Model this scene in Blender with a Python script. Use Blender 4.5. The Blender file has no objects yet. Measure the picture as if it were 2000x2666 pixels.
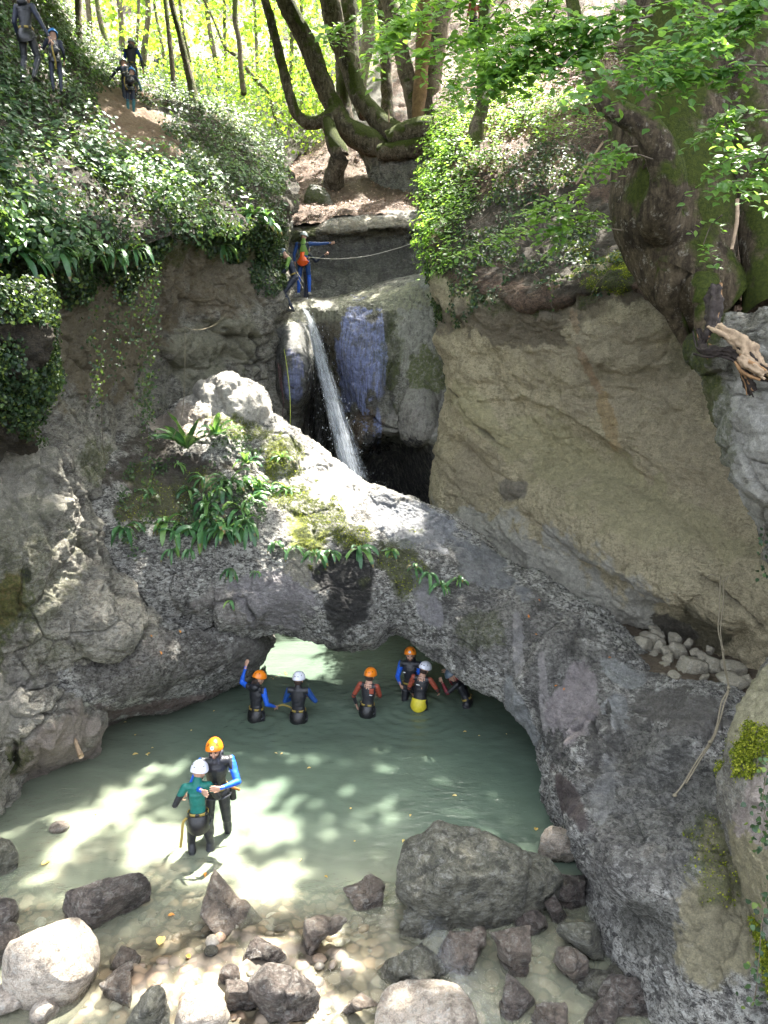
import bpy, bmesh, math, random
import numpy as np
from mathutils import Vector, Matrix

SC = bpy.context.scene
R_ = math.radians
# ------------------------------------------------------------------ camera
CAM_H = 6.7
PITCH = R_(12.0)
cam_d = bpy.data.cameras.new('camera')
cam = bpy.data.objects.new('camera', cam_d)
SC.collection.objects.link(cam)
cam.location = (0, 0, CAM_H)
cam.rotation_euler = (R_(90) - PITCH, 0, 0)
cam_d.sensor_fit = 'VERTICAL'
cam_d.sensor_height = 36.0
cam_d.lens = 26.0
cam_d.clip_start = 0.05
cam_d.clip_end = 900
SC.camera = cam
SC.render.resolution_x = 768
SC.render.resolution_y = 1024
# ------------------------------------------------------------------ world, sun, exposure
SUN_AZ, SUN_EL = R_(25), R_(63)
SUN = Vector((math.sin(SUN_AZ) * math.cos(SUN_EL), math.cos(SUN_AZ) * math.cos(SUN_EL), math.sin(SUN_EL)))
w = bpy.data.worlds.new('World'); SC.world = w; w.use_nodes = True
nt = w.node_tree; nt.nodes.clear()
sky = nt.nodes.new('ShaderNodeTexSky'); sky.sky_type = 'NISHITA'; sky.sun_disc = False
sky.sun_elevation = SUN_EL; sky.sun_rotation = SUN_AZ; sky.air_density = 1.0; sky.dust_density = 6.0; sky.ozone_density = 0.6
bg = nt.nodes.new('ShaderNodeBackground'); bg.inputs[1].default_value = 0.15
wo = nt.nodes.new('ShaderNodeOutputWorld')
hs = nt.nodes.new('ShaderNodeHueSaturation'); hs.inputs['Saturation'].default_value = 0.42; nt.links.new(sky.outputs[0], hs.inputs['Color']); nt.links.new(hs.outputs[0], bg.inputs[0]); nt.links.new(bg.outputs[0], wo.inputs[0])
sl = bpy.data.lights.new('sun', 'SUN'); sl.energy = 3.6; sl.angle = R_(0.53); sl.color = (1.0, 0.95, 0.86)
so = bpy.data.objects.new('sun', sl); SC.collection.objects.link(so)
so.rotation_euler = SUN.to_track_quat('Z', 'Y').to_euler(); so.location = (5, 20, 40)
SC.view_settings.view_transform = 'Standard'; SC.view_settings.look = 'None'
SC.view_settings.gamma = 1.0; SC.view_settings.exposure = 3.25
cy = SC.cycles
cy.max_bounces = 7; cy.diffuse_bounces = 4; cy.glossy_bounces = 3; cy.transparent_max_bounces = 24
cy.transmission_bounces = 4; cy.caustics_reflective = False; cy.caustics_refractive = False
cy.sample_clamp_indirect = 4.0

# ------------------------------------------------------------------ helpers: camera pixels of the photo -> points in the place
F_ = 1925.0; CP, SP = math.cos(PITCH), math.sin(PITCH)
def P(x, y, z):
    r = (x - 1000.0) / F_; v = (y - 1333.0) / F_
    return np.stack([r * z, (CP - v * SP) * z, CAM_H + (-SP - v * CP) * z], -1) if isinstance(z, np.ndarray) else \
        np.array([r * z, (CP - v * SP) * z, CAM_H + (-SP - v * CP) * z])
def PX(V):
    """world -> photo pixels, depth"""
    x = V[..., 0]; y = V[..., 1]; h = V[..., 2] - CAM_H
    z = y * CP - h * SP; up = y * SP + h * CP
    z = np.where(np.abs(z) < 1e-3, 1e-3, z)
    return 1000 + F_ * x / z, 1333 - F_ * up / z, z
def ZW(y, h=0.0):
    """depth at which pixel row y meets height h"""
    return (CAM_H - h) / (SP + (y - 1333.0) / F_ * CP)
def PW(x, y, h=0.0):
    return P(x, y, ZW(y, h))

def tag(o, label=None, cat=None, group=None, kind=None):
    if label: o['label'] = label
    if cat: o['category'] = cat
    if group: o['group'] = group
    if kind: o['kind'] = kind
    return o
def link(o, parent=None):
    SC.collection.objects.link(o)
    if parent is not None: o.parent = parent
    return o
def empty(name, loc=(0, 0, 0), rz=0):
    o = bpy.data.objects.new(name, None); o.empty_display_size = 0.2
    o.location = loc; o.rotation_euler = (0, 0, rz); return link(o)
def build(name, V, Fc, mat, parent=None, smooth=True, attrs=None, mats=None, fmat=None, uv=None):
    """V (n,3); Fc: (m,4) or (m,3) int array, or a list of such arrays"""
    V = np.asarray(V, dtype=np.float32).reshape(-1, 3)
    Fs = [np.asarray(f, dtype=np.int32) for f in (Fc if isinstance(Fc, list) else [Fc]) if len(f)]
    me = bpy.data.meshes.new(name)
    me.vertices.add(len(V)); me.vertices.foreach_set('co', V.ravel())
    nl = sum(f.size for f in Fs); npo = sum(len(f) for f in Fs)
    me.loops.add(nl); me.loops.foreach_set('vertex_index', np.concatenate([f.ravel() for f in Fs]))
    me.polygons.add(npo)
    st = []; base = 0
    for f in Fs:
        k = f.shape[1]; st.append(base + np.arange(len(f)) * k); base += f.size
    me.polygons.foreach_set('loop_start', np.concatenate(st).astype(np.int32))
    me.update(calc_edges=True)
    for m in (mats or [mat]): me.materials.append(m)
    if fmat is not None: me.polygons.foreach_set('material_index', np.asarray(fmat, dtype=np.int32))
    me.polygons.foreach_set('use_smooth', np.full(npo, bool(smooth)))
    if attrs:
        for k, a in attrs.items():
            a = np.asarray(a, dtype=np.float32)
            if a.ndim == 2:
                at = me.attributes.new(k, 'FLOAT_COLOR', 'POINT'); at.data.foreach_set('color', a.ravel())
            else:
                at = me.attributes.new(k, 'FLOAT', 'POINT'); at.data.foreach_set('value', a.ravel())
    if uv is not None:
        l = me.uv_layers.new(name='uv'); idx = np.concatenate([f.ravel() for f in Fs])
        l.data.foreach_set('uv', np.asarray(uv, dtype=np.float32)[idx].ravel())
    me.validate(clean_customdata=False)
    return link(bpy.data.objects.new(name, me), parent)

# ------------------------------------------------------------------ noise
def _hash(ix, iy, iz, seed):
    h = (ix.astype(np.uint32) * np.uint32(374761393)) ^ (iy.astype(np.uint32) * np.uint32(668265263)) ^ \
        (iz.astype(np.uint32) * np.uint32(2147483647 - 91)) ^ np.uint32((seed * 2654435761) & 0xffffffff)
    h ^= h >> np.uint32(13); h *= np.uint32(1274126177); h ^= h >> np.uint32(16); h *= np.uint32(2246822519); h ^= h >> np.uint32(13)
    return h.astype(np.float64) / 4294967296.0
def vnoise(p, seed=0):
    p = np.asarray(p, dtype=np.float64); f = np.floor(p); i = f.astype(np.int64) & 0xffffffff
    t = p - f; t = t * t * t * (t * (t * 6 - 15) + 10)
    ix, iy, iz = i[..., 0], i[..., 1], i[..., 2]; tx, ty, tz = t[..., 0], t[..., 1], t[..., 2]
    r = 0
    for a in (0, 1):
        for b in (0, 1):
            for c in (0, 1):
                r = r + _hash(ix + a, iy + b, iz + c, seed) * (tx if a else 1 - tx) * (ty if b else 1 - ty) * (tz if c else 1 - tz)
    return r * 2 - 1
_ROT = np.array([[0.8, 0.6, 0], [-0.48, 0.64, 0.6], [0.36, -0.48, 0.8]])
def fbm(p, oct=5, seed=0, gain=0.5, lac=2.03):
    r = 0; a = 1.0; n = 0
    for o in range(oct):
        r = r + a * vnoise(p, seed + o * 17); n += a; a *= gain; p = (p @ _ROT) * lac
    return r / n
def ridged(p, oct=4, seed=0, gain=0.5):
    r = 0; a = 1.0; n = 0
    for o in range(oct):
        r = r + a * (1 - np.abs(vnoise(p, seed + o * 13)) * 2); n += a; a *= gain; p = (p @ _ROT) * 2.07
    return r / n
def worley(p, seed=0):
    f = np.floor(p); i = f.astype(np.int64); t = p - f
    d1 = np.full(p.shape[:-1], 9.0); d2 = d1.copy(); cid = np.zeros(p.shape[:-1])
    for a in (-1, 0, 1):
        for b in (-1, 0, 1):
            for c in (-1, 0, 1):
                x, y, z = (i[..., 0] + a) & 0xffffffff, (i[..., 1] + b) & 0xffffffff, (i[..., 2] + c) & 0xffffffff
                h1 = _hash(x, y, z, seed); h2 = _hash(x, y, z, seed + 7); h3 = _hash(x, y, z, seed + 13)
                d = np.sqrt((a + h1 - t[..., 0]) ** 2 + (b + h2 - t[..., 1]) ** 2 + (c + h3 - t[..., 2]) ** 2)
                m = d < d1
                d2 = np.where(m, d1, np.minimum(d2, d)); cid = np.where(m, _hash(x, y, z, seed + 29), cid); d1 = np.where(m, d, d1)
    return d1, d2, cid
def sstep(a, b, x):
    t = np.clip((x - a) / (b - a), 0, 1); return t * t * (3 - 2 * t)

# ------------------------------------------------------------------ control-net surfaces
def cr(ctrl, n, axis, closed=False):
    c = np.moveaxis(np.asarray(ctrl, dtype=np.float64), axis, 0); k = len(c)
    t = np.linspace(0, k if closed else k - 1, n, endpoint=not closed)
    i = np.floor(t).astype(int)
    if not closed: i = np.clip(i, 0, k - 2)
    u = t - i
    def g(j):
        if closed: return c[j % k]
        lo = j < 0; hi = j > k - 1
        r = c[np.clip(j, 0, k - 1)]
        if lo.any(): r = r.copy(); r[lo] = 2 * c[0] - c[1]
        if hi.any(): r = r.copy(); r[hi] = 2 * c[-1] - c[-2]
        return r
    sh = (-1,) + (1,) * (c.ndim - 1); u = u.reshape(sh)
    p0, p1, p2, p3 = g(i - 1), g(i), g(i + 1), g(i + 2)
    r = 0.5 * (2 * p1 + (p2 - p0) * u + (2 * p0 - 5 * p1 + 4 * p2 - p3) * u ** 2 + (3 * p1 - p0 - 3 * p2 + p3) * u ** 3)
    return np.moveaxis(r, 0, axis)
def gnormals(V, closed0=False, closed1=False):
    def d(a, ax, cl):
        if cl: return np.roll(a, -1, ax) - np.roll(a, 1, ax)
        return np.gradient(a, axis=ax)
    n = np.cross(d(V, 0, closed0), d(V, 1, closed1))
    l = np.linalg.norm(n, axis=-1, keepdims=True); return n / np.maximum(l, 1e-9)
def gfaces(nr, nc, c0=False, c1=False):
    a = np.arange(nr * nc).reshape(nr, nc)
    if c0: a = np.vstack([a, a[:1]])
    if c1: a = np.hstack([a, a[:, :1]])
    return np.stack([a[:-1, :-1], a[1:, :-1], a[1:, 1:], a[:-1, 1:]], -1).reshape(-1, 4)
def seg_dist(px, py, pts):
    """distance in photo pixels of surface points to a traced line, and the line's own parameter"""
    best = np.full(px.shape, 1e9)
    for (x0, y0), (x1, y1) in zip(pts[:-1], pts[1:]):
        dx, dy = x1 - x0, y1 - y0; L = dx * dx + dy * dy + 1e-9
        t = np.clip(((px - x0) * dx + (py - y0) * dy) / L, 0, 1)
        best = np.minimum(best, np.hypot(px - x0 - t * dx, py - y0 - t * dy))
    return best
def blob(px, py, b, nz):
    """b = (cx, cy, rx, ry, angle_deg): soft noisy ellipse 0..1 on the surface"""
    cx, cy, rx, ry, an = b; a = R_(an); dx, dy = px - cx, py - cy
    u = (dx * math.cos(a) + dy * math.sin(a)) / rx; v = (-dx * math.sin(a) + dy * math.cos(a)) / ry
    return sstep(1.12, 0.80, np.sqrt(u * u + v * v) + nz * 0.95)

GR = {}      # finished surfaces by name, for planting on
def rock(name, ctrl, nr, nc, mat, rough=0.10, facet=0.0, strata=0.0, cracks=(), cols=(), wet=(), moss=(), seed=1, closed1=False,
         back=None, kind='structure', label=None, cat=None, fs=1.0, bumps=(), parent=None, fine=0.014, dip=None):
    """ctrl rows of (px, py, depth). back: for a closed body, list of world vectors per row for the hidden side."""
    C = np.array(ctrl, dtype=np.float64)
    W = P(C[..., 0], C[..., 1], C[..., 2])
    if back is not None:
        B = np.array(back, dtype=np.float64)
        rows = []
        for i in range(len(W)):
            f = W[i]; b = B[i]
            rows.append(np.vstack([f, f[-1] + b * 0.8 + [0, 0, -0.05], (f[-1] + f[0]) / 2 + b * 1.15, f[0] + b * 0.6 + [0, 0, -0.35]]))
        W = np.array(rows)
    W = cr(cr(W, nr, 0), nc, 1, closed1)
    N = gnormals(W, False, closed1)
    if closed1:
        cen = W.mean(axis=1, keepdims=True); s = np.sign((N * (W - cen)).sum(-1).mean())
    else:
        s = np.sign((N * (np.array([0, 0, CAM_H]) - W)).sum(-1).mean())
    N = N * s
    px, py, _ = PX(W)
    n1 = fbm(W * 0.55 * fs, 3, seed); n2 = fbm(W * 1.7 * fs, 4, seed + 3); n3 = fbm(W * 6.0 * fs, 4, seed + 5)
    D = rough * (n1 * 1.6 + n2 * 1.0) + rough * 0.25 * n3 + fine * 1.6 * fbm(W * 19.0 * fs, 3, seed + 9, 0.6)
    D = D + rough * 0.35 * np.clip(ridged(W * 2.6 * fs, 3, seed + 21) - 0.25, 0, 1)
    if facet:
        Ws = W + 0.25 * np.stack([fbm(W * 1.1, 2, seed + 31), fbm(W * 1.1, 2, seed + 32), fbm(W * 1.1, 2, seed + 33)], -1)
        d1, d2, cid = worley(Ws * 1.5 * fs, seed + 2); e = d2 - d1
        D = D + facet * (cid - 0.5) * sstep(0.0, 0.12, e) - facet * 0.5 * sstep(0.06, 0.0, e)
        d1, d2, cid = worley(Ws * 4.6 * fs, seed + 4); e = d2 - d1
        D = D + facet * 0.3 * (cid - 0.5) * sstep(0.0, 0.2, e)
    if strata:
        q = W[..., 2] * 3.2 + W[..., 0] * 0.8 + 1.2 * fbm(W * 0.7, 3, seed + 41)
        D = D + strata * (np.abs((q % 1) - 0.5) * 2 - 0.5)
    if dip:     # bedding that dips to the right, worn into ribs and hollows
        q = W[..., 0] * dip[0] + W[..., 2] * 0.9 + 0.5 * fbm(W * 0.9, 3, seed + 71)
        st = np.stack([q * 5.0, W[..., 0] * 0.9 - W[..., 2] * 0.5, W[..., 1] * 0.9], -1)
        D = D + dip[1] * fbm(st, 5, seed + 72, 0.6) + dip[1] * 0.5 * (np.abs((q * 1.3 % 1) - 0.5) - 0.25)
    nzp = fbm(W * 3.1, 4, seed + 51); 
    for b in bumps:       # (cx,cy,rx,ry,ang,height)
        cx, cy_, rx, ry, an, hh = b; a = R_(an); dx, dy = px - cx, py - cy_
        u = (dx * math.cos(a) + dy * math.sin(a)) / rx; v = (-dx * math.sin(a) + dy * math.cos(a)) / ry
        q = np.sqrt(u * u + v * v) + nzp * 0.12
        D = D + hh * np.sqrt(np.clip(1 - q * q, 0, 1))
    crk = np.zeros(px.shape)
    for pts, wpx, dep in cracks:
        dd = seg_dist(px + nzp * 16, py + nzp * 16, pts)
        wv = np.clip(0.55 + 0.9 * n2 + 0.5 * n1, 0.12, 1.3); g = np.exp(-(dd / (wpx * (0.6 + 0.5 * wv))) ** 2); D = D - dep * g * wv; crk = np.maximum(crk, np.exp(-(dd / (wpx * 0.7)) ** 2) * np.clip(wv, 0, 1) * (dep > 0.1))
    V = W + N * D[..., None]
    N2 = gnormals(V, False, closed1) * s
    px, py, pz = PX(V)
    col = np.zeros(V.shape[:-1] + (4,))
    nzb = fbm(V * 2.3, 5, seed + 61, 0.6)
    for rgb, b, st in cols:
        m = blob(px, py, b, nzb) * st
        if len(rgb) == 3: col[..., :3] = np.where((m > col[..., 3])[..., None], np.array(rgb), col[..., :3]); col[..., 3] = np.maximum(col[..., 3], m)
    wt = crk * 0.0
    for b, st in wet: wt = np.maximum(wt, blob(px, py, b, nzb) * st)
    ms = crk * 0.0
    for b, st in moss: ms = np.maximum(ms, blob(px, py, b, nzb * 1.3) * st)
    at = {'col': col.reshape(-1, 4), 'wet': wt.ravel(), 'moss': ms.ravel(), 'crk': crk.ravel()}
    o = build(name, V, gfaces(nr, nc, False, closed1), mat, attrs=at, parent=parent)
    # faces must look outward
    if s < 0: o.data.flip_normals()
    tag(o, label, cat, None, kind)
    GR[name] = (V, N2, px, py, ms)
    return o

# ------------------------------------------------------------------ materials
def newmat(name):
    m = bpy.data.materials.new(name); m.use_nodes = True; t = m.node_tree; t.nodes.clear()
    out = t.nodes.new('ShaderNodeOutputMaterial'); return m, t, out
class NB:
    def __init__(s, t): s.t = t
    def n(s, ty, **kw):
        o = s.t.nodes.new(ty)
        for k, v in kw.items():
            if k.startswith('i_'):
                key = k[2:]; key = int(key) if key.isdigit() else key.replace('_', ' ')
                o.inputs[key].default_value = v
            else: setattr(o, k, v)
        return o
    def l(s, a, b): s.t.links.new(a, b)
    def noise(s, vec, scale, detail=6, rough=0.6, dist=0.0):
        o = s.n('ShaderNodeTexNoise'); o.inputs['Scale'].default_value = scale; o.inputs['Detail'].default_value = detail
        o.inputs['Roughness'].default_value = rough; o.inputs['Distortion'].default_value = dist; s.l(vec, o.inputs['Vector']); return o.outputs['Fac']
    def ramp(s, f, stops, interp='LINEAR'):
        o = s.n('ShaderNodeValToRGB'); r = o.color_ramp; r.interpolation = interp
        while len(r.elements) < len(stops): r.elements.new(0.5)
        for e, (p, c) in zip(r.elements, stops): e.position = p; e.color = (c, c, c, 1) if isinstance(c, (int, float)) else (*c, 1)
        s.l(f, o.inputs[0]); return o.outputs[0]
    def mix(s, f, a, b, mode='MIX'):
        o = s.n('ShaderNodeMix'); o.data_type = 'RGBA'; o.blend_type = mode
        if isinstance(f, (int, float)): o.inputs[0].default_value = f
        else: s.l(f, o.inputs[0])
        for i, c in ((6, a), (7, b)):
            if isinstance(c, tuple): o.inputs[i].default_value = (*c, 1) if len(c) == 3 else c
            else: s.l(c, o.inputs[i])
        return o.outputs[2]
    def math(s, op, a, b=0.0, clamp=False):
        o = s.n('ShaderNodeMath'); o.operation = op; o.use_clamp = clamp
        for i, c in ((0, a), (1, b)):
            if isinstance(c, (int, float)): o.inputs[i].default_value = c
            else: s.l(c, o.inputs[i])
        return o.outputs[0]
    def attr(s, name):
        o = s.n('ShaderNodeAttribute'); o.attribute_name = name; return o
    def coord(s, scale=(1, 1, 1), which='Object'):
        c = s.n('ShaderNodeTexCoord'); m = s.n('ShaderNodeMapping'); m.inputs['Scale'].default_value = scale
        s.l(c.outputs[which], m.inputs['Vector']); return m.outputs[0]

def rock_mat(name, light, mid, dark, spots=0.5, streak=0.4, bump=1.0, rough=0.85, pale=(0.42, 0.42, 0.38), wet_all=0.0, sc=1.0, blotch=1.0, colstreak=0.0):
    m, t, out = newmat(name); b = NB(t); v = b.coord((sc, sc, sc)); vs = b.coord((1.6 * sc, 1.6 * sc, 0.28 * sc))
    big = b.noise(v, 0.8, 6, 0.55); med = b.noise(v, 3.7, 8, 0.62, 0.4); fin = b.noise(v, 17, 8, 0.7); ff = b.noise(v, 60, 4, 0.7)
    c = b.mix(b.ramp(big, [(0.36, 0.0), (0.62, 1.0)]), mid, light)
    c = b.mix(b.math('MULTIPLY', b.ramp(med, [(0.50, 0.0), (0.60, 1.0)]), 0.75 * blotch), c, dark)
    c = b.mix(b.math('MULTIPLY', b.ramp(fin, [(0.55, 0.0), (0.66, 1.0)]), spots), c, pale)
    c = b.mix(b.math('MULTIPLY', b.ramp(b.noise(v, 14, 8, 0.8), [(0.52, 0.0), (0.57, 1.0)]), spots * 0.95), c, tuple(x * 0.45 for x in dark))
    vf = b.coord((6.5 * sc, 6.5 * sc, 15 * sc)); fl = b.noise(vf, 1.6, 9, 0.78, 0.6)
    c = b.mix(b.math('MULTIPLY', b.ramp(fl, [(0.535, 0.0), (0.575, 1.0)]), spots), c, pale)
    c = b.mix(b.math('MULTIPLY', b.ramp(fl, [(0.425, 1.0), (0.465, 0.0)]), min(1.0, spots * 1.2)), c, tuple(x * 0.6 for x in dark))
    stk = b.noise(vs, 2.4, 7, 0.6); c = b.mix(b.math('MULTIPLY', b.ramp(stk, [(0.54, 0.0), (0.66, 1.0)]), streak), c, tuple(x * 0.6 for x in dark))
    a = b.attr('col'); var = b.ramp(b.noise(v, 9, 8, 0.7), [(0.3, 0.62), (0.7, 1.3)])
    tint = b.mix(1.0, a.outputs['Color'], var, 'MULTIPLY')
    al_ = a.outputs['Alpha']
    if colstreak: al_ = b.math('MULTIPLY', al_, b.ramp(b.noise(b.coord((9, 9, 0.9)), 1.3, 8, 0.7, 0.8), [(0.42, 1 - colstreak), (0.54, 1.0)]))
    c = b.mix(al_, c, tint)
    fv = b.ramp(ff, [(0.25, 0.62), (0.75, 1.36)]); c = b.mix(1.0, c, fv, 'MULTIPLY')
    ms = b.attr('moss').outputs['Fac']
    mt = b.math('MULTIPLY', ms, b.ramp(b.noise(v, 11, 7, 0.7), [(0.34, 0.0), (0.52, 1.0)]))
    mc = b.ramp(b.noise(v, 30, 6, 0.7), [(0.3, (0.022, 0.032, 0.008)), (0.55, (0.09, 0.11, 0.02)), (0.75, (0.22, 0.22, 0.04))])
    c = b.mix(mt, c, mc)
    ck = b.attr('crk').outputs['Fac']; c = b.mix(b.math('MULTIPLY', ck, 0.75), c, (0.012, 0.011, 0.01))
    wn = b.attr('wet').outputs['Fac']; wtt = b.math('ADD', b.math('MULTIPLY', wn, b.ramp(b.noise(vs, 3.0, 6, 0.6), [(0.35, 0.55), (0.55, 1.0)])), wet_all, True)
    c = b.mix(b.math('MULTIPLY', wtt, 0.62), c, b.mix(1.0, c, (0.28, 0.27, 0.28), 'MULTIPLY'))
    p = b.n('ShaderNodeBsdfPrincipled'); b.l(c, p.inputs['Base Color'])
    rr = b.mix(wtt, (rough, rough, rough), (0.16, 0.16, 0.16)); b.l(rr, p.inputs['Roughness'])
    h = b.math('ADD', b.math('MULTIPLY', b.noise(v, 7, 10, 0.72, 0.3), 0.09), b.math('MULTIPLY', b.noise(v, 30, 8, 0.75), 0.03))
    h = b.math('ADD', h, b.math('MULTIPLY', fl, 0.09 * spots))
    h = b.math('ADD', h, b.math('MULTIPLY', b.math('MULTIPLY', mt, b.noise(v, 70, 3, 0.8)), 0.03))
    bp = b.n('ShaderNodeBump'); bp.inputs['Strength'].default_value = 0.9 * bump; bp.inputs['Distance'].default_value = 1.0
    b.l(h, bp.inputs['Height']); b.l(bp.outputs[0], p.inputs['Normal']); b.l(p.outputs[0], out.inputs[0]); return m

def leaf_mat(name, stops, trans=0.35, rough=0.42, spec=0.5, tcol=(0.30, 0.42, 0.05)):
    m, t, out = newmat(name); b = NB(t)
    a = b.attr('lc').outputs['Fac']; c = b.ramp(a, stops)
    v = b.coord(); c = b.mix(0.5, c, b.mix(1.0, c, b.ramp(b.noise(v, 25, 4), [(0.3, 0.5), (0.7, 1.5)]), 'MULTIPLY'))
    p = b.n('ShaderNodeBsdfPrincipled'); b.l(c, p.inputs['Base Color']); p.inputs['Roughness'].default_value = rough
    p.inputs['Specular IOR Level'].default_value = spec
    tr = b.n('ShaderNodeBsdfTranslucent'); b.l(b.mix(0.55, b.mix(1.0, c, (3.2, 3.4, 2.0), 'MULTIPLY'), tcol), tr.inputs[0])
    mx = b.n('ShaderNodeMixShader'); mx.inputs[0].default_value = trans
    b.l(p.outputs[0], mx.inputs[1]); b.l(tr.outputs[0], mx.inputs[2]); b.l(mx.outputs[0], out.inputs[0]); return m
def plain(name, col, rough=0.6, var=0.25, scale=20, bump=0.0, spec=0.5, bscale=60, metallic=0.0):
    m, t, out = newmat(name); b = NB(t); v = b.coord()
    c = b.mix(1.0, tuple(col), b.ramp(b.noise(v, scale, 6, 0.65), [(0.3, 1 - var), (0.7, 1 + var)]), 'MULTIPLY')
    p = b.n('ShaderNodeBsdfPrincipled'); b.l(c, p.inputs['Base Color']); p.inputs['Roughness'].default_value = rough
    p.inputs['Specular IOR Level'].default_value = spec; p.inputs['Metallic'].default_value = metallic
    if bump:
        bp = b.n('ShaderNodeBump'); bp.inputs['Strength'].default_value = bump; bp.inputs['Distance'].default_value = 0.02
        b.l(b.noise(v, bscale, 6, 0.7), bp.inputs['Height']); b.l(bp.outputs[0], p.inputs['Normal'])
    b.l(p.outputs[0], out.inputs[0]); return m
# ================================================================== the gorge
M = {}
M['lime'] = rock_mat('grey_limestone', (0.38, 0.355, 0.29), (0.26, 0.24, 0.195), (0.11, 0.10, 0.082), spots=0.55, streak=0.5, bump=1.3)
M['arch'] = rock_mat('arch_limestone', (0.44, 0.425, 0.38), (0.275, 0.262, 0.236), (0.08, 0.076, 0.07), spots=0.85, streak=0.55, bump=1.25, pale=(0.62, 0.62, 0.57))
M['tan'] = rock_mat('tan_limestone', (0.70, 0.61, 0.40), (0.58, 0.50, 0.32), (0.38, 0.32, 0.20), spots=0.45, streak=0.38, bump=1.8, pale=(0.62, 0.56, 0.38), blotch=0.7)
M['wetrock'] = rock_mat('wet_flowstone', (0.20, 0.195, 0.155), (0.12, 0.115, 0.095), (0.055, 0.05, 0.045), spots=0.4, streak=0.7, bump=0.9, colstreak=0.75)
M['soil'] = rock_mat('soil_and_litter', (0.20, 0.13, 0.085), (0.12, 0.08, 0.05), (0.045, 0.032, 0.02), spots=0.5, streak=0.0, bump=1.5, pale=(0.33, 0.2, 0.14), sc=1.6)
M['earth'] = rock_mat('dark_earth', (0.075, 0.06, 0.035), (0.05, 0.042, 0.026), (0.025, 0.02, 0.014), spots=0.4, streak=0.1, bump=1.5, pale=(0.14, 0.10, 0.06), sc=1.5)

TAN = (0.36, 0.31, 0.19); BLUE = (0.40, 0.385, 0.33); GREEN = (0.53, 0.48, 0.28); ORG = (0.42, 0.28, 0.17); PALE = (0.45, 0.43, 0.37)
DARK = (0.055, 0.052, 0.048); BLK = (0.02, 0.019, 0.018); PINK = (0.34, 0.25, 0.20); BROWN = (0.20, 0.15, 0.095)

# ---- left cliff
rock('left_cliff', [
 [(-420,520,7.2),(-150,540,9.0),(0,590,10.8),(150,630,11.8),(300,640,13.0),(450,600,14.5),(600,585,16.8),(725,575,19.0),(738,560,22.5)],
 [(-420,750,7.4),(-150,750,9.4),(0,750,11.2),(150,750,12.7),(300,750,14.3),(450,740,16.2),(600,740,18.4),(728,735,20.0),(742,740,22.6)],
 [(-420,950,7.6),(-150,950,9.6),(0,950,11.4),(130,950,12.5),(280,950,14.5),(430,950,16.9),(600,950,19.0),(742,930,20.6),(775,930,22.0)],
 [(-420,1150,7.8),(-150,1150,9.8),(0,1150,11.3),(135,1150,12.2),(260,1150,13.7),(430,1150,17.2),(590,1150,19.4),(735,1130,20.4),(770,1150,22.0)],
 [(-420,1400,7.8),(-150,1400,9.8),(0,1400,11.1),(110,1400,11.7),(210,1400,12.6),(340,1400,14.8),(500,1400,17),(700,1400,19.5),(780,1400,22)],
 [(-420,1600,7.8),(-150,1600,9.7),(0,1600,10.9),(120,1600,11.3),(260,1600,11.9),(390,1600,12.9),(470,1600,14.6),(600,1600,18),(780,1600,21)],
 [(-420,1720,7.8),(-150,1720,9.6),(0,1720,10.9),(100,1730,11.3),(200,1730,11.8),(330,1690,12.5),(420,1680,14.2),(600,1700,17),(780,1720,20)],
 [(-420,1850,7.8),(-150,1850,9.5),(0,1850,10.9),(70,1850,11.5),(140,1830,12.3),(240,1780,13.4),(380,1760,15),(600,1780,17),(780,1800,19)],
 [(-420,2150,7.6),(-150,2150,9.3),(0,2120,10.9),(60,2080,11.8),(130,2030,12.8),(240,1950,14),(380,1900,15),(600,1880,16.5),(780,1860,18)],
], 470, 430, M['lime'], rough=0.15, facet=0.13, seed=11, fs=1.15,
 cracks=[([(125,1090),(150,1250),(175,1300),(190,1420),(250,1480),(300,1530),(390,1600)], 9, 0.28),
         ([(240,960),(240,1050),(255,1120),(260,1160)], 6, 0.15), ([(60,1040),(20,1130),(0,1200)], 6, 0.1),
         ([(395,1550),(380,1640),(330,1685),(210,1735)], 8, 0.25), ([(430,880),(560,850),(640,930),(720,960)], 6, 0.12),
         ([(560,870),(640,880),(660,960),(640,1080)], 6, 0.12), ([(20,1480),(60,1640),(110,1740)], 6, 0.1), ([(590,1000),(640,940),(745,905)], 6, 0.14)],
 bumps=[(150,740,70,90,0,0.35),(70,1350,120,230,10,0.25),(300,1640,110,90,-10,0.25),(200,1450,80,200,-15,0.12),(620,780,120,100,0,0.5),(640,880,90,60,20,0.25),(560,1010,110,70,-20,0.3),(690,1020,60,110,0,0.3),(500,900,80,60,0,0.3)],
 cols=[((0.17,0.135,0.08),(260,860,170,170,0),0.8),((0.20,0.16,0.10),(570,700,170,110,-15),0.7),((0.40,0.38,0.33),(60,1290,120,110,-30),0.6),((0.33,0.31,0.27),(30,1830,80,110,0),0.8),((0.12,0.09,0.05),(440,760,90,90,0),0.6),
       ((0.22,0.15,0.03),(15,1570,40,90,20),0.8),((0.30,0.29,0.20),(540,920,150,80,-20),0.6),((0.36,0.35,0.33),(190,700,60,70,0),0.7),(DARK,(320,1310,80,60,0),0.5),((0.09,0.085,0.075),(380,640,40,60,0),0.6),(BLK,(70,1500,12,22,0),1.0)],
 moss=[((200,690,40,80,10),1.0),((20,1600,60,130,10),0.8),((60,1500,130,250,0),0.35),((90,660,100,40,0),0.9),((260,1200,40,50,0),0.6),((340,640,200,60,0),0.8),((590,620,170,50,0),0.8)])
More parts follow.
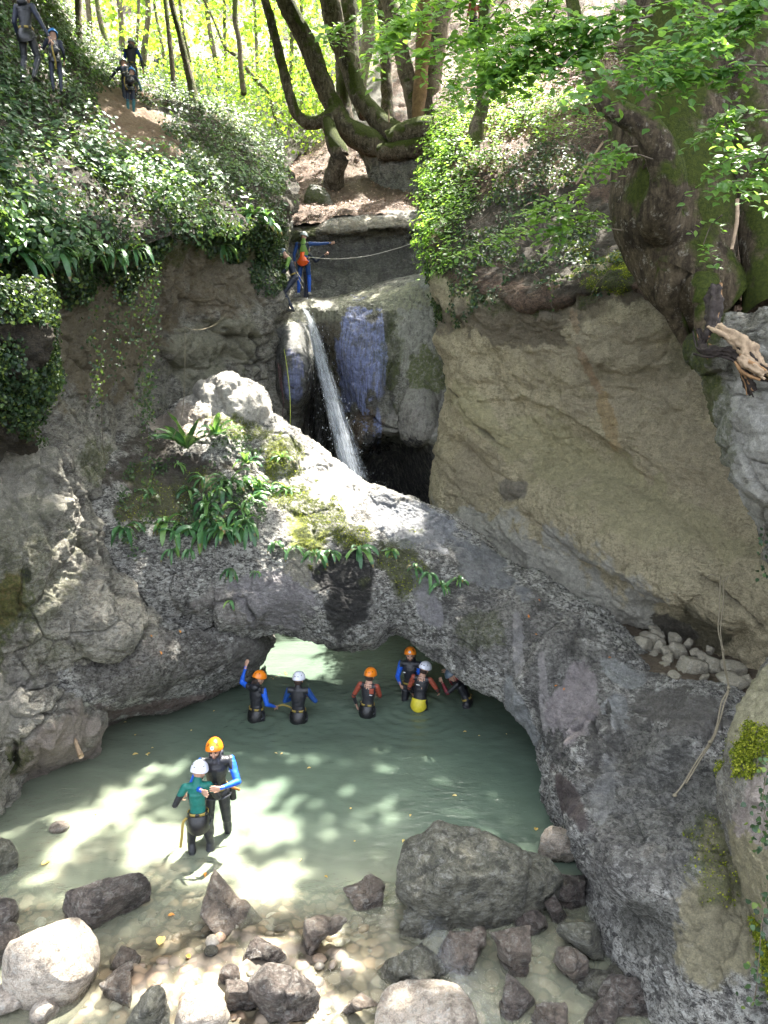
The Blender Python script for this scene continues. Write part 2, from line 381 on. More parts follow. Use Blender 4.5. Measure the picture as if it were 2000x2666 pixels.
# ---- the slope above it
rock('left_slope', [
 [(-420,560,7.4),(-150,580,9.0),(0,640,10.6),(150,665,11.7),(300,660,12.9),(450,625,14.4),(600,610,16.7),(718,590,18.9),(740,600,20.6)],
 [(-420,480,7.6),(-150,500,9.2),(0,560,10.9),(150,590,12.0),(300,590,13.2),(450,560,14.8),(600,560,17.0),(715,545,19.2),(745,560,21)],
 [(-420,330,9.2),(-150,360,10.8),(0,430,12.2),(190,460,13.5),(350,480,14.8),(480,490,16.4),(610,500,18.4),(725,520,20.6),(775,540,22)],
 [(-420,100,11.5),(-150,180,12.6),(0,290,13.7),(190,330,15.7),(350,355,17.6),(500,385,19.6),(630,420,22),(730,465,24.0),(775,480,25)],
 [(-420,-150,13),(-150,20,14.0),(0,185,15.1),(170,235,17.6),(300,290,20),(450,295,23),(570,310,26),(680,390,28),(760,420,29)],
 [(-420,-500,16),(-150,-240,17),(0,-50,18.2),(130,90,20.4),(240,180,24),(400,225,31),(560,262,36),(720,300,40),(900,330,42)],
 [(-420,-900,22),(-150,-600,24),(0,-330,26),(130,-50,29),(260,120,33),(430,200,42),(600,225,50),(780,240,55),(950,240,58)],
], 420, 400, M['earth'], rough=0.16, facet=0.05, seed=23,
 cols=[((0.30,0.20,0.125),(345,335,90,85,50),1.0),((0.27,0.19,0.12),(300,280,70,60,40),1.0),((0.24,0.16,0.10),(430,385,70,40,30),0.8),((0.34,0.31,0.27),(410,300,50,16,5),0.9),((0.2,0.14,0.10),(620,300,80,50,0),0.6)])
# ---- right cliff
rock('right_cliff', [
 [(1120,500,22.5),(1110,560,20.6),(1140,640,18.6),(1280,690,16.8),(1430,700,15.6),(1590,670,14.4),(1740,700,13.4),(1900,760,12.4),(2150,800,10.8),(2500,820,9)],
 [(1120,560,22),(1115,650,19.6),(1140,735,17.6),(1280,775,15.7),(1430,780,14.4),(1590,745,13.3),(1740,770,12.3),(1900,830,11.3),(2150,870,9.9),(2500,900,8.2)],
 [(1165,800,22),(1140,800,19.5),(1160,850,17.7),(1290,880,15.8),(1440,900,14.6),(1610,900,13.4),(1770,910,12.4),(1930,930,11.4),(2180,960,10),(2500,980,8)],
 [(1200,950,22),(1172,950,19.4),(1188,1000,17.8),(1320,1040,16.0),(1470,1060,14.9),(1630,1070,13.7),(1800,1080,12.6),(1950,1100,11.6),(2180,1120,10.2),(2500,1150,8)],
 [(1190,1090,22),(1150,1080,19.4),(1165,1120,17.9),(1320,1180,16.2),(1480,1220,15.0),(1640,1250,13.8),(1800,1280,12.6),(1960,1300,11.6),(2180,1320,10.2),(2500,1350,8)],
 [(1180,1260,22),(1132,1240,19.2),(1180,1280,17.5),(1330,1330,15.8),(1490,1390,14.6),(1640,1430,13.4),(1800,1490,12.2),(1950,1560,11.2),(2180,1600,9.8),(2500,1600,8)],
 [(1180,1400,22),(1120,1380,18.9),(1210,1400,17.2),(1360,1460,15.6),(1520,1530,14.4),(1680,1600,13.5),(1830,1650,12.9),(1980,1690,11.8),(2180,1720,10.2),(2500,1750,8)],
 [(1180,1600,22),(1120,1580,18.6),(1230,1600,16.9),(1390,1640,15.3),(1560,1680,14.2),(1720,1720,14.2),(1860,1760,13.0),(2000,1800,11.8),(2180,1850,10.2),(2500,1900,8)],
 [(1180,1900,21),(1120,1900,18),(1230,1900,16.5),(1390,1900,15),(1560,1950,14),(1720,1980,13),(1860,2000,12),(2000,2050,11),(2180,2100,10),(2500,2200,8)],
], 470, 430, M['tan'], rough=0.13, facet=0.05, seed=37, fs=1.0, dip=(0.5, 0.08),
 cracks=[([(1185,1010),(1230,1080),(1300,1150),(1370,1205)], 6, 0.14),([(1430,1240),(1500,1290),(1560,1330),(1620,1400),(1700,1450),(1760,1490)], 5, 0.06),([(1330,740),(1340,830),(1320,900)],6,.08),([(1500,760),(1490,840)],6,.1),([(1230,860),(1260,960),(1330,1060),(1350,1130)],4,.05),([(1560,1110),(1570,1150),(1600,1160)],4,.05),
         ([(1620,1160),(1700,1200),(1750,1270),(1820,1330),(1900,1400)], 6, 0.06),([(1840,1500),(1900,1560),(1990,1640)], 6, 0.14),([(1130,1180),(1180,1230),(1180,1330)],6,0.08)],
 bumps=[(1600,1370,300,110,28,0.42),(1480,1180,260,90,28,-0.28),(1800,1560,160,60,30,0.3),(1230,1000,60,180,-30,0.2),(1620,860,120,110,0,0.18),(1400,960,110,130,20,-0.12),(1300,1150,150,70,40,0.22),(1500,1000,220,160,30,0.12),(1780,1620,120,60,25,-0.3),(1700,1150,180,90,25,0.15),(1330,1270,40,30,0,0.12)],
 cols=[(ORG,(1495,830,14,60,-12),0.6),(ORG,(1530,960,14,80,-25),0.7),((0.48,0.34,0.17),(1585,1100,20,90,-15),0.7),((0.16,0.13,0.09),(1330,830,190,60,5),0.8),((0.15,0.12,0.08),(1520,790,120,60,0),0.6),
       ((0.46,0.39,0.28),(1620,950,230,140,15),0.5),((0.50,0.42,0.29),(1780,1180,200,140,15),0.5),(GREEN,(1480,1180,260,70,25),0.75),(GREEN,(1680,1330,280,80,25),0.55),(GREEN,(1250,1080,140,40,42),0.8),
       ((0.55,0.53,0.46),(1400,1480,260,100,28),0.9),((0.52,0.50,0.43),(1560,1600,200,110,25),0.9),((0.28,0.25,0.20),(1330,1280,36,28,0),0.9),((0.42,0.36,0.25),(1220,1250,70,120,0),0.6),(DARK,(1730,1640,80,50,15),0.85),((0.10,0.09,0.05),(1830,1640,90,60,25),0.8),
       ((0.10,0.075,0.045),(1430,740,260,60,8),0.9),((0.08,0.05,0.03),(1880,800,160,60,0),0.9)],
 moss=[((1350,740,200,60,5),0.9),((1800,760,90,70,0),1.0),((1790,900,60,60,0),0.4)])
# ---- slope above the right cliff
rock('right_slope', [
 [(1120,660,20.2),(1140,730,18.4),(1280,800,16.2),(1430,810,15.0),(1590,775,13.9),(1740,795,12.8),(1900,850,11.4),(2150,880,9.8),(2600,900,8)],
 [(1118,650,19.7),(1135,705,17.9),(1280,775,15.4),(1430,780,14.1),(1590,740,13.0),(1740,765,12.0),(1900,825,10.6),(2150,860,9.2),(2600,880,7)],
 [(1108,590,20.2),(1135,640,18.4),(1270,700,16.2),(1420,690,15.0),(1590,680,13.9),(1740,720,12.6),(1900,760,11.2),(2150,780,9.8),(2600,800,7.6)],
 [(1100,520,21.2),(1150,530,19.6),(1290,570,17.8),(1440,590,16.6),(1600,600,15.4),(1750,640,14.0),(1920,680,12.4),(2150,700,10.8),(2600,700,8.4)],
 [(1110,410,22.6),(1180,400,21.4),(1310,430,19.6),(1450,430,18.4),(1610,450,17.4),(1770,500,16.2),(1930,540,14.6),(2160,560,13),(2600,560,10)],
 [(1130,320,24.5),(1210,280,24.0),(1330,260,23.4),(1480,240,22.4),(1640,220,21.4),(1800,240,20),(1960,280,18.5),(2200,300,16.5),(2600,300,13)],
 [(1120,200,29),(1230,160,29),(1360,110,28.5),(1500,60,28),(1660,0,27),(1820,-40,26),(2000,-60,24),(2200,-80,22),(2600,-100,18)],
 [(1100,30,40),(1250,-40,39),(1400,-120,38),(1560,-200,37),(1720,-280,36),(1880,-340,34),(2040,-380,32),(2250,-420,30),(2600,-460,26)],
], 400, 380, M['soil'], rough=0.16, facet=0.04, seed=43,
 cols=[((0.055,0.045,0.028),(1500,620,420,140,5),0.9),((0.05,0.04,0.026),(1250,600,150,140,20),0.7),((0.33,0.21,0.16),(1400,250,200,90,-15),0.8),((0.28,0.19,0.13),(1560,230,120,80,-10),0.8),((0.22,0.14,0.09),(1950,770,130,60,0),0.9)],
 moss=[((1620,700,100,50,0),1.0),((1800,720,80,60,0),0.9),((1900,720,60,40,0),0.5)])
# ---- waterfall wall
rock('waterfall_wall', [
 [(640,760,24),(715,770,24),(760,775,23.6),(800,772,23.6),(850,772,23.6),(900,765,23.6),(960,748,23.6),(1030,728,23.4),(1110,708,23.0),(1190,700,22.6),(1300,700,22)],
 [(640,806,21),(712,820,20.6),(760,788,21.3),(800,780,21.3),(850,790,21.2),(900,782,21.2),(960,768,21.1),(1030,748,20.9),(1110,728,20.6),(1190,720,20.4),(1300,720,20)],
 [(640,860,20.8),(715,865,20.1),(755,840,20.3),(800,835,20.9),(845,830,20.8),(900,825,20.7),(960,815,20.6),(1030,800,20.4),(1110,790,20.2),(1190,800,20),(1300,800,20)],
 [(640,940,20.8),(718,940,20.3),(765,930,19.7),(805,930,20.6),(835,930,21.6),(880,920,20.7),(960,910,20.3),(1040,900,20.3),(1110,890,20.1),(1190,900,19.9),(1300,900,20)],
 [(640,1020,20.8),(715,1020,20.7),(765,1010,19.8),(800,1010,20.7),(830,1010,22.2),(880,1000,21.3),(960,1000,20.3),(1040,1000,20.2),(1110,1000,19.9),(1180,1000,19.7),(1300,1000,20)],
 [(640,1100,20.8),(715,1100,21.3),(765,1090,20.6),(800,1100,21.6),(830,1100,22.8),(880,1080,21.9),(960,1080,20.5),(1040,1080,20.2),(1110,1090,19.6),(1180,1090,19.5),(1300,1090,20)],
 [(640,1180,20.8),(715,1180,21.3),(765,1180,21.2),(800,1190,22),(830,1200,23.2),(880,1180,22.2),(950,1150,20.9),(1040,1130,20.4),(1120,1150,19.5),(1180,1150,19.4),(1300,1150,20)],
 [(640,1300,20.8),(715,1300,21.3),(765,1300,21.6),(800,1300,22.4),(840,1300,23.6),(890,1240,22.8),(960,1160,22.8),(1040,1150,22.6),(1115,1180,20.2),(1180,1200,19.6),(1300,1200,20)],
 [(640,1500,20.8),(715,1500,21.3),(765,1500,21.6),(800,1500,22.4),(840,1500,23.6),(890,1450,24.5),(960,1400,24.8),(1040,1400,24.6),(1140,1400,23.4),(1200,1400,21.6),(1300,1400,20)],
 [(640,1750,20.8),(715,1750,21.3),(765,1750,21.6),(800,1750,22.4),(840,1750,23.6),(890,1700,24),(960,1700,24),(1040,1700,24),(1140,1700,23),(1200,1700,21),(1300,1700,20)],
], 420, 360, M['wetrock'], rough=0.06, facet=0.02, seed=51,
 cracks=[([(965,1090),(1000,1110),(1040,1120)],6,0.18),([(1040,1130),(1060,1160),(1120,1185)],5,0.12)],
 bumps=[(1090,1080,50,90,10,0.3),(1080,960,80,150,0,0.2),(930,1150,50,60,0,0.25),(770,960,55,120,0,0.25)],
 cols=[((0.36,0.42,0.74),(925,940,50,150,0),0.9),((0.36,0.42,0.74),(992,930,16,140,0),0.9),((0.30,0.35,0.62),(760,990,24,70,0),0.7),((0.34,0.4,0.7),(985,1110,12,60,0),0.7),((0.30,0.30,0.20),(950,790,260,38,-8),0.9),((0.30,0.295,0.25),(1090,860,90,160,0),0.9),((0.28,0.27,0.24),(1100,1060,60,90,0),0.8),((0.28,0.265,0.235),(1060,1120,70,60,0),0.9),((0.26,0.25,0.24),(745,1150,34,120,0),0.8),  # the blue patches put the wet wall's sky sheen into the rock colour
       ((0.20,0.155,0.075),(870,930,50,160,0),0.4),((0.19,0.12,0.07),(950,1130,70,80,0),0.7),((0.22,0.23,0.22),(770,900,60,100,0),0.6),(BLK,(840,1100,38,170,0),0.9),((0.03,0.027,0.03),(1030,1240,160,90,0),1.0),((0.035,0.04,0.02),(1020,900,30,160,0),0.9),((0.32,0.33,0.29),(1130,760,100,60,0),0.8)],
 wet=[((890,950,95,180,0),1.0),((960,950,80,190,0),1.0),((760,960,60,130,0),0.9),((930,1150,90,70,0),1.0),((860,800,110,40,0),0.6),((840,1100,60,250,0),1.0)],
 moss=[((1110,970,60,40,-50),0.8),((1020,930,30,120,0),0.5)])
# ---- ledge wall behind the lip
rock('ledge_wall', [
 [(660,560,26),(760,545,26),(860,545,26),(980,540,26),(1060,545,26),(1140,550,25),(1250,560,24)],
 [(660,600,23.2),(730,590,23.2),(820,590,23.4),(900,565,23.6),(1040,558,23.8),(1120,560,23.4),(1250,580,22.5)],
 [(660,620,22.9),(730,615,22.9),(830,610,23.0),(900,600,22.9),(1040,590,23.1),(1120,600,23.0),(1250,620,22.3)],
 [(660,650,23.2),(730,650,23.3),(830,640,23.5),(900,632,23.5),(1040,622,23.7),(1120,640,23.2),(1250,660,22.3)],
 [(660,700,23.4),(730,700,23.3),(830,690,23.3),(920,680,23.4),(1040,670,23.5),(1120,680,23.0),(1250,700,22)],
 [(660,760,23.2),(730,760,23.0),(830,750,23.0),(920,740,23.1),(1040,730,23.2),(1120,720,22.8),(1250,740,21.8)],
 [(660,840,23.0),(730,840,22.8),(830,830,22.8),(920,830,22.8),(1040,830,22.8),(1120,820,22.4),(1250,830,21.4)],
], 230, 330, M['wetrock'], rough=0.08, facet=0.08, seed=61,
 cracks=[([(700,605),(830,610),(900,618),(1040,600),(1100,615)],6,0.2),([(880,640),(910,740)],4,0.08),([(800,650),(850,760)],4,0.06),([(960,560),(965,600)],4,0.08)],
 cols=[((0.24,0.20,0.14),(960,590,200,26,0),0.6),((0.21,0.17,0.11),(820,600,90,18,0),0.7),((0.10,0.09,0.075),(940,680,180,70,0),0.5)], wet=[((960,680,160,60,0),0.5)], moss=[((760,610,70,20,0),0.8)])
# ---- dirt slope under the trees
rock('litter_slope', [
 [(640,610,22.8),(730,598,22.9),(830,590,23.4),(900,562,23.5),(1040,556,23.8),(1140,560,23.8)],
 [(640,560,24),(740,540,24.6),(840,530,25),(940,515,25.4),(1050,510,25.6),(1140,520,25.2)],
 [(640,520,26),(730,490,26.5),(840,470,27.2),(940,450,27.6),(1050,440,27.8),(1150,430,27.5)],
 [(640,470,29),(720,450,29),(820,420,29.2),(920,390,29.6),(1020,370,29.8),(1180,340,29.5)],
 [(640,440,34),(730,425,34),(800,400,33),(880,340,31.5),(1000,280,31.5),(1200,200,31.5)],
 [(600,420,44),(730,412,43),(800,395,41),(900,280,36),(1040,180,35),(1260,40,35)],
 [(560,380,60),(730,380,58),(860,360,54),(960,200,44),(1100,80,42),(1300,-60,42)],
], 260, 260, M['soil'], rough=0.12, facet=0.05, seed=71,
 cols=[((0.17,0.12,0.075),(950,470,160,60,0),0.7),((0.05,0.05,0.028),(960,270,90,90,0),0.9),((0.21,0.13,0.09),(770,480,100,80,0),0.5)])
rock('root_bank_wall', [
 [(920,370,27.2),(1010,385,26.2),(1080,385,26.0),(1150,370,26.0),(1220,350,26)],
 [(940,410,27.2),(1000,420,26.4),(1070,420,26.0),(1140,420,25.6),(1200,420,25)],
 [(960,470,27.2),(1010,470,26.4),(1070,470,25.9),(1130,480,25.2),(1200,480,24.5)],
 [(980,520,27),(1020,510,26.4),(1070,520,25.6),(1125,560,24.6),(1200,570,23.6)],
 [(1000,600,27),(1030,590,26.2),(1080,600,25.2),(1125,620,24.2),(1200,640,23)],
], 130, 130, M['lime'], rough=0.12, facet=0.14, seed=81, cols=[(DARK,(1100,470,50,90,0),0.4)])
# ---- far hillside
rock('far_hillside', [
 [(-1200,500,46),(0,420,50),(700,400,54),(900,380,56),(1300,300,54),(2000,260,50),(3200,300,46)],
 [(-1200,300,60),(0,250,64),(700,320,66),(900,310,68),(1300,100,66),(2000,0,62),(3200,100,58)],
 [(-1200,-200,84),(0,-300,88),(700,-100,90),(900,-120,90),(1300,-400,88),(2000,-500,84),(3200,-300,80)],
 [(-1200,-900,120),(0,-900,120),(700,-800,120),(900,-800,120),(1300,-900,120),(2000,-1000,118),(3200,-900,110)],
], 80, 120, M['earth'], rough=1.2, facet=0, seed=91, fs=0.2, fine=0)
# ---- dark bulge at the pool's left shore
rock('left_shore_bulge', [
 [(90,1760,13),(120,1700,13.2),(250,1660,13.6),(390,1580,14.2),(480,1590,14.6),(560,1610,15.0),(650,1620,15.4),(700,1650,16.5)],
 [(100,1740,11.9),(130,1720,11.9),(255,1700,12.3),(390,1630,13.0),(500,1650,13.5),(590,1650,13.9),(665,1655,14.4),(700,1690,15.5)],
 [(110,1790,11.6),(140,1780,11.7),(260,1770,12.0),(400,1720,12.5),(510,1720,13.1),(600,1705,13.6),(665,1700,14.2),(695,1700,15.2)],
 [(130,1850,11.8),(170,1840,11.8),(280,1830,12.1),(400,1800,12.7),(500,1785,13.3),(585,1755,14.0),(640,1740,14.6),(660,1735,15.6)],
 [(150,1920,12.4),(195,1890,12.4),(300,1868,12.9),(405,1840,13.5),(500,1815,14.1),(575,1785,14.8),(625,1765,15.3),(650,1755,16)],
 [(160,1990,12.9),(200,1965,12.9),(300,1905,13.8),(410,1865,14.5),(500,1838,14.9),(570,1810,15.4),(620,1790,15.9),(650,1780,16.5)],
 [(160,2060,13.0),(200,2030,12.9),(300,1960,13.8),(410,1920,14.5),(500,1890,14.9),(570,1860,15.4),(620,1850,15.9),(650,1840,16.5)],
], 260, 330, M['arch'], rough=0.12, facet=0.06, seed=101,
 cols=[((0.065,0.055,0.045),(380,1730,250,90,-8),0.6),((0.12,0.08,0.065),(420,1840,200,20,-10),0.8),((0.16,0.15,0.135),(650,1700,60,60,0),0.7),((0.13,0.09,0.08),(250,1900,90,60,-30),0.7)])
rock('left_shore_base', [
 [(-420,1650,7.8),(-150,1680,9.3),(0,1750,10.7),(70,1800,11.0),(150,1790,11.5),(225,1820,11.9),(260,1850,12.6)],
 [(-420,1850,7.6),(-150,1830,9.2),(0,1815,10.5),(70,1850,10.9),(145,1840,11.3),(220,1865,11.9),(255,1880,12.5)],
 [(-420,1950,7.5),(-150,1930,9.1),(0,1920,10.5),(65,1940,10.8),(140,1930,11.4),(210,1930,12.0),(245,1930,12.6)],
 [(-420,2050,7.6),(-150,2030,9.3),(0,2020,10.8),(60,2010,11.3),(130,1985,11.8),(200,1970,12.3),(240,1965,12.8)],
 [(-420,2180,8.5),(-150,2130,10.0),(0,2095,11.4),(60,2055,11.9),(130,2015,12.4),(205,1985,12.8),(250,1980,13.2)],
 [(-420,2300,9.0),(-150,2250,10.3),(0,2170,11.6),(60,2130,12.1),(130,2090,12.6),(205,2060,13),(250,2060,13.4)],
], 200, 220, M['lime'], rough=0.15, facet=0.16, seed=111,
 cracks=[([(180,1790),(130,1850),(90,1900),(60,1950)],8,0.3),([(0,1920),(40,1960),(45,2000)],8,0.2)],
 cols=[((0.30,0.25,0.21),(150,1960,170,90,-25),0.8),((0.36,0.34,0.29),(20,1860,70,80,0),0.9),(BLK,(35,1985,16,22,0),1.0)], moss=[((50,1960,30,50,0),0.7)])

# ---- the rock arch
SECT = [
 [(210,990,15.4),(195,1090,14.4),(200,1200,13.7),(225,1330,13.1),(300,1470,13.1),(385,1570,13.2),(420,1630,13.6)],
 [(400,1100,16.3),(395,1160,15.3),(400,1250,14.4),(420,1380,13.6),(460,1500,13.4),(505,1580,13.4),(540,1640,13.8)],
 [(490,1060,16.6),(485,1130,15.6),(480,1230,14.9),(490,1360,13.8),(530,1480,13.4),(570,1580,13.4),(610,1640,13.8)],
 [(610,1000,16.9),(595,1090,15.8),(570,1200,15.0),(565,1330,14.0),(595,1470,13.6),(620,1575,13.5),(650,1648,14.0)],
 [(700,1070,16.9),(690,1150,16.0),(680,1250,15.2),(690,1380,13.9),(710,1480,13.6),(740,1570,13.4),(765,1650,13.9)],
 [(800,1155,16.3),(800,1220,15.6),(800,1300,14.8),(810,1400,14.0),(830,1500,13.5),(850,1600,13.3),(870,1685,13.7)],
 [(930,1240,15.9),(930,1300,15.2),(935,1370,14.4),(940,1430,13.9),(950,1510,13.5),(960,1600,13.3),(965,1684,13.8)],
 [(1060,1292,15.5),(1050,1350,14.9),(1045,1400,14.3),(1040,1460,13.9),(1035,1520,13.6),(1035,1580,13.5),(1040,1645,14.0)],
 [(1180,1352,15.0),(1170,1410,14.5),(1160,1470,13.8),(1150,1530,13.4),(1140,1590,13.3),(1120,1650,13.3),(1110,1706,13.7)],
 [(1330,1470,14.3),(1310,1530,13.4),(1290,1590,12.9),(1260,1650,12.6),(1230,1700,12.6),(1220,1745,12.7),(1215,1782,13.1)],
 [(1480,1560,13.4),(1450,1620,12.5),(1410,1690,12.0),(1380,1750,11.8),(1350,1810,11.8),(1340,1840,11.9),(1335,1862,12.3)],
 [(1600,1650,12.6),(1560,1720,11.8),(1510,1800,11.2),(1470,1870,11.0),(1440,1930,11.1),(1425,1970,11.4),(1415,2000,11.9)],
 [(1700,1765,11.6),(1670,1830,10.8),(1620,1900,10.2),(1560,1980,10.1),(1500,2060,10.4),(1475,2110,10.8),(1470,2150,11.3)],
 [(1830,1790,10.5),(1790,1870,9.7),(1730,1980,9.1),(1660,2080,9.0),(1570,2160,9.3),(1530,2230,9.8),(1525,2290,10.2)],
 [(1960,1940,9.1),(1920,2040,8.4),(1850,2150,8.0),(1770,2250,7.9),(1670,2330,8.1),(1590,2390,8.5),(1570,2460,8.9)],
 [(2080,2200,7.9),(2040,2300,7.4),(1970,2400,7.1),(1890,2480,7.0),(1790,2540,7.2),(1720,2590,7.6),(1700,2650,8.0)],
 [(2250,2500,7.2),(2200,2600,6.8),(2120,2700,6.5),(2040,2790,6.5),(1940,2850,6.7),(1870,2880,7),(1840,2900,7.3)],
]
BK = [(0.0, 0.8, 0)] * 8 + [(0.5, 1.5, 0)] * 2 + [(0.9, 1.2, 0.0)] * 2 + [(1.3, 1.0, 0)] * 5
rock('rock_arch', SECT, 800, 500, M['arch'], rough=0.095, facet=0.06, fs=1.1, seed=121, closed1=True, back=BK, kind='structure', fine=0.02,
 cracks=[([(545,1650),(560,1570),(650,1560),(680,1650)],6,0.12),([(1030,1520),(1060,1580),(1090,1640)],7,0.2),([(820,1450),(860,1560),(900,1650)],5,0.06),([(500,1560),(480,1600),(540,1620)],6,0.12),([(1490,1900),(1570,1870),(1640,1830),(1800,1870)],7,0.14),([(1560,1850),(1550,2000),(1540,2090)],8,0.2)],
 bumps=[(620,1590,70,60,0,0.22),(500,1540,60,60,0,0.2),(560,1010,60,50,0,0.25),(640,1050,70,50,30,0.28),(720,1180,70,60,0,0.25),(480,1060,80,50,-20,0.2),(1600,2150,130,260,-30,0.3),(1560,1920,50,90,10,0.2),(1240,1500,120,50,25,0.12),(1330,1600,50,150,40,0.16),(1420,1720,40,150,35,0.18),(1700,1980,200,40,-35,0.22),(1720,2120,230,46,-40,-0.14),(1650,2260,60,150,-30,0.2),(1780,2300,120,120,0,0.22),(1560,2080,46,160,-12,0.16),(1640,1960,60,110,30,-0.12)],
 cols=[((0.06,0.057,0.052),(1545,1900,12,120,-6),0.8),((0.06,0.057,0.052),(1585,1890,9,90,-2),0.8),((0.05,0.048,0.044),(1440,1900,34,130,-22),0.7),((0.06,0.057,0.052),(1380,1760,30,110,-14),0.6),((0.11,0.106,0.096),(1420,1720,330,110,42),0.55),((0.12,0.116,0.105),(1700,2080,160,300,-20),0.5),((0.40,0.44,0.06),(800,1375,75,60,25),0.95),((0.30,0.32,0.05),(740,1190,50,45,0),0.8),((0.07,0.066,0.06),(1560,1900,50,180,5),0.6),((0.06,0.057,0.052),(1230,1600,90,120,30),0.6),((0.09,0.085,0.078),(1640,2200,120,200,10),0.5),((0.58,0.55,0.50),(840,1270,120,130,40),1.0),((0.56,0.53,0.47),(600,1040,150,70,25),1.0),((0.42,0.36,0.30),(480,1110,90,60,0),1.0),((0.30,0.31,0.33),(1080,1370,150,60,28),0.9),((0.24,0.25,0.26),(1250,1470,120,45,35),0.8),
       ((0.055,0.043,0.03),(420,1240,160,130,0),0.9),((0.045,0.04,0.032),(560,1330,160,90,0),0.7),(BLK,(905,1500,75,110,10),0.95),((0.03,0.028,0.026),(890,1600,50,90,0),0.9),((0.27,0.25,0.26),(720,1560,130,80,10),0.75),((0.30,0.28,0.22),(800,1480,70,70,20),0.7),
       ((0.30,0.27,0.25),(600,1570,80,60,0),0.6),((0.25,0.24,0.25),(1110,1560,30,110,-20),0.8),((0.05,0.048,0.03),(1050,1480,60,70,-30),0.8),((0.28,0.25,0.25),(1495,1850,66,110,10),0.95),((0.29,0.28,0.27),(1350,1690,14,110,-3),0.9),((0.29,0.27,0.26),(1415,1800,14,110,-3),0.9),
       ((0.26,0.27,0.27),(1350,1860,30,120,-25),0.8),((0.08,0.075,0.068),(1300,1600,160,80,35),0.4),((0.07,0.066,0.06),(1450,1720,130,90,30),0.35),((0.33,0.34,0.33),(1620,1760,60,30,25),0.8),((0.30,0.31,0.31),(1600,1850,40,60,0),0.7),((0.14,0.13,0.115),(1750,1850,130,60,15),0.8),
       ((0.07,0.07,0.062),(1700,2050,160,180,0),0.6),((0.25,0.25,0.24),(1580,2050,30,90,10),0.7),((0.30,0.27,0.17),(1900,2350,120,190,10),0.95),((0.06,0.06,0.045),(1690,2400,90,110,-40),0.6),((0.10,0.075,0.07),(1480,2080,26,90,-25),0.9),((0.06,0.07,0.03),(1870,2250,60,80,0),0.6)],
 wet=[((1150,1420,240,50,30),0.5),((905,1540,80,170,0),0.5),((1700,2100,200,260,0),0.25),((1400,1600,160,60,35),0.35)],
 moss=[((810,1360,95,75,30),1.0),((900,1400,60,40,0),1.0),((620,1110,80,40,10),0.9),((730,1190,60,60,0),0.9),((420,1290,120,90,0),0.5),((1050,1480,70,80,0),0.5),((1860,2240,80,90,0),0.6),((1250,1640,60,50,0),0.4)])
# ---- rubble shelf between arch and cliff
rock('rubble_shelf', [
 [(1560,1600,14.4),(1650,1610,14.4),(1780,1640,14.0),(1900,1690,13.0),(2020,1740,12)],
 [(1580,1660,13.2),(1670,1670,13.2),(1780,1700,12.9),(1900,1740,12.2),(2020,1800,11.2)],
 [(1610,1720,12.3),(1700,1740,12.1),(1800,1760,11.8),(1900,1790,11.3),(2020,1850,10.4)],
 [(1650,1780,11.9),(1720,1800,11.5),(1810,1830,11.1),(1900,1860,10.6),(2020,1920,9.8)],
], 100, 120, M['soil'], rough=0.06, facet=0.05, seed=131, cols=[((0.19,0.15,0.10),(1750,1720,250,150,0),0.8)])
# ---- near rocks on the right
rock('right_pale_outcrop', [
 [(1860,800,11.0),(1850,820,10.3),(1920,820,9.4),(2020,800,8.6),(2300,780,7.6),(2700,780,7.0)],
 [(1810,900,11.0),(1812,900,10.3),(1880,910,9.4),(2000,910,8.6),(2300,880,7.4),(2700,880,6.8)],
 [(1850,1000,11.0),(1845,1000,10.3),(1890,1010,9.4),(2000,1010,8.5),(2300,990,7.3),(2700,990,6.7)],
 [(1885,1110,11),(1880,1110,10.3),(1910,1120,9.3),(2005,1120,8.5),(2300,1120,7.3),(2700,1120,6.7)],
 [(1915,1230,11),(1910,1230,10.3),(1940,1240,9.4),(2010,1240,8.6),(2300,1240,7.5),(2700,1240,6.9)],
 [(1960,1340,11.2),(1955,1350,10.6),(1980,1360,9.9),(2040,1370,9.2),(2300,1380,8.2),(2700,1380,7.6)],
 [(2000,1450,11.6),(2000,1460,11.2),(2030,1470,10.6),(2080,1480,10.2),(2300,1500,9.2),(2700,1500,8.6)],
], 260, 180, M['lime'], rough=0.13, facet=0.12, strata=0.03, seed=141,
 cols=[((0.50,0.48,0.43),(1960,1110,90,210,0),0.95),((0.48,0.46,0.40),(1980,1300,70,90,0),0.8),((0.05,0.05,0.02),(1830,910,60,80,0),0.9),((0.20,0.19,0.08),(1860,1050,30,150,-10),0.8),(DARK,(2000,1060,20,30,0),0.7)],
 moss=[((1830,900,70,110,0),1.0),((1870,1060,40,160,-10),0.6)])
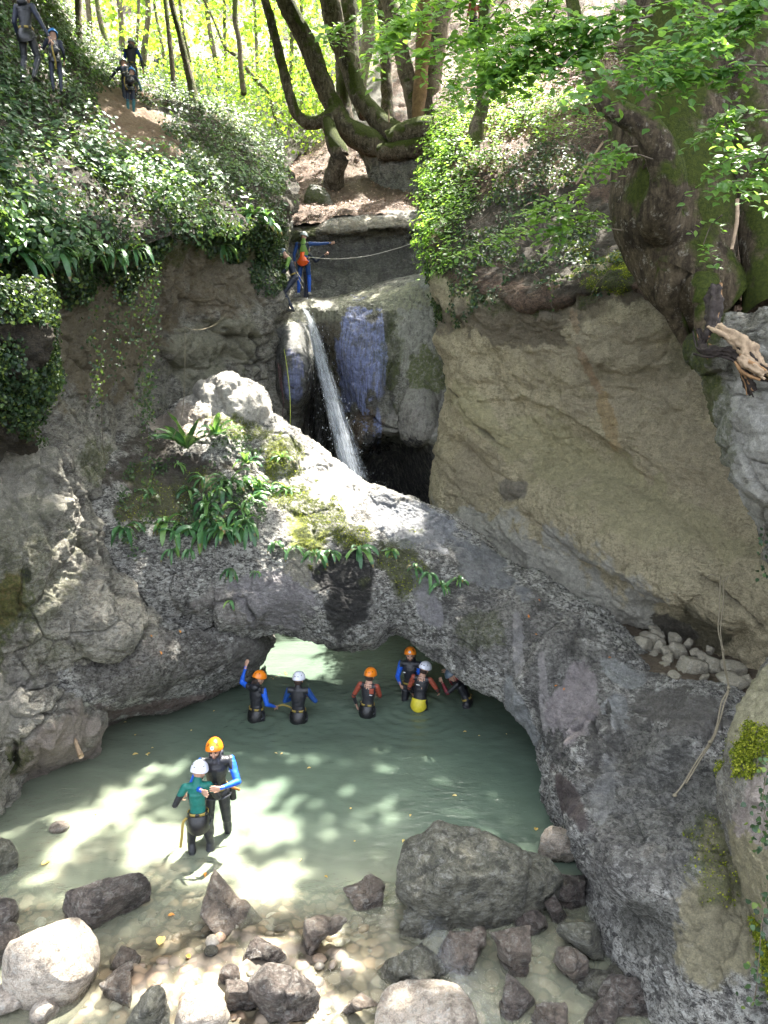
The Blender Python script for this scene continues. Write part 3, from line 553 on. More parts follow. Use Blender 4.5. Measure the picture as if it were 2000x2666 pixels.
rock('right_near_rock', [
 [(2050,1690,9.5),(2040,1700,8.8),(2080,1700,8.0),(2180,1690,7.4),(2400,1680,6.6),(3000,1680,5.7)],
 [(1975,1780,9.0),(1965,1790,8.4),(2010,1790,7.8),(2120,1770,7.3),(2400,1750,6.5),(3000,1750,5.6)],
 [(1925,1870,8.8),(1922,1870,8.2),(1970,1880,7.6),(2080,1870,7.1),(2400,1850,6.3),(3000,1850,5.4)],
 [(1905,2000,8.6),(1900,2000,8.0),(1945,2010,7.4),(2060,2010,6.9),(2400,2000,6.1),(3000,2000,5.2)],
 [(1915,2120,8.3),(1908,2120,7.7),(1950,2130,7.2),(2060,2130,6.7),(2400,2130,5.9),(3000,2130,5.0)],
 [(1935,2230,8.0),(1928,2230,7.4),(1965,2240,6.9),(2060,2250,6.5),(2400,2260,5.8),(3000,2260,4.9)],
 [(1955,2360,7.7),(1950,2360,7.1),(1985,2370,6.7),(2070,2380,6.3),(2400,2400,5.6),(3000,2400,4.7)],
 [(1990,2480,7.5),(1990,2480,6.9),(2020,2490,6.5),(2090,2500,6.1),(2400,2520,5.5),(3000,2520,4.6)],
 [(2010,2620,7.3),(2010,2620,6.8),(2040,2640,6.4),(2110,2660,6.0),(2400,2700,5.4),(3000,2700,4.5)],
 [(2050,2850,7.2),(2050,2850,6.8),(2080,2850,6.4),(2150,2850,6.0),(2400,2900,5.4),(3000,2900,4.5)],
], 320, 170, M['lime'], rough=0.08, facet=0.05, seed=151,
 cols=[((0.42,0.39,0.25),(1960,1850,90,130,0),0.95),((0.40,0.34,0.30),(1985,2080,60,120,0),0.9),((0.34,0.30,0.17),(1960,2300,60,160,0),0.8)],
 moss=[((1935,1990,60,60,-30),1.0),((1980,1940,50,50,0),0.8),((1990,2500,50,130,0),0.7)])
# ---- bushy bank on the far left, near
rock('left_near_bank', [
 [(-420,640,6.8),(-200,650,7.8),(-60,680,8.7),(20,720,9.2),(70,760,9.8),(90,780,10.8)],
 [(-420,800,6.7),(-200,800,7.7),(-60,810,8.6),(40,830,9.1),(95,850,9.7),(110,860,10.8)],
 [(-420,950,6.8),(-200,960,7.8),(-60,960,8.7),(40,960,9.2),(105,970,9.9),(120,970,10.9)],
 [(-420,1100,7.2),(-200,1100,8.2),(-60,1100,9.1),(30,1100,9.7),(95,1090,10.3),(110,1090,11.1)],
 [(-420,1250,8.0),(-200,1240,9.0),(-60,1220,9.9),(20,1200,10.6),(80,1180,11.3),(100,1170,11.8)],
], 170, 160, M['earth'], rough=0.30, facet=0.06, seed=161)

# ---- stream bed and the wide ground
def bed_h(x, y):
    """height of the stream bed, water level is 0"""
    W = np.stack([x, y, np.zeros_like(x)], -1)
    deep = sstep(8.3, 11.0, y + 0.30 * x + 0.5 * fbm(W * 0.5, 2, 5)) * sstep(-5.6, -2.2, x + (y - 10.5) * 0.5 * -0.2)
    d = 0.20 + 0.18 * sstep(7.4, 9.6, y) + 0.85 * deep
    d = d + 0.35 * sstep(0.2, 1.2, x) * sstep(8.0, 9.0, y)
    d = d - 0.30 * np.exp(-((x + 1.5) ** 2 / 2.2 + (y - 6.9) ** 2 / 0.5)) + 0.06 * fbm(W * 1.3, 3, 8)
    return -np.clip(d, 0.03, 1.6)
gx = np.linspace(-9, 11, 420); gy = np.linspace(2.5, 27, 460)
X, Y = np.meshgrid(gx, gy); Wb = np.stack([X, Y, 0 * X], -1)
d1, d2, cid = worley(np.stack([X * 5, Y * 5, 0 * X], -1) + 0.4 * fbm(Wb * 3, 2, 3)[..., None], 9)
near = sstep(12, 9, Y)
Hb = bed_h(X, Y) + near * 0.06 * np.sqrt(np.clip(1 - (d1 / 0.75) ** 2, 0, 1)) * (0.3 + cid) + 0.01 * fbm(Wb * 9, 3, 2)
m, t, out = newmat('gravel_bed'); b = NB(t); v = b.coord()
vo = b.n('ShaderNodeTexVoronoi'); vo.inputs['Scale'].default_value = 6.5; b.l(v, vo.inputs['Vector'])
c = b.mix(0.75, b.ramp(b.noise(v, 2.2, 6), [(0.3, (0.15, 0.11, 0.07)), (0.7, (0.27, 0.21, 0.14))]), b.ramp(vo.outputs['Color'], [(0.2, (0.12, 0.095, 0.07)), (0.45, (0.22, 0.18, 0.13)), (0.6, (0.23, 0.15, 0.095)), (0.85, (0.32, 0.29, 0.23))]))
c = b.mix(1.0, c, b.ramp(vo.outputs['Distance'], [(0.0, 1.15), (0.45, 1.0), (0.62, 0.35)]), 'MULTIPLY')
p = b.n('ShaderNodeBsdfPrincipled'); b.l(c, p.inputs['Base Color']); p.inputs['Roughness'].default_value = 0.7; b.l(p.outputs[0], out.inputs[0])
M['bed'] = m
tag(build('stream_bed', np.stack([X, Y, Hb], -1), gfaces(*X.shape)[:, ::-1], m), kind='structure')
g = np.linspace(-260, 260, 60); X2, Y2 = np.meshgrid(g, g)
tag(build('ground', np.stack([X2, Y2 + 60, -2.2 + 0.3 * fbm(np.stack([X2, Y2, 0 * X2], -1) * 0.05, 2, 1)], -1), gfaces(60, 60)[:, ::-1], M['earth']), kind='structure')

# ---- water
gx = np.linspace(-8.5, 10.5, 360); gy = np.linspace(2.6, 26.5, 440)
X, Y = np.meshgrid(gx, gy)
dep = -bed_h(X, Y)
murk = 1 - np.exp(-np.clip(dep - 0.06, 0, 9) * 3.7)
WN = np.stack([X, Y, 0 * X], -1)
Zs = 0.004 * fbm(WN * 1.6, 3, 77) + 0.0015 * fbm(WN * np.array([5., 9., 1.]), 2, 78)
# rings around the two waders
for cx, cy_, r in ((-2.35, 9.25, 1.2), (-2.6, 8.8, 1.2), (-2.3, 12.6, 1.4), (0.6, 13.2, 2.0)):
    d = np.hypot(X - cx, Y - cy_); Zs = Zs + 0.009 * np.sin(d * 26) * np.exp(-(d / r) ** 2 * 2.2) + 0.012 * np.exp(-(d / r) ** 2) * fbm(WN * 9, 2, 5)
m, t, out = newmat('milky_green_water'); b = NB(t); v = b.coord()
mk = b.attr('murk').outputs['Fac']; fall = b.attr('foam').outputs['Fac']
col = b.ramp(mk, [(0.0, (0.38, 0.34, 0.25)), (0.55, (0.30, 0.33, 0.235)), (0.9, (0.15, 0.185, 0.138)), (1.0, (0.088, 0.125, 0.094))])
sw = b.noise(b.coord((1, 1.8, 1)), 0.9, 4, 0.5, 1.2)
col = b.mix(1.0, col, b.ramp(sw, [(0.3, 0.85), (0.7, 1.15)]), 'MULTIPLY')
col = b.mix(b.math('MULTIPLY', fall, b.ramp(b.noise(b.coord((1, 1, 1)), 6, 8, 0.75, 1.0), [(0.46, 0.0), (0.58, 1.0)])), col, (0.75, 0.8, 0.82))
df = b.n('ShaderNodeBsdfDiffuse'); b.l(col, df.inputs[0])
tp = b.n('ShaderNodeBsdfTransparent'); tp.inputs[0].default_value = (0.93, 0.96, 0.92, 1)
mx = b.n('ShaderNodeMixShader'); b.l(b.math('ADD', b.math('MULTIPLY', mk, 0.97), b.math('MULTIPLY', fall, 0.5), True), mx.inputs[0]); b.l(tp.outputs[0], mx.inputs[1]); b.l(df.outputs[0], mx.inputs[2])
gl = b.n('ShaderNodeBsdfGlossy'); gl.inputs['Roughness'].default_value = 0.06; gl.inputs[0].default_value = (1, 1, 1, 1)
bp = b.n('ShaderNodeBump'); bp.inputs['Strength'].default_value = 0.4; bp.inputs['Distance'].default_value = 0.05
hh = b.math('ADD', b.noise(b.coord((1, 1.9, 1)), 5, 4, 0.55, 0.4), b.math('MULTIPLY', b.noise(b.coord((1, 1.5, 1)), 18, 3, 0.6), 0.25))
b.l(hh, bp.inputs['Height']); b.l(bp.outputs[0], gl.inputs['Normal'])
fr = b.n('ShaderNodeFresnel'); fr.inputs[0].default_value = 1.33; b.l(bp.outputs[0], fr.inputs['Normal'])
m2 = b.n('ShaderNodeMixShader'); b.l(fr.outputs[0], m2.inputs[0]); b.l(mx.outputs[0], m2.inputs[1]); b.l(gl.outputs[0], m2.inputs[2]); b.l(m2.outputs[0], out.inputs[0])
M['water'] = m
pxw, pyw, _ = PX(np.stack([X, Y, 0 * X], -1))
foam = np.clip(0.5 * blob(pxw, pyw, (1150, 2420, 55, 130, -25), fbm(WN * 3, 3, 4)) * 0.5 + 0.5 * blob(pxw, pyw, (860, 2420, 50, 30, 0), fbm(WN * 3, 3, 6)), 0, 1)
tag(build('water', np.stack([X, Y, Zs], -1), gfaces(*X.shape)[:, ::-1], m, attrs={'murk': murk.ravel(), 'foam': foam.ravel()}), kind='structure')
# ================================================================== plants
rng = np.random.default_rng(7)
def unit(a): return a / np.maximum(np.linalg.norm(a, axis=-1, keepdims=True), 1e-9)
TM = {  # leaf templates: verts (x across, y along, z up) and faces
 'ivy': (np.array([[0,0,0],[-.42,.18,.05],[-.38,.62,.07],[0,1.05,-.06],[.38,.62,.07],[.42,.18,.05],[0,.5,0]]), np.array([[0,6,2,1],[6,3,2,2],[0,5,4,6],[6,4,3,3]])),
 'far': (np.array([[0,0,0],[-.42,.5,.12],[0,1.,0],[.42,.5,.12]]), np.array([[0,2,1],[0,3,2]])),
 'beech': (np.array([[0,0,0],[-.24,.2,.03],[-.34,.5,.06],[-.2,.82,.03],[0,1.08,-.1],[.2,.82,.03],[.34,.5,.06],[.24,.2,.03],[0,.5,-.01]]), np.array([[0,8,2,1],[8,4,3,2],[0,7,6,8],[8,6,5,4]])),
}
TM['ivy'] = (TM['ivy'][0], np.array([[0,6,1],[6,2,1],[6,3,2],[0,5,6],[6,5,4],[6,4,3]]))
def leaves(name, pos, nrm, size, mat, tm='ivy', lc=None, down=0.0, tilt=0.5, parent=None, dirs=None):
    n = len(pos)
    if n == 0: return None
    Tv, Tf = TM[tm]
    N = unit(nrm + tilt * rng.normal(size=(n, 3)))
    d = rng.normal(size=(n, 3)) if dirs is None else dirs + 0.5 * rng.normal(size=(n, 3))
    d = d + down * np.array([0, 0, -1.0]); d = unit(d - (d * N).sum(-1, keepdims=True) * N); s = np.cross(d, N)
    sz = np.asarray(size).reshape(-1, 1, 1) * np.ones((n, 1, 1))
    V = pos[:, None, :] + sz * (Tv[None, :, 0:1] * s[:, None] + Tv[None, :, 1:2] * d[:, None] + Tv[None, :, 2:3] * N[:, None])
    k = len(Tv); Fc = (Tf[None] + (np.arange(n) * k)[:, None, None]).reshape(-1, Tf.shape[1])
    if lc is None: lc = rng.random(n)
    return build(name, V, Fc, mat, parent=parent, attrs={'lc': np.repeat(lc, k)}, smooth=False)
def scatter(gname, n, mask, up=0.0, jit=0.05):
    V, N, px, py, ms = GR[gname]
    a = np.linalg.norm(np.cross(V[1:, :-1] - V[:-1, :-1], V[:-1, 1:] - V[:-1, :-1]), axis=-1)
    wt = a * np.clip(mask(px, py, V)[:-1, :-1], 0, None); wt = wt.ravel(); c = np.cumsum(wt)
    if c[-1] <= 0: return np.zeros((0, 3)), np.zeros((0, 3))
    i = np.searchsorted(c, rng.random(n) * c[-1]); i = np.clip(i, 0, len(c) - 1)
    r, q = np.divmod(i, V.shape[1] - 1)
    u = rng.random((n, 1)); v = rng.random((n, 1))
    p = V[r, q] * (1 - u) * (1 - v) + V[r + 1, q] * u * (1 - v) + V[r, q + 1] * (1 - u) * v + V[r + 1, q + 1] * u * v
    return p + N[r, q] * (up * rng.random((n, 1)) + 0.01) + rng.normal(size=(n, 3)) * jit * 0.3, N[r, q]
def onsurf(gname, x, y):
    V, N, px, py, ms = GR[gname]; _, _, z = PX(V)
    d = (px - x) ** 2 + (py - y) ** 2 + (np.clip(z - 8, 0, 99) * 1.0)
    i = np.unravel_index(np.argmin(d), d.shape); return V[i].copy(), N[i].copy()
def within(px, py, *bs, nz=0.0):
    r = np.zeros(px.shape)
    for bq in bs: r = np.maximum(r, blob(px, py, bq, nz))
    return r

M['ivy'] = leaf_mat('ivy_leaf', [(0.0, (0.010, 0.026, 0.014)), (0.5, (0.022, 0.048, 0.022)), (0.85, (0.05, 0.095, 0.032)), (1.0, (0.15, 0.20, 0.04))], trans=0.18, rough=0.45, spec=0.35)
M['herb'] = leaf_mat('herb_leaf', [(0.0, (0.03, 0.075, 0.035)), (0.6, (0.06, 0.13, 0.055)), (1.0, (0.16, 0.26, 0.05))], trans=0.38, rough=0.4)
M['beech'] = leaf_mat('beech_leaf', [(0.0, (0.045, 0.12, 0.045)), (0.5, (0.075, 0.17, 0.045)), (1.0, (0.15, 0.26, 0.04))], trans=0.5, rough=0.45)
M['forest'] = leaf_mat('forest_leaf', [(0.0, (0.05, 0.11, 0.02)), (0.5, (0.09, 0.18, 0.025)), (1.0, (0.17, 0.25, 0.03))], trans=0.6, rough=0.5, tcol=(0.55, 0.68, 0.07))
M['canopy'] = leaf_mat('canopy_leaf', [(0.0, (0.04, 0.09, 0.02)), (1.0, (0.08, 0.15, 0.03))], trans=0.22, rough=0.5, tcol=(0.3, 0.4, 0.08))
M['fern'] = leaf_mat('tongue_fern_leaf', [(0.0, (0.14, 0.10, 0.035)), (0.06, (0.03, 0.10, 0.045)), (0.2, (0.04, 0.12, 0.05)), (0.6, (0.08, 0.19, 0.07)), (1.0, (0.18, 0.30, 0.07))], trans=0.25, rough=0.35)
M['litter'] = leaf_mat('dead_leaf', [(0.0, (0.10, 0.055, 0.035)), (0.5, (0.22, 0.13, 0.085)), (1.0, (0.40, 0.28, 0.2))], trans=0.05, rough=0.6, tcol=(0.4, 0.2, 0.1))
M['twig'] = plain('twig_bark', (0.10, 0.075, 0.05), 0.8, 0.4)
M['moss'] = leaf_mat('moss_tuft', [(0.0, (0.05, 0.07, 0.01)), (0.5, (0.16, 0.19, 0.02)), (1.0, (0.36, 0.36, 0.05))], trans=0.3, rough=0.8, spec=0.1)
def bark_mat(name, c1, c2, mossy=0.5, sc=1.0):
    m, t, out = newmat(name); b = NB(t); v = b.coord((sc, sc, sc)); vs = b.coord((2.2 * sc, 2.2 * sc, 0.5 * sc))
    c = b.mix(b.ramp(b.noise(vs, 6, 8, 0.65), [(0.35, 0.0), (0.65, 1.0)]), c1, c2)
    c = b.mix(b.ramp(b.noise(v, 3.1, 8, 0.7, 0.6), [(0.5, 0.0), (0.6, 0.75)]), c, tuple(x * 0.5 for x in c2))
    c = b.mix(b.ramp(b.noise(v, 7, 8, 0.75), [(0.56, 0.0), (0.64, 0.6)]), c, (0.36, 0.33, 0.27))
    c = b.mix(1.0, c, b.ramp(b.noise(v, 28, 6, 0.7), [(0.3, 0.6), (0.7, 1.4)]), 'MULTIPLY')
    g = b.n('ShaderNodeNewGeometry'); sx = b.n('ShaderNodeSeparateXYZ'); b.l(g.outputs['Normal'], sx.inputs[0])
    up = b.math('ADD', b.math('MULTIPLY', sx.outputs[2], 0.35), b.math('ADD', b.noise(v, 1.7, 6, 0.6), -0.62 + mossy * 0.25))
    mf = b.ramp(up, [(0.02, 0.0), (0.12, 1.0)])
    c = b.mix(mf, c, b.ramp(b.noise(v, 22, 6, 0.7), [(0.3, (0.03, 0.045, 0.01)), (0.7, (0.11, 0.135, 0.02))]))
    p = b.n('ShaderNodeBsdfPrincipled'); b.l(c, p.inputs['Base Color']); p.inputs['Roughness'].default_value = 0.9; p.inputs['Specular IOR Level'].default_value = 0.2
    bp = b.n('ShaderNodeBump'); bp.inputs['Strength'].default_value = 0.9; bp.inputs['Distance'].default_value = 0.09
    b.l(b.math('ADD', b.noise(vs, 9, 9, 0.75, 0.4), b.math('MULTIPLY', mf, b.noise(v, 60, 3, 0.8))), bp.inputs['Height']); b.l(bp.outputs[0], p.inputs['Normal']); b.l(p.outputs[0], out.inputs[0]); return m
M['bark'] = bark_mat('mossy_beech_bark', (0.23, 0.19, 0.135), (0.07, 0.055, 0.038), 0.42)
M['bark_grey'] = bark_mat('grey_beech_bark', (0.27, 0.22, 0.165), (0.14, 0.11, 0.08), 0.1)
M['bark_far'] = bark_mat('far_bark', (0.16, 0.13, 0.085), (0.09, 0.07, 0.045), 0.45, 0.6)
M['bark_big'] = bark_mat('old_beech_bark', (0.155, 0.12, 0.075), (0.05, 0.037, 0.024), 0.55, 0.9)

def tube(name, pts, rad, mat, parent=None, seg=14, step=0.15, lump=0.12, seed=0, attrs=None, cap=True, smooth=True, flute=0.0):
    pts = np.asarray(pts, float); rad = np.asarray(rad, float)
    L = np.linalg.norm(np.diff(pts, axis=0), axis=1).sum(); n = max(int(L / step), len(pts) * 3)
    c = cr(pts, n, 0); r = cr(rad, n, 0)
    t = unit(np.gradient(c, axis=0)); ref = np.array([0.13, 0.31, 0.94]); ref = np.where(np.abs((t * ref).sum(-1, keepdims=True)) > 0.93, np.array([[1.0, 0, 0]]), ref[None])
    u = unit(np.cross(t, ref)); v = np.cross(t, u); a = np.linspace(0, 2 * np.pi, seg, endpoint=False)
    V = c[:, None] + r[:, None, None] * (np.cos(a)[None, :, None] * u[:, None] + np.sin(a)[None, :, None] * v[:, None])
    if lump:
        rel = V - c[:, None]
        k = 1 + lump * (fbm(V / (r.mean() * 2.2) + seed, 3, seed) * 1.4 + 0.6 * fbm(V / (r.mean() * 0.7) + seed, 2, seed + 3)) + flute * np.cos(a * 5 + seed)[None] * 1.0
        V = c[:, None] + rel * k[..., None]
    Fq = gfaces(n, seg, False, True); V = V.reshape(-1, 3); Fl = [Fq]
    if cap:
        V = np.vstack([V, c[0:1], c[-1:]]); k0 = n * seg; i = np.arange(seg); j = (i + 1) % seg
        Fl.append(np.stack([i, np.full(seg, k0), j], -1)); b0 = (n - 1) * seg
        Fl.append(np.stack([b0 + i, b0 + j, np.full(seg, k0 + 1)], -1))
    return build(name, V, Fl, mat, parent=parent, smooth=smooth, attrs=attrs)

# ---------------------------------------------------------------- trees
TREES = []   # (root, axis points, crown lists)
def tree(label, stems, mat, group=None, name='tree', lump=0.12, seg=14, up=True, crown=True, cat='tree'):
    """stems: list of lists of (px,py,depth,width_px) from the foot upward"""
    foot = P(*stems[0][0][:3]); root = empty(name, tuple(foot)); tag(root, label, cat, group)
    ax = []
    for k, s in enumerate(stems):
        pts = np.array([P(x, y, z) for x, y, z, w_ in s]); rr = np.array([w_ * z / F_ / 2 for x, y, z, w_ in s])
        if up and k == 0:
            d = unit(pts[-1] - pts[-2]); d = unit(d + np.array([0, 0, 1.2])); top = pts[-1]
            hgt = max(20.5 - top[2], 3.0); e = [top + d * hgt * f + 0.4 * rng.normal(size=3) * f for f in (0.5, 1.0)]
            pts = np.vstack([pts, e]); rr = np.append(rr, [rr[-1] * 0.75, rr[-1] * 0.4])
        o = tube('trunk' if k == 0 else 'limb', pts - foot, rr, mat, root, seg=seg, lump=lump, seed=len(TREES) * 5 + k, step=max(0.12, rr[0] * 0.5))
        ax.append(pts)
    TREES.append([root, np.vstack(ax), [], crown])
    return root
# big mossy clump over the falls: stems from one long root mass
mt = tree('broad multi-stemmed beech with mossy curved trunks above the waterfall', [
  [(1010,395,26.4,40),(960,370,26.6,66),(900,330,26.8,60),(865,270,26.8,52),(835,200,26.6,48),(800,110,26.4,46),(760,40,26.2,44),(725,-40,26,42)],
  [(1080,375,26.4,70),(1020,345,26.6,60),(965,290,26.8,52),(930,240,26.9,50),(905,160,26.9,52),(875,80,26.8,55),(850,-60,26.6,55)],
  [(880,285,26.7,34),(850,308,26.5,34),(805,322,26.3,30),(775,300,26.2,27),(755,250,26.1,26),(735,170,26,25),(715,90,25.9,24),(690,0,25.8,22),(675,-60,25.8,20)],
  [(985,398,26.2,40),(1040,392,26.0,46),(1100,385,25.9,50),(1150,375,25.8,46),(1200,360,25.9,30)],
  [(1010,370,26.3,60),(1070,350,26.2,80),(1130,350,26.1,90),(1180,345,26.2,60)],
  [(900,330,28.6,44),(893,220,28.6,36),(888,110,28.7,34),(884,-60,28.7,34)],
  [(1010,320,28.2,36),(1006,220,28.2,30),(1002,100,28.3,28),(985,-60,28.3,28)],
  [(950,300,27.4,40),(925,220,27.8,44),(910,120,28,46),(900,-60,28,48)],
], M['bark'], name='beech_tree', lump=0.16)
tree('mossy crooked stub of trunk standing on the litter slope', [
  [(862,530,27.6,70),(868,492,26.6,58),(878,440,25.9,48),(885,400,25.6,50),(866,360,25.8,40),(852,310,26.1,34)]], M['bark'], name='beech_tree', up=False, crown=False, lump=0.2)
tree('grey smooth trunk leaning left beside the brown trunk', [[(1092,350,27,44),(1080,280,27,44),(1062,200,27.2,42),(1040,110,27.4,40),(1000,-60,27.6,44)],[(1085,250,27,20),(1062,150,26.8,18),(1040,40,26.7,14)]], M['bark_grey'], name='beech_tree')
tree('warm brown straight trunk between two grey trunks', [[(1088,340,26.4,34),(1090,280,26.4,36),(1100,150,26.5,38),(1105,60,26.6,38),(1110,-60,26.7,40)]], plain('orange_brown_bark', (0.19, 0.115, 0.055), 0.85, 0.4, 8, 0.8, 0.2, 30), name='pine_tree')
tree('pale thick trunk rising right of the brown trunk', [[(1125,340,27,50),(1122,280,27,48),(1128,180,27,50),(1145,60,27.2,52),(1155,-60,27.4,54)]], M['bark_grey'], name='beech_tree')
tree('dark slim trunk leaning over the sunlit ivy', [[(1228,415,21.0,46),(1240,340,21.2,38),(1255,280,21.3,34),(1258,200,21.5,30),(1262,100,21.8,30),(1265,-60,22,28)]], M['bark'], name='beech_tree')
GB = 'thin trunks in the sunlit wood'
far = [
 ([(212,150,26,17),(205,60,26,17),(200,-50,26,18)], 'dark straight trunk behind the tall walker and helmeted child'),
 ([(238,120,34,14),(232,40,34,14),(225,-50,34,13)], 'slim trunk just right of the dark straight trunk'),
 ([(285,130,34,13),(262,60,34,12),(245,-50,34,12)], 'slim trunk leaning left above the dirt path'),
 ([(318,130,36,18),(316,60,36,14),(306,-50,36,13)], 'trunk behind the helmet of the rear walker'),
 ([(352,140,36,9),(360,60,36,8),(362,-50,36,8)], 'thin trunk right of the rear walker'),
 ([(372,170,33,20),(378,110,33,16),(386,40,33,14),(382,-50,33,14)], 'bowed trunk at the right of the rear walker'),
 ([(433,180,38,8),(420,110,38,8),(405,30,38,7),(398,-50,38,7)], 'very thin trunk above the grey helmeted pair'),
 ([(458,275,29,15),(452,210,29,13),(447,150,29,13),(437,60,29,11),(424,-50,29,10)], 'thin trunk with a swollen bend before the red helmet'),
 ([(508,290,27,34),(500,230,27,22),(484,160,27,18),(468,90,27,15),(450,20,27,14),(440,-50,27,13)], 'trunk with flared foot at the end of the path'),
 ([(495,160,33,9),(478,80,33,8),(462,-50,33,8)], 'thin trunk crossing behind the flared trunk'),
 ([(572,200,38,13),(560,150,38,12),(545,70,38,12),(530,-50,38,12)], 'straight grey trunk leaning left in mid wood'),
 ([(635,245,31,17),(628,180,31,13),(622,100,31,13),(612,50,31,14),(612,-50,31,13)], 'kinked trunk by the dark rock outcrop'),
 ([(745,415,34,14),(728,350,34,10),(712,290,34,9),(695,240,34,10),(650,190,34,10),(620,150,34,9),(585,120,34,8)], 'thin trunk arching left over the gully'),
 ([(757,420,36,16),(757,330,36,11),(757,220,36,11),(760,100,36,11),(758,-50,36,11)], 'straight stem rising from the gully thicket'),
 ([(772,400,38,10),(782,300,38,8),(790,200,38,8),(786,60,38,8),(782,-50,38,8)], 'slender stem beside the gully thicket'),
 ([(672,230,44,8),(668,120,44,8),(660,-50,44,8)], 'faint thin trunk far in the bright leaves'),
 ([(590,190,48,8),(585,90,48,8),(584,-50,48,8)], 'faintest upright trunk far in the wood'),
 ([(160,95,30,20),(150,20,30,20),(148,-60,30,20)], 'thick mossy trunk at the upper left'),
 ([(925,250,33,50),(945,170,34,36),(960,90,34,34),(955,-60,34,34)], 'shadowed trunk standing behind the mossy stems'),
 ([(700,260,50,9),(706,120,50,9),(716,-50,50,8)], 'pale distant trunk left of the curved stem'),
]
for s, l in far: tree(l, [s], M['bark_far'], GB, seg=8, lump=0.1)
# the old beech on the right
big = tree('huge old beech with knotted trunk at the cliff edge', [
  [(1880,800,10.9,200),(1810,740,10.9,230),(1780,660,11.0,260),(1750,560,11.1,290),(1745,440,11.2,290),(1740,300,11.3,300),(1765,160,11.3,270),(1780,40,11.3,260),(1785,-80,11.3,260)],
  [(1740,610,10.7,120),(1715,560,10.3,110),(1740,480,10.0,100),(1725,400,9.9,80),(1690,340,9.8,76),(1650,315,9.8,60),(1600,285,9.8,56),(1565,250,9.8,52),(1545,200,9.8,44),(1520,120,9.9,38),(1500,60,10,34),(1480,-60,10,30)],
  [(2030,800,10.4,190),(2005,700,10.5,150),(1985,620,10.6,125),(1970,500,10.7,120),(1960,350,10.7,130),(1945,200,10.8,130),(1960,60,10.9,150),(1975,-80,11,150)],
  [(1690,560,11.1,120),(1660,470,11.2,110),(1660,380,11.2,90),(1670,250,11.3,70),(1690,60,11.4,110),(1700,-80,11.5,130)],
  [(1700,420,10.4,60),(1660,360,10.5,50),(1640,300,10.6,40),(1648,230,10.6,26),(1640,170,10.6,14),(1600,125,10.5,9)],
  [(1760,700,10.5,90),(1735,760,10.6,64),(1755,820,10.8,46),(1790,900,10.9,30),(1810,960,10.9,18)],
  [(1830,740,10.3,80),(1840,800,10.0,60),(1830,850,10.0,40),(1850,890,10.0,26)],
], M['bark_big'], name='beech_tree', lump=0.14, seg=40, cat='tree')

# ---------------------------------------------------------------- canopy overhead: unseen crowns of these trees, cleared along sun rays to the wanted lit spots
LIT = [(830,1250,15.3,1.0),(900,1290,15.2,.9),(965,1320,15.0,.7),(1040,1340,14.9,.4),(770,1190,15.9,.5),(860,1340,14.7,.4),(590,1045,16.4,.7),(490,1115,15.8,.7),(540,1090,16.0,.6),(700,1150,16.4,.35),(660,1070,17.0,.45),
       (560,1180,15.3,.35),(620,1210,15.1,.3),(800,1370,14.7,.35),(850,1400,14.4,.35),(730,1450,13.8,.2),(830,1460,13.7,.25),(650,1300,14.5,.15),(720,840,20.3,.3),(770,900,19.9,.25),(830,800,21,.3),(1110,780,20.5,.3),
       (1180,470,21,1.0),(1250,350,22,1.1),(1380,270,23,1.3),(1150,560,19.8,.6),(1125,650,19.2,.4),(1300,420,20,.7),(1450,330,21.5,.6),(1450,500,17.8,.35),
       (200,430,13.4,.7),(400,500,15.2,.8),(100,470,12.8,.5),(330,560,13.8,.4),(560,560,17.2,.5),(50,700,9.6,.5),(40,900,9.2,.4),(500,420,19,.5),(260,370,16,.5),(20,620,10.6,.4),(150,560,12.4,.35),
       (1500,640,14.5,.3),(1960,1150,8.9,.3),(820,520,25.6,.5),(740,560,24,.5),(700,720,20.4,.3),(420,310,21.5,.7),(120,250,17,.5)]
LW = [(P(x, y, z), r) for x, y, z, r in LIT]
LW += [(PW(x, y, h), r) for x, y, h, r in [(800,1705,0,1.2),(700,1740,0,.7),(650,1830,0,.4),(780,1850,0,.3),
       (640,2110,0,.5),(730,2150,0,.36),(700,2070,0,.3),(480,2230,0,.4),(570,2180,0,.34),(600,2260,0,.36),(740,2290,0,.25),(650,2330,0,.2),(340,2060,0,.3),(270,2120,0,.33),(200,2190,0,.3),(400,2010,0,.2),(90,2300,0,.2),(400,2190,0,.3),
       (100,2400,.5,.25),(190,2440,.4,.2),(470,2560,.1,.3),(530,2600,.3,.3),(620,2510,.1,.25),(720,2450,.1,.2),(700,2570,.25,.3),(850,2580,.1,.25),(780,2620,.1,.25),(950,2610,.15,.13),(800,2370,.2,.1),(30,2560,0,.3),(150,2620,0,.25),(960,2430,.1,.13),(1120,2600,.3,.15),(330,2540,.15,.1),
       (40,1860,1.4,.3),(230,1830,1.5,.15),(20,2000,.5,.2),(560,1960,1.3,.12),(590,2010,1.0,.14)]]
Sv = np.array(SUN)
n = 56000
c = np.stack([rng.uniform(-12, 22, n), rng.uniform(6, 30, n), rng.uniform(19.5, 26, n)], -1)
c[:, 1] += (c[:, 2] - 22) * 0.35
keep = np.ones(n, bool)
wob = 1 + 0.45 * fbm(c * 0.9, 3, 301)
for q, r in LW:
    rel = c - q; tpar = rel @ Sv; d = np.linalg.norm(rel - tpar[:, None] * Sv, axis=1)
    keep &= d > (r * 1.05 + 0.12) * wob
hole = fbm(np.stack([c[:, 0] - c[:, 2] * SUN[0] / SUN[2], c[:, 1] - c[:, 2] * SUN[1] / SUN[2], 0 * c[:, 0]], -1) * 0.8, 3, 303)
keep &= hole < 0.62
c = c[keep]
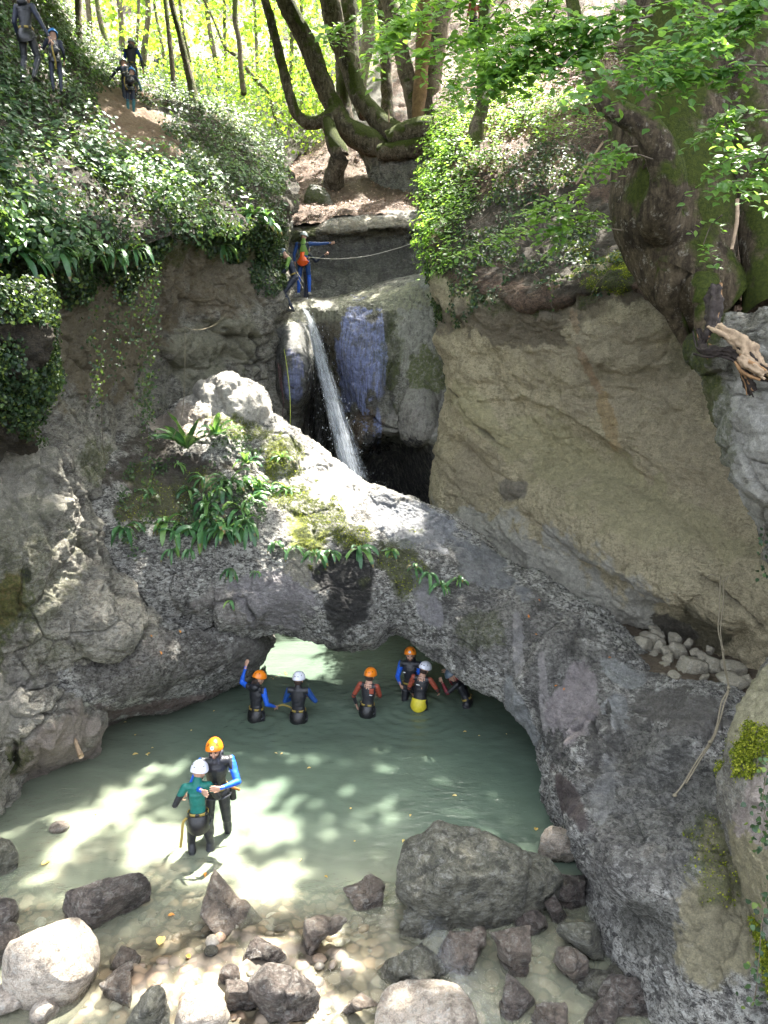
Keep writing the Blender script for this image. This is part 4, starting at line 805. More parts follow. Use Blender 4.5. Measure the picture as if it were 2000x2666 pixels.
# crowns of the far, sunlit wood
n = 76000
ff = np.stack([rng.uniform(-350, 1500, n), rng.uniform(-260, 430, n), 30 + 38 * rng.random(n) ** 1.3], -1)
fw = P(ff[:, 0], ff[:, 1], ff[:, 2])
cl = fbm(fw * 0.33, 4, 311); lay = fbm(fw * np.array([0.5, 0.5, 1.6]), 3, 312)
kf = (cl + 0.6 * lay > -0.02) & ~((ff[:, 0] < 420) & (ff[:, 1] > 200)) & ~((ff[:, 0] > 880) & (ff[:, 1] > 180) & (ff[:, 2] < 33)) & ((ff[:, 0] < 900) | (ff[:, 2] > 36))
kf &= ~((ff[:, 0] > 1000) & (ff[:, 2] < 46))
fw = fw[kf]
hi = np.stack([rng.uniform(-28, 28, 9000), rng.uniform(47, 62, 9000), rng.uniform(28, 54, 9000)], -1)  # unseen high leaves, added to keep bright sky out of the pool's reflection
ti = [t_ for t_ in TREES if t_[3]]
def assign(pts, lim):
    best = np.full(len(pts), 1e9); who = np.full(len(pts), -1)
    for k, t_ in enumerate(ti):
        A = t_[1]; A = A[A[:, 2] > A[:, 2].max() - 14]
        d = np.min(np.linalg.norm((pts[:, None] - A[None]) * np.array([1, 1, 0.6]), axis=-1), axis=1)
        m_ = d < best; best[m_] = d[m_]; who[m_] = k
    who[best > lim] = -1; return who
wc = assign(c, 99); wf = assign(fw, 7.0); wh_ = assign(hi, 99)
for k, t_ in enumerate(ti):
    a, b_ = c[wc == k], fw[wf == k]; pos = np.vstack([a, b_])
    if len(pos) < 5: continue
    sz = np.concatenate([rng.uniform(.28, .5, len(a)), rng.uniform(.12, .26, len(b_))])
    nr = np.vstack([np.tile([0, 0, 1.0], (len(a), 1)), np.tile([0, -.5, .8], (len(b_), 1))])
    off = np.array(t_[0].location)
    if len(a): leaves('crown', a - off, nr[:len(a)], sz[:len(a)], M['canopy'], 'far', tilt=0.5, parent=t_[0])
    if (wh_ == k).sum() > 3: q_ = hi[wh_ == k]; leaves('high_crown_screen', q_ - off, np.tile([0, -.6, .6], (len(q_), 1)), rng.uniform(.6, 1.1, len(q_)), M['forest'], 'far', tilt=0.7, parent=t_[0])
    if len(b_):
        o = leaves('crown' if not len(a) else 'low_crown', b_ - off, nr[len(a):], sz[len(a):], M['forest'], 'far', tilt=0.7, parent=t_[0])
rest = fw[wf == -1]
n = 20000   # low thicket of the wood
f2 = np.stack([rng.uniform(430, 900, n), rng.uniform(150, 425, n), rng.uniform(31, 52, n)], -1); w2 = P(f2[:, 0], f2[:, 1], f2[:, 2])
k2 = (fbm(w2 * 0.5, 3, 331) > -0.12) & ((f2[:, 0] < 860)); w2 = w2[k2]
rest = np.vstack([rest, w2])
tag(leaves('forest_foliage', rest, np.tile([0, -.5, .8], (len(rest), 1)), rng.uniform(.11, .24, len(rest)), M['forest'], 'far', tilt=0.7), 'bright sunlit leaves filling the wood behind the trunks', 'foliage', kind='stuff')

# ---------------------------------------------------------------- ground cover
dirt = lambda px, py: within(px, py, (345,335,80,75,50), (300,280,60,50,40), (430,385,60,30,30), (410,300,45,14,5))
def m_left(px, py, V):
    v = (px > -420) & (px < 736) & (py < 700) & (py > -100)
    return v * (1 - dirt(px, py)) * (0.55 + 0.9 * fbm(V * 0.9, 3, 401)).clip(0.05, 2) * np.clip(14 / np.linalg.norm(V, axis=-1), .3, 1.6) ** 2
p_, n_ = scatter('left_slope', 54000, m_left, 0.16)
tag(leaves('ivy_cover', p_, n_, rng.uniform(.045, .085, len(p_)), M['ivy'], 'ivy', down=0.6, tilt=0.55, lc=np.clip(rng.random(len(p_)) * 0.75 + 0.35 * fbm(p_ * 0.7, 2, 5), 0, 1)), 'dark glossy ivy carpeting the left slope', 'ivy', kind='stuff')
p_, n_ = scatter('left_slope', 15000, lambda px, py, V: m_left(px, py, V) * (fbm(V * 0.8, 3, 405) > -0.05), 0.55)
tag(leaves('undergrowth', p_, n_ + [0, -.3, .6], rng.uniform(.06, .15, len(p_)), M['herb'], 'beech', tilt=0.45, lc=np.clip(rng.random(len(p_)) * 0.7 + 0.5 * fbm(p_ * 0.5, 2, 6), 0, 1)), 'broad leaved brambles and herbs standing above the left ivy', 'undergrowth', kind='stuff')
# drape over the left lip and the cliff below it
def m_lip(px, py, V):
    nz = fbm(V * 1.4, 3, 411)
    edge = np.interp(px, [-150, 0, 100, 230, 330, 400, 470, 540, 640, 700, 760], [760, 790, 820, 760, 740, 690, 640, 660, 690, 780, 700])
    return (px > -420) & (px < 736) & (py < edge + nz * 90) & (nz > -0.25)
p_, n_ = scatter('left_cliff', 15000, m_lip, 0.12)
tag(leaves('ivy_drape', p_, n_, rng.uniform(.045, .085, len(p_)), M['ivy'], 'ivy', down=1.2, tilt=0.4), 'ivy hanging over the top of the left cliff', 'ivy', kind='stuff')
p_, n_ = scatter('left_near_bank', 22000, lambda px, py, V: (px > -420) & (py < 1130 + 80 * fbm(V, 2, 3)) & (fbm(V * 1.6, 3, 421) > -0.22), 0.16)
tag(leaves('bank_ivy', p_, n_, rng.uniform(.035, .065, len(p_)), M['ivy'], 'ivy', down=0.8, tilt=0.5, lc=np.clip(rng.random(len(p_)), 0, 1)), 'ivy and dry stems on the near left bank', 'ivy', kind='stuff')
def m_right(px, py, V):
    nz = fbm(V * 0.9, 3, 431)
    a = within(px, py, (1160,520,90,170,0), (1330,520,170,110,-10), (1250,600,160,110,15), (1430,440,120,60,0), (1520,640,160,60,0), (1300,700,170,50,10), nz=0.0)
    return a * (nz > -0.02) + 0.06 * (py < 420) * (px > 1100)
p_, n_ = scatter('right_slope', 19000, m_right, 0.12)
tag(leaves('slope_ivy', p_, n_, rng.uniform(.045, .085, len(p_)), M['ivy'], 'ivy', down=0.7, tilt=0.5), 'ivy covering the edge above the right cliff', 'ivy', kind='stuff')
p_, n_ = scatter('right_slope', 9000, lambda px, py, V: within(px, py, (1200,420,110,150,15), (1420,320,160,60,-5), (1160,590,50,130,0), (1330,260,90,60,0)) * (fbm(V * 1.1, 3, 7) > -0.2), 0.5)
tag(leaves('sunlit_seedlings', p_, n_ + [0, 0, .8], rng.uniform(.06, .13, len(p_)), M['beech'], 'beech', tilt=0.4, lc=np.clip(0.4 + 0.6 * rng.random(len(p_)), 0, 1)), 'yellow green seedlings in sun beside the slim trunk', 'undergrowth', kind='stuff')
p_, n_ = scatter('right_cliff', 5000, lambda px, py, V: (py < np.interp(px, [1100, 1140, 1250, 1330, 1500, 1700], [900, 860, 800, 800, 770, 760]) + 60 * fbm(V * 1.3, 3, 9)) & (px < 1600) & (fbm(V * 1.8, 2, 77) > -0.05), 0.1)
tag(leaves('ivy_curtain', p_, n_, rng.uniform(.045, .08, len(p_)), M['ivy'], 'ivy', down=1.2, tilt=0.4), 'ivy curtain on the brow of the right cliff', 'ivy', kind='stuff')
# fallen leaves
P1 = [scatter('litter_slope', 9000, lambda px, py, V: ((py > 380) & (px > 640) & (px < 1140)) * 1.0, 0.03),
      scatter('right_slope', 9000, lambda px, py, V: within(px, py, (1400,250,220,110,-15), (1560,230,150,100,-10), (1960,770,130,70,0), (1350,450,200,60,0)), 0.03)]
for (p_, n_), nm, lb in zip(P1, ('leaf_litter', 'hillside_litter'), ('brown fallen leaves on the slope above the falls', 'brown fallen leaves on the right hillside')):
    tag(leaves(nm, p_, n_, rng.uniform(.05, .10, len(p_)), M['litter'], 'beech', tilt=0.35), lb, 'leaf litter', kind='stuff')
# moss tufts
for gname, lb in (('rock_arch', 'bright moss cushions on the rock arch'), ('right_slope', 'moss on the bank at the foot of the old beech'), ('right_near_rock', 'olive moss on the near right rock')):
    p_, n_ = scatter(gname, 9000, lambda px, py, V, g=gname: GR[g][4] * (GR[g][4] > 0.45) * (fbm(V * 3.5, 3, 8) > -0.15), 0.035)
    tag(leaves('moss', p_, n_, rng.uniform(.014, .03, len(p_)), M['moss'], 'far', tilt=0.8), lb, 'moss', kind='stuff')
# small creeping leaves on the arch
p_, n_ = scatter('rock_arch', 2600, lambda px, py, V: within(px, py, (470,1290,130,110,0), (590,1330,100,60,0), (620,1170,70,40,0), (340,1330,40,130,0)) * (fbm(V * 2.2, 3, 8) > 0.0), 0.12)
tag(leaves('creeping_ivy', p_, n_ + [0, -.3, .3], rng.uniform(.035, .065, len(p_)), M['ivy'], 'ivy', tilt=0.5, lc=0.4 + 0.5 * rng.random(len(p_))), 'small leaved ivy among the ferns on the arch', 'ivy', kind='stuff')

# ---------------------------------------------------------------- hart's tongue ferns
def fern(pos, nrm, L, n, label, droop=1.0, upright=0.3, group=None):
    root = empty('tongue_fern', tuple(pos)); tag(root, label, 'fern', group)
    VV, FF, LC = [], [], []
    a0 = rng.random() * 6.28; nv = 0; K = 9
    side = unit(np.cross(nrm, [0, 0, 1.0])); updir = np.array([0, 0, 1.0])
    for i in range(n):
        th = a0 + i * 2.4 + rng.normal() * 0.3
        d = unit(nrm * (0.55 + 0.4 * rng.random()) + side * math.cos(th) * 1.0 + updir * (upright + 0.45 * math.sin(th)))
        l = L * rng.uniform(.4, 1.15); p = np.zeros(3); w_ = l * rng.uniform(.07, .095); cur = d.copy(); pts = [p]
        for k in range(K - 1):
            cur = unit(cur + np.array([0, 0, -1.0]) * droop * (0.10 + 0.30 * k / K)); p = p + cur * l / (K - 1); pts.append(p)
        pts = np.array(pts); t_ = unit(np.gradient(pts, axis=0)); s_ = unit(np.cross(t_, updir + 0.2 * nrm + 0.25 * rng.normal(size=3))); up_ = np.cross(s_, t_)
        prof = np.array([.15, .6, .9, 1, 1, .95, .85, .6, .08]) * w_ * 0.95
        wav = 0.25 * np.sin(np.arange(K) * 2.1 + th)
        VV += [pts - s_ * prof[:, None] + up_ * (prof * (.25 + wav))[:, None], pts, pts + s_ * prof[:, None] + up_ * (prof * (.25 - wav))[:, None]]
        q = np.arange(K - 1)
        FF += [np.stack([nv + q, nv + K + q, nv + K + q + 1, nv + q + 1], -1), np.stack([nv + K + q, nv + 2 * K + q, nv + 2 * K + q + 1, nv + K + q + 1], -1)]
        lc0 = np.clip(rng.normal(.5, .24), 0, 1); tipb = np.ones(K) * lc0; tipb[-2:] = lc0 if rng.random() < .7 else .0; LC.append(np.tile(tipb, 3)); nv += 3 * K
    build('fronds', np.vstack(VV), np.vstack(FF), M['fern'], parent=root, attrs={'lc': np.concatenate(LC)})
FERNS = [('rock_arch',490,1170,.62,15,'largest tongue fern with long upright straps on the arch',.5,.7),('rock_arch',560,1140,.42,12,'fern right behind the largest fern near the sunlit crest',.8,.5),
 ('rock_arch',600,1260,.42,12,'fern above the centre of the arch fern bed',1,.2),('rock_arch',672,1262,.42,13,'pale lit fern at the right edge of the fern bed',1,.2),('rock_arch',640,1210,.34,9,'fern just below the mossy knob',1,.3),
 ('rock_arch',655,1300,.34,8,'broad short fern under the pale lit fern',1,.1),('rock_arch',540,1330,.36,10,'fern in the middle of the fern bed',1.2,.0),('rock_arch',430,1345,.42,12,'yellowish tipped fern at the left end of the hanging row',1.2,.1),
 ('rock_arch',478,1370,.38,10,'fern second from left in the hanging row',1.4,0),('rock_arch',525,1385,.40,11,'fern third from left in the hanging row',1.4,0),('rock_arch',570,1375,.38,10,'fern fourth from left in the hanging row',1.4,0),
 ('rock_arch',612,1350,.30,9,'narrow fern between hanging row and bright fern',1.4,0),('rock_arch',650,1360,.38,11,'bright fern closing the hanging row on the right',1.4,0),
 ('rock_arch',735,1190,.24,7,'small fern on the yellow mossy knob',.9,.5),('rock_arch',750,1275,.32,8,'fern with long straps under the mossy knob',1,.2),
 ('rock_arch',715,1415,.26,7,'sunlit fern below the left edge of the moss cushion',1.4,0),('rock_arch',765,1425,.26,7,'sunlit fern hanging directly below the moss cushion',1.4,0),('rock_arch',815,1440,.30,9,'yellow green fern hanging lowest under the moss',1.5,.1),
 ('rock_arch',862,1440,.26,8,'fern at the left edge of the black streak',1.4,.1),('rock_arch',935,1428,.32,11,'fern in the middle of the black streak',1.2,.2),('rock_arch',1020,1435,.26,8,'fern alone at the right of the black streak',1.3,.1),
 ('rock_arch',1080,1480,.26,9,'leftmost fern of the cluster on the right arch shoulder',1.3,.1),('rock_arch',1118,1492,.26,8,'second fern of the cluster on the right arch shoulder',1.3,.1),('rock_arch',1150,1525,.24,8,'lowest fern of the cluster on the right arch shoulder',1.3,.1),('rock_arch',1195,1512,.24,8,'rightmost fern of the cluster on the arch shoulder',1.3,.1),
 ('rock_arch',325,1375,.34,9,'dark fern hanging by the vine at the crack',1.5,0),('rock_arch',398,1425,.30,7,'narrow fern hanging below the left row',1.6,-.1),('rock_arch',450,1430,.22,7,'small striped fern under the row, left',1.6,0),('rock_arch',495,1430,.2,6,'tiny fern under the middle of the row',1.6,0),
 ('rock_arch',600,1475,.24,7,'fern hanging on bare rock below the row',1.5,0),('rock_arch',600,1560,.2,7,'lone small fern near the arch underside',1.2,.1),('rock_arch',668,1490,.14,5,'tiny fern tuft right of the bare rock fern',1.3,.1),
 ('left_slope',40,655,.42,13,'light green fern at the left end of the cliff lip',1.3,.1),('left_slope',145,650,.36,10,'second fern along the left cliff lip',1.4,0),('left_slope',220,640,.36,10,'third fern along the left cliff lip',1.4,0),('left_slope',300,660,.36,10,'fern hanging in the middle of the left lip',1.5,0),
 ('left_slope',355,670,.32,9,'fern left of the yellow seedling on the lip',1.5,0),('left_slope',660,560,.55,12,'tall white glinting fern at the gully edge',1.1,.3),('left_slope',690,590,.5,12,'fern draped over the corner beside the falls',1.3,.1),('left_cliff',575,640,.34,10,'fern hanging in shade on the left cliff',1.5,0),
 ('left_cliff',100,790,.3,8,'fern in the dark corner beside the near bank',1.5,0)]
for g_, x, y, L, n, lb, dr, u_ in FERNS:
    p_, nn = onsurf(g_, x, y); fern(p_ + nn * 0.02, unit(nn + [0, -.4, 0]), L * 1.5, int(n * 1.25), lb, dr, u_)

# ---------------------------------------------------------------- hanging vines
def vine(pts, label, n=120, jit=.06, size=(.035, .06), rad=.004, name='ivy_vine', mat=None, lc=None):
    W = np.array([P(*q) for q in pts]); o = empty(name, tuple(W[0])); tag(o, label, 'vine')
    c_ = cr(W, 60, 0); c_ = c_ + 0.02 * np.stack([fbm(c_ * 3, 2, 1), fbm(c_ * 3, 2, 2), 0 * c_[:, 0]], -1)
    tube('stem', c_[::4] - W[0], np.full(15, rad), M['twig'], o, seg=5, lump=0, step=.2)
    i = rng.integers(0, 60, n); p_ = c_[i] + rng.normal(size=(n, 3)) * jit
    leaves('leaves', p_ - W[0], np.tile([0, -1, .3], (n, 1)), rng.uniform(*size, n), mat or M['ivy'], 'ivy', down=1.2, tilt=.5, parent=o, lc=lc)
SPF = []
for i in range(24):
    x, y = rng.uniform(385, 690), rng.uniform(1190, 1400)
    if within(np.array([x]), np.array([y]), (500,1300,130,105,10), (620,1290,80,90,0), (570,1350,110,60,0))[0] >= .5: SPF.append((x, y))
SPF.sort(key=lambda q: q[1]); k3 = (len(SPF) + 2) // 3; LBF = {}
for ti_, nm_ in enumerate(('upper', 'middle', 'lower')):
    for r_, q in enumerate(sorted(SPF[ti_ * k3:(ti_ + 1) * k3])): LBF[q] = '%s from the left in the %s tier of ferns massed on the arch' % (('first', 'second', 'third', 'fourth', 'fifth', 'sixth', 'seventh', 'eighth')[r_], nm_)
for x, y in SPF:
    p_, nn = onsurf('rock_arch', x, y); fern(p_ + nn * 0.02, unit(nn + [0, -.4, 0]), rng.uniform(.34, .58), int(rng.integers(7, 12)), 'tongue fern, ' + LBF[(x, y)], 1.3, .1, 'ferns massed in the bed on the arch')
vine([(405,690,13.4),(400,800,13.5),(392,950,13.5),(385,1100,13.5),(388,1250,13.3),(380,1370,13.1)], 'longest ivy vine hanging from lip down to the arch ferns', 420, .07, lc=.35 + .6 * rng.random(420))
vine([(380,700,13.2),(378,800,13.3),(372,950,13.4),(376,1080,13.4)], 'leafy vine close beside the longest vine', 200, .09)
vine([(240,770,12.2),(243,860,12.3),(250,960,12.4),(252,1050,12.4)], 'dark ivy vine hanging at the left of the alcove', 130, .08)
vine([(298,720,12.8),(300,800,12.9),(305,880,13.0),(308,980,13.0)], 'ivy vine in the middle of the alcove', 110, .09)
vine([(340,720,13.0),(345,800,13.1),(340,900,13.1)], 'short ivy vine right of the alcove centre', 90, .09)
vine([(275,820,12.4),(262,1000,12.6),(270,1180,12.8),(285,1240,12.8)], 'thin bare vine curling low over the crack', 14, .02)
vine([(2000,1990,6.6),(1985,2080,6.5),(2000,2150,6.4),(1975,2200,6.4)], 'ivy sprig hanging over the near right rock', 70, .06)
vine([(2010,2280,6.2),(1985,2400,6.1),(1975,2500,6.0),(1960,2620,6.0)], 'ivy vine in the bottom right corner', 60, .05)
vine([(1990,1380,9.2),(1985,1440,9.2),(1990,1500,9.2)], 'ivy sprig on the tan cliff at the right edge', 22, .04)
vine([(1440,700,13.8),(1435,780,13.8),(1440,850,13.9)], 'bare root hanging over the right cliff brow', 10, .03)

# ---------------------------------------------------------------- branches of the old beech in front
def spray(pts, z, n, label=None, size=(.055, .085), spread=.16, lcb=.3, par=None, nm='branch', tw=.006):
    W = np.array([P(x, y, z + rng.normal() * .15) for x, y in pts]); off = np.array(big.location)
    c_ = cr(W, 50, 0); br = tube(nm, c_[::3] - off, np.linspace(tw * 1.6, tw * .6, 17), M['twig'], big, seg=6, lump=0, step=.15)
    P0, D0, NN = [], [], []
    k = max(n // 7, 2)
    for j in range(k):
        i = rng.integers(4, 49); b0 = c_[i]; ta = unit(c_[min(i + 1, 49)] - c_[i - 1]); sd = unit(ta * .8 + rng.normal(size=3) * np.array([.7, .5, .35]) + [0, 0, -.15])
        ll = spread * rng.uniform(.6, 2.0)
        for m_ in range(7):
            f = (m_ + 1) / 7; q = b0 + sd * ll * f + np.array([0, 0, -.08 * f * f]); P0.append(q)
            D0.append(sd * .7 + unit(np.cross(sd, [0, 0, 1.])) * (1 if m_ % 2 else -1) * .8 + [0, 0, -.25]); NN.append([rng.normal() * .2, -.45, .9])
    P0 = np.array(P0) - off
    leaves('foliage', P0, np.array(NN), rng.uniform(*size, len(P0)), M['beech'], 'beech', tilt=.28, parent=big, dirs=np.array(D0) * 1.5, lc=np.clip(lcb + .5 * rng.random(len(P0)), 0, 1))
SPR = [([(1010,-30),(960,20),(900,60),(850,80)],9.5,60,.45),([(1080,-40),(1040,20),(1000,70),(985,130)],9.0,50,.45),([(2060,-60),(1980,0),(1900,30),(1800,40)],6.1,110,.1),([(1450,30),(1420,80),(1350,100),(1290,140)],6.9,110,.5),([(1350,80),(1280,110),(1200,180),(1170,250)],8.5,90,.6),([(2060,-30),(1900,50),(1780,90),(1650,160),(1540,230)],6.3,150,.1),([(2060,60),(1950,60),(1860,110),(1760,130),(1690,200)],6.0,120,.05),([(1850,-40),(1760,0),(1620,30),(1500,60),(1400,90)],6.6,170,.2),
 ([(2060,180),(1960,170),(1880,180),(1790,190),(1700,180)],6.0,110,.05),([(1435,-40),(1420,30),(1390,90),(1340,150),(1290,200)],7.0,120,.45),([(1340,-40),(1290,30),(1250,90),(1240,160)],7.2,100,.45),
 ([(1500,-30),(1380,30),(1280,70),(1180,110),(1090,140)],7.4,150,.45),([(1350,-40),(1230,0),(1120,40),(1030,70),(990,120)],7.6,140,.45),([(1650,120),(1520,130),(1400,160),(1300,190),(1230,240)],6.8,150,.15),
 ([(1560,90),(1480,100),(1390,130),(1330,200)],6.7,100,.3),([(1700,40),(1600,70),(1520,120),(1450,180)],6.5,110,.1),([(1200,-40),(1130,10),(1080,40),(1040,60)],7.8,80,.5),
 ([(2060,290),(1960,290),(1890,310),(1850,350)],6.6,60,.15),([(2060,420),(1970,400),(1900,415),(1860,440)],6.6,55,.15),([(2000,400),(1960,460),(1890,475)],6.7,40,.2),([(1660,380),(1600,390),(1560,420)],9.0,22,.2),
 ([(1700,415),(1640,400),(1580,420),(1520,440)],9.4,50,.45),([(1560,480),(1500,500),(1440,520),(1390,560)],10.5,60,.6),([(1520,520),(1450,560),(1380,590),(1300,615)],10.5,60,.45),([(1400,600),(1320,610),(1250,635),(1200,650)],11,46,.5),
 ([(1620,600),(1540,590),(1460,590),(1430,610)],10.2,50,.35),([(1560,540),(1530,560),(1480,550)],10,34,.7),([(1880,560),(1850,590),(1830,640)],9.2,14,.4)]
for pts, z, n, lcb in SPR: spray(pts, z, int(n * 2.6), lcb=lcb + .1, size=(.07, .11) if z < 12 else (.09, .14), spread=.2 if z < 12 else .3)

# dry roots and twigs hanging out of the soil on the right
VV, FF, nv = [], [], 0
for i in range(150):
    V0, N0 = scatter('right_slope', 1, lambda px, py, V: within(px, py, (1350,620,230,110,5), (1500,660,200,90,0), (1230,560,110,120,0), (1640,640,120,80,0), (1400,400,200,60,-10)))
    d = unit(rng.normal(size=3) * [1, .4, .5] + [0, -.2, -.35]); L_ = rng.uniform(.25, .9); k = 7; f = np.linspace(0, 1, k)[:, None]
    c_ = V0[0] + N0[0] * .05 + d * L_ * f + np.array([0, 0, -.3]) * f ** 2 * L_ + .06 * np.sin(f * rng.uniform(3, 9) + rng.random() * 6) * unit(rng.normal(size=3))
    a = np.linspace(0, 2 * np.pi, 4, endpoint=False); r_ = rng.uniform(.003, .009) * (1 - .6 * f)
    V = c_[:, None] + r_[:, :, None] * (np.cos(a)[None, :, None] * np.array([1., 0, .2]) + np.sin(a)[None, :, None] * np.array([0, .4, 1.]))
    VV.append(V.reshape(-1, 3)); FF.append(gfaces(k, 4, False, True) + nv); nv += k * 4
M['dry'] = plain('dry_root', (0.20, 0.15, 0.105), .85, .4)
tag(build('dry_roots', np.vstack(VV), np.vstack(FF), M['dry']), 'dry roots and twigs straggling out of the right bank', 'roots', kind='stuff')
# ================================================================== people
M['neo'] = plain('black_neoprene', (0.014, 0.015, 0.019), 0.45, 0.3, 30, 0.35, 0.5, 25)
M['neo_navy'] = plain('navy_neoprene', (0.016, 0.022, 0.045), 0.5, 0.3, 30, 0.35, 0.5, 25)
M['neo_grey'] = plain('dark_grey_neoprene', (0.045, 0.047, 0.058), 0.42, 0.25, 30, 0.35, 0.5, 25)
M['blue'] = plain('blue_neoprene', (0.012, 0.10, 0.55), 0.5, 0.2, 30, 0.35, 0.4, 25)
M['dblue'] = plain('dark_blue_neoprene', (0.012, 0.055, 0.21), 0.5, 0.2, 30, 0.35, 0.4, 25)
M['teal'] = plain('teal_neoprene', (0.008, 0.13, 0.105), 0.55, 0.15, 30, 0.3, 0.4, 25)
M['tealgrey'] = plain('grey_teal_neoprene', (0.04, 0.15, 0.17), 0.55, 0.15, 30, 0.3, 0.4, 25)
M['rust'] = plain('rust_red_neoprene', (0.26, 0.055, 0.03), 0.55, 0.15, 30, 0.3, 0.4, 25)
M['crimson'] = plain('dark_red_neoprene', (0.15, 0.012, 0.018), 0.55, 0.15, 30, 0.3, 0.4, 25)
M['lime'] = plain('lime_vest', (0.16, 0.30, 0.05), 0.6, 0.12, 30, 0.2)
M['yellow'] = plain('yellow_fabric', (0.55, 0.47, 0.03), 0.5, 0.15, 20, 0.3)
M['orange'] = plain('orange_helmet_shell', (0.75, 0.21, 0.012), 0.28, 0.04, 20)
M['white'] = plain('white_helmet_shell', (0.72, 0.74, 0.82), 0.3, 0.04, 20)
M['bluehelm'] = plain('blue_helmet_shell', (0.02, 0.22, 0.62), 0.3, 0.04, 20)
M['greyhelm'] = plain('pale_grey_helmet_shell', (0.42, 0.47, 0.45), 0.35, 0.08, 20)
M['redhelm'] = plain('red_helmet_shell', (0.45, 0.05, 0.02), 0.35, 0.05, 20)
M['darkhelm'] = plain('dark_blue_grey_helmet', (0.10, 0.14, 0.18), 0.35, 0.05, 20)
M['bag'] = plain('orange_seat_bag', (0.75, 0.10, 0.01), 0.4, 0.1, 12, 0.4, 0.5, 12)
M['skin'] = plain('skin', (0.46, 0.27, 0.19), 0.5, 0.12, 14, 0.2, 0.4, 60)
M['hairb'] = plain('brown_hair', (0.035, 0.02, 0.014), 0.5, 0.4, 60, 0.8, 0.4, 120)
M['beard'] = plain('short_beard', (0.10, 0.055, 0.038), 0.8, 0.4, 90, 0.8, 0.2, 150)
M['black'] = plain('black_plastic', (0.01, 0.01, 0.011), 0.4, 0.1)
M['web'] = plain('olive_yellow_webbing', (0.30, 0.22, 0.05), 0.7, 0.15, 40)
M['webo'] = plain('orange_webbing', (0.42, 0.17, 0.03), 0.7, 0.15, 40)
M['pvc'] = plain('wet_black_seat_panel', (0.012, 0.012, 0.013), 0.25, 0.2, 20, 0.3)
M['paint'] = plain('white_print', (0.75, 0.75, 0.75), 0.6, 0.03)
M['paintb'] = plain('blue_print', (0.03, 0.12, 0.4), 0.6, 0.03)
M['eye'] = plain('eye_dark', (0.02, 0.015, 0.012), 0.2, 0.02)
M['lip'] = plain('lips', (0.33, 0.14, 0.11), 0.5, 0.05)
M['shoe'] = plain('pale_shoe', (0.45, 0.45, 0.40), 0.6, 0.3, 30)
M['metal'] = plain('steel_carabiner', (0.5, 0.5, 0.52), 0.3, 0.1, 20, metallic=0.9)
SUN_PTS = None
def ell(c, r, rot=None, nu=18, nv=12):
    th = np.linspace(0, 2 * np.pi, nu, endpoint=False); ph = np.linspace(0.08, np.pi - 0.08, nv)
    V = np.stack([np.sin(ph)[:, None] * np.cos(th), np.sin(ph)[:, None] * np.sin(th), np.cos(ph)[:, None] * np.ones(nu)], -1).reshape(-1, 3) * r
    if rot is not None: V = V @ rot.T
    V = V + c; Fq = gfaces(nv, nu, False, True)
    k = len(V); V = np.vstack([V, V[:nu].mean(0), V[-nu:].mean(0)]); i = np.arange(nu); j = (i + 1) % nu
    return V, [Fq, np.stack([i, j, np.full(nu, k)], -1), np.stack([k - nu + i, np.full(nu, k + 1), k - nu + j], -1)]
def taper(p0, p1, a0, a1, b0=None, b1=None, side=(1, 0, 0), seg=16, nl=7):
    """rounded tapered limb from p0 to p1; a = half width along side, b = half depth"""
    p0, p1 = np.asarray(p0, float), np.asarray(p1, float); b0 = a0 if b0 is None else b0; b1 = a1 if b1 is None else b1
    d = p1 - p0; L = np.linalg.norm(d) + 1e-9; d = d / L; s = np.asarray(side, float); s = s - (s @ d) * d
    if np.linalg.norm(s) < .1: s = np.cross(d, [0, 1., 0.2])
    s = s / np.linalg.norm(s); f = np.cross(d, s)
    T = []; m0, m1 = (a0 + b0) / 2 * .9, (a1 + b1) / 2 * .9
    for q in (1.35, .9, .45): T.append((-m0 * math.sin(q) / 1, math.cos(q), 0))
    for q in np.linspace(0, 1, nl): T.append((q * L, 1.0, q))
    for q in (.45, .9, 1.35): T.append((L + m1 * math.sin(q), math.cos(q), 1))
    a = np.linspace(0, 2 * np.pi, seg, endpoint=False); R = []
    for t_, k, q in T:
        aa, bb = (a0 * (1 - q) + a1 * q) * k, (b0 * (1 - q) + b1 * q) * k
        R.append(p0 + d * t_ + aa * np.cos(a)[:, None] * s + bb * np.sin(a)[:, None] * f)
    V = np.vstack(R); n = len(T); k = len(V); V = np.vstack([V, R[0].mean(0), R[-1].mean(0)]); i = np.arange(seg); j = (i + 1) % seg
    return V, [gfaces(n, seg, False, True), np.stack([i, j, np.full(seg, k)], -1), np.stack([k - seg + i, np.full(seg, k + 1), k - seg + j], -1)]
def rotm(ax, a):
    return np.array(Matrix.Rotation(a, 3, Vector(ax)))
def ribbon(name, pts, w_, mat, parent, nrm=(0, -1, 0), th=.004):
    pts = np.asarray(pts, float); c_ = cr(pts, len(pts) * 5, 0); t_ = unit(np.gradient(c_, axis=0)); s_ = unit(np.cross(t_, np.asarray(nrm, float))); u_ = np.cross(s_, t_)
    V = np.concatenate([c_ - s_ * w_ / 2 + u_ * th, c_ + s_ * w_ / 2 + u_ * th, c_ + s_ * w_ / 2 - u_ * th, c_ - s_ * w_ / 2 - u_ * th]); n = len(c_)
    V = V.reshape(4, n, 3).transpose(1, 0, 2)
    return build(name, V, gfaces(n, 4, False, True), mat, parent)
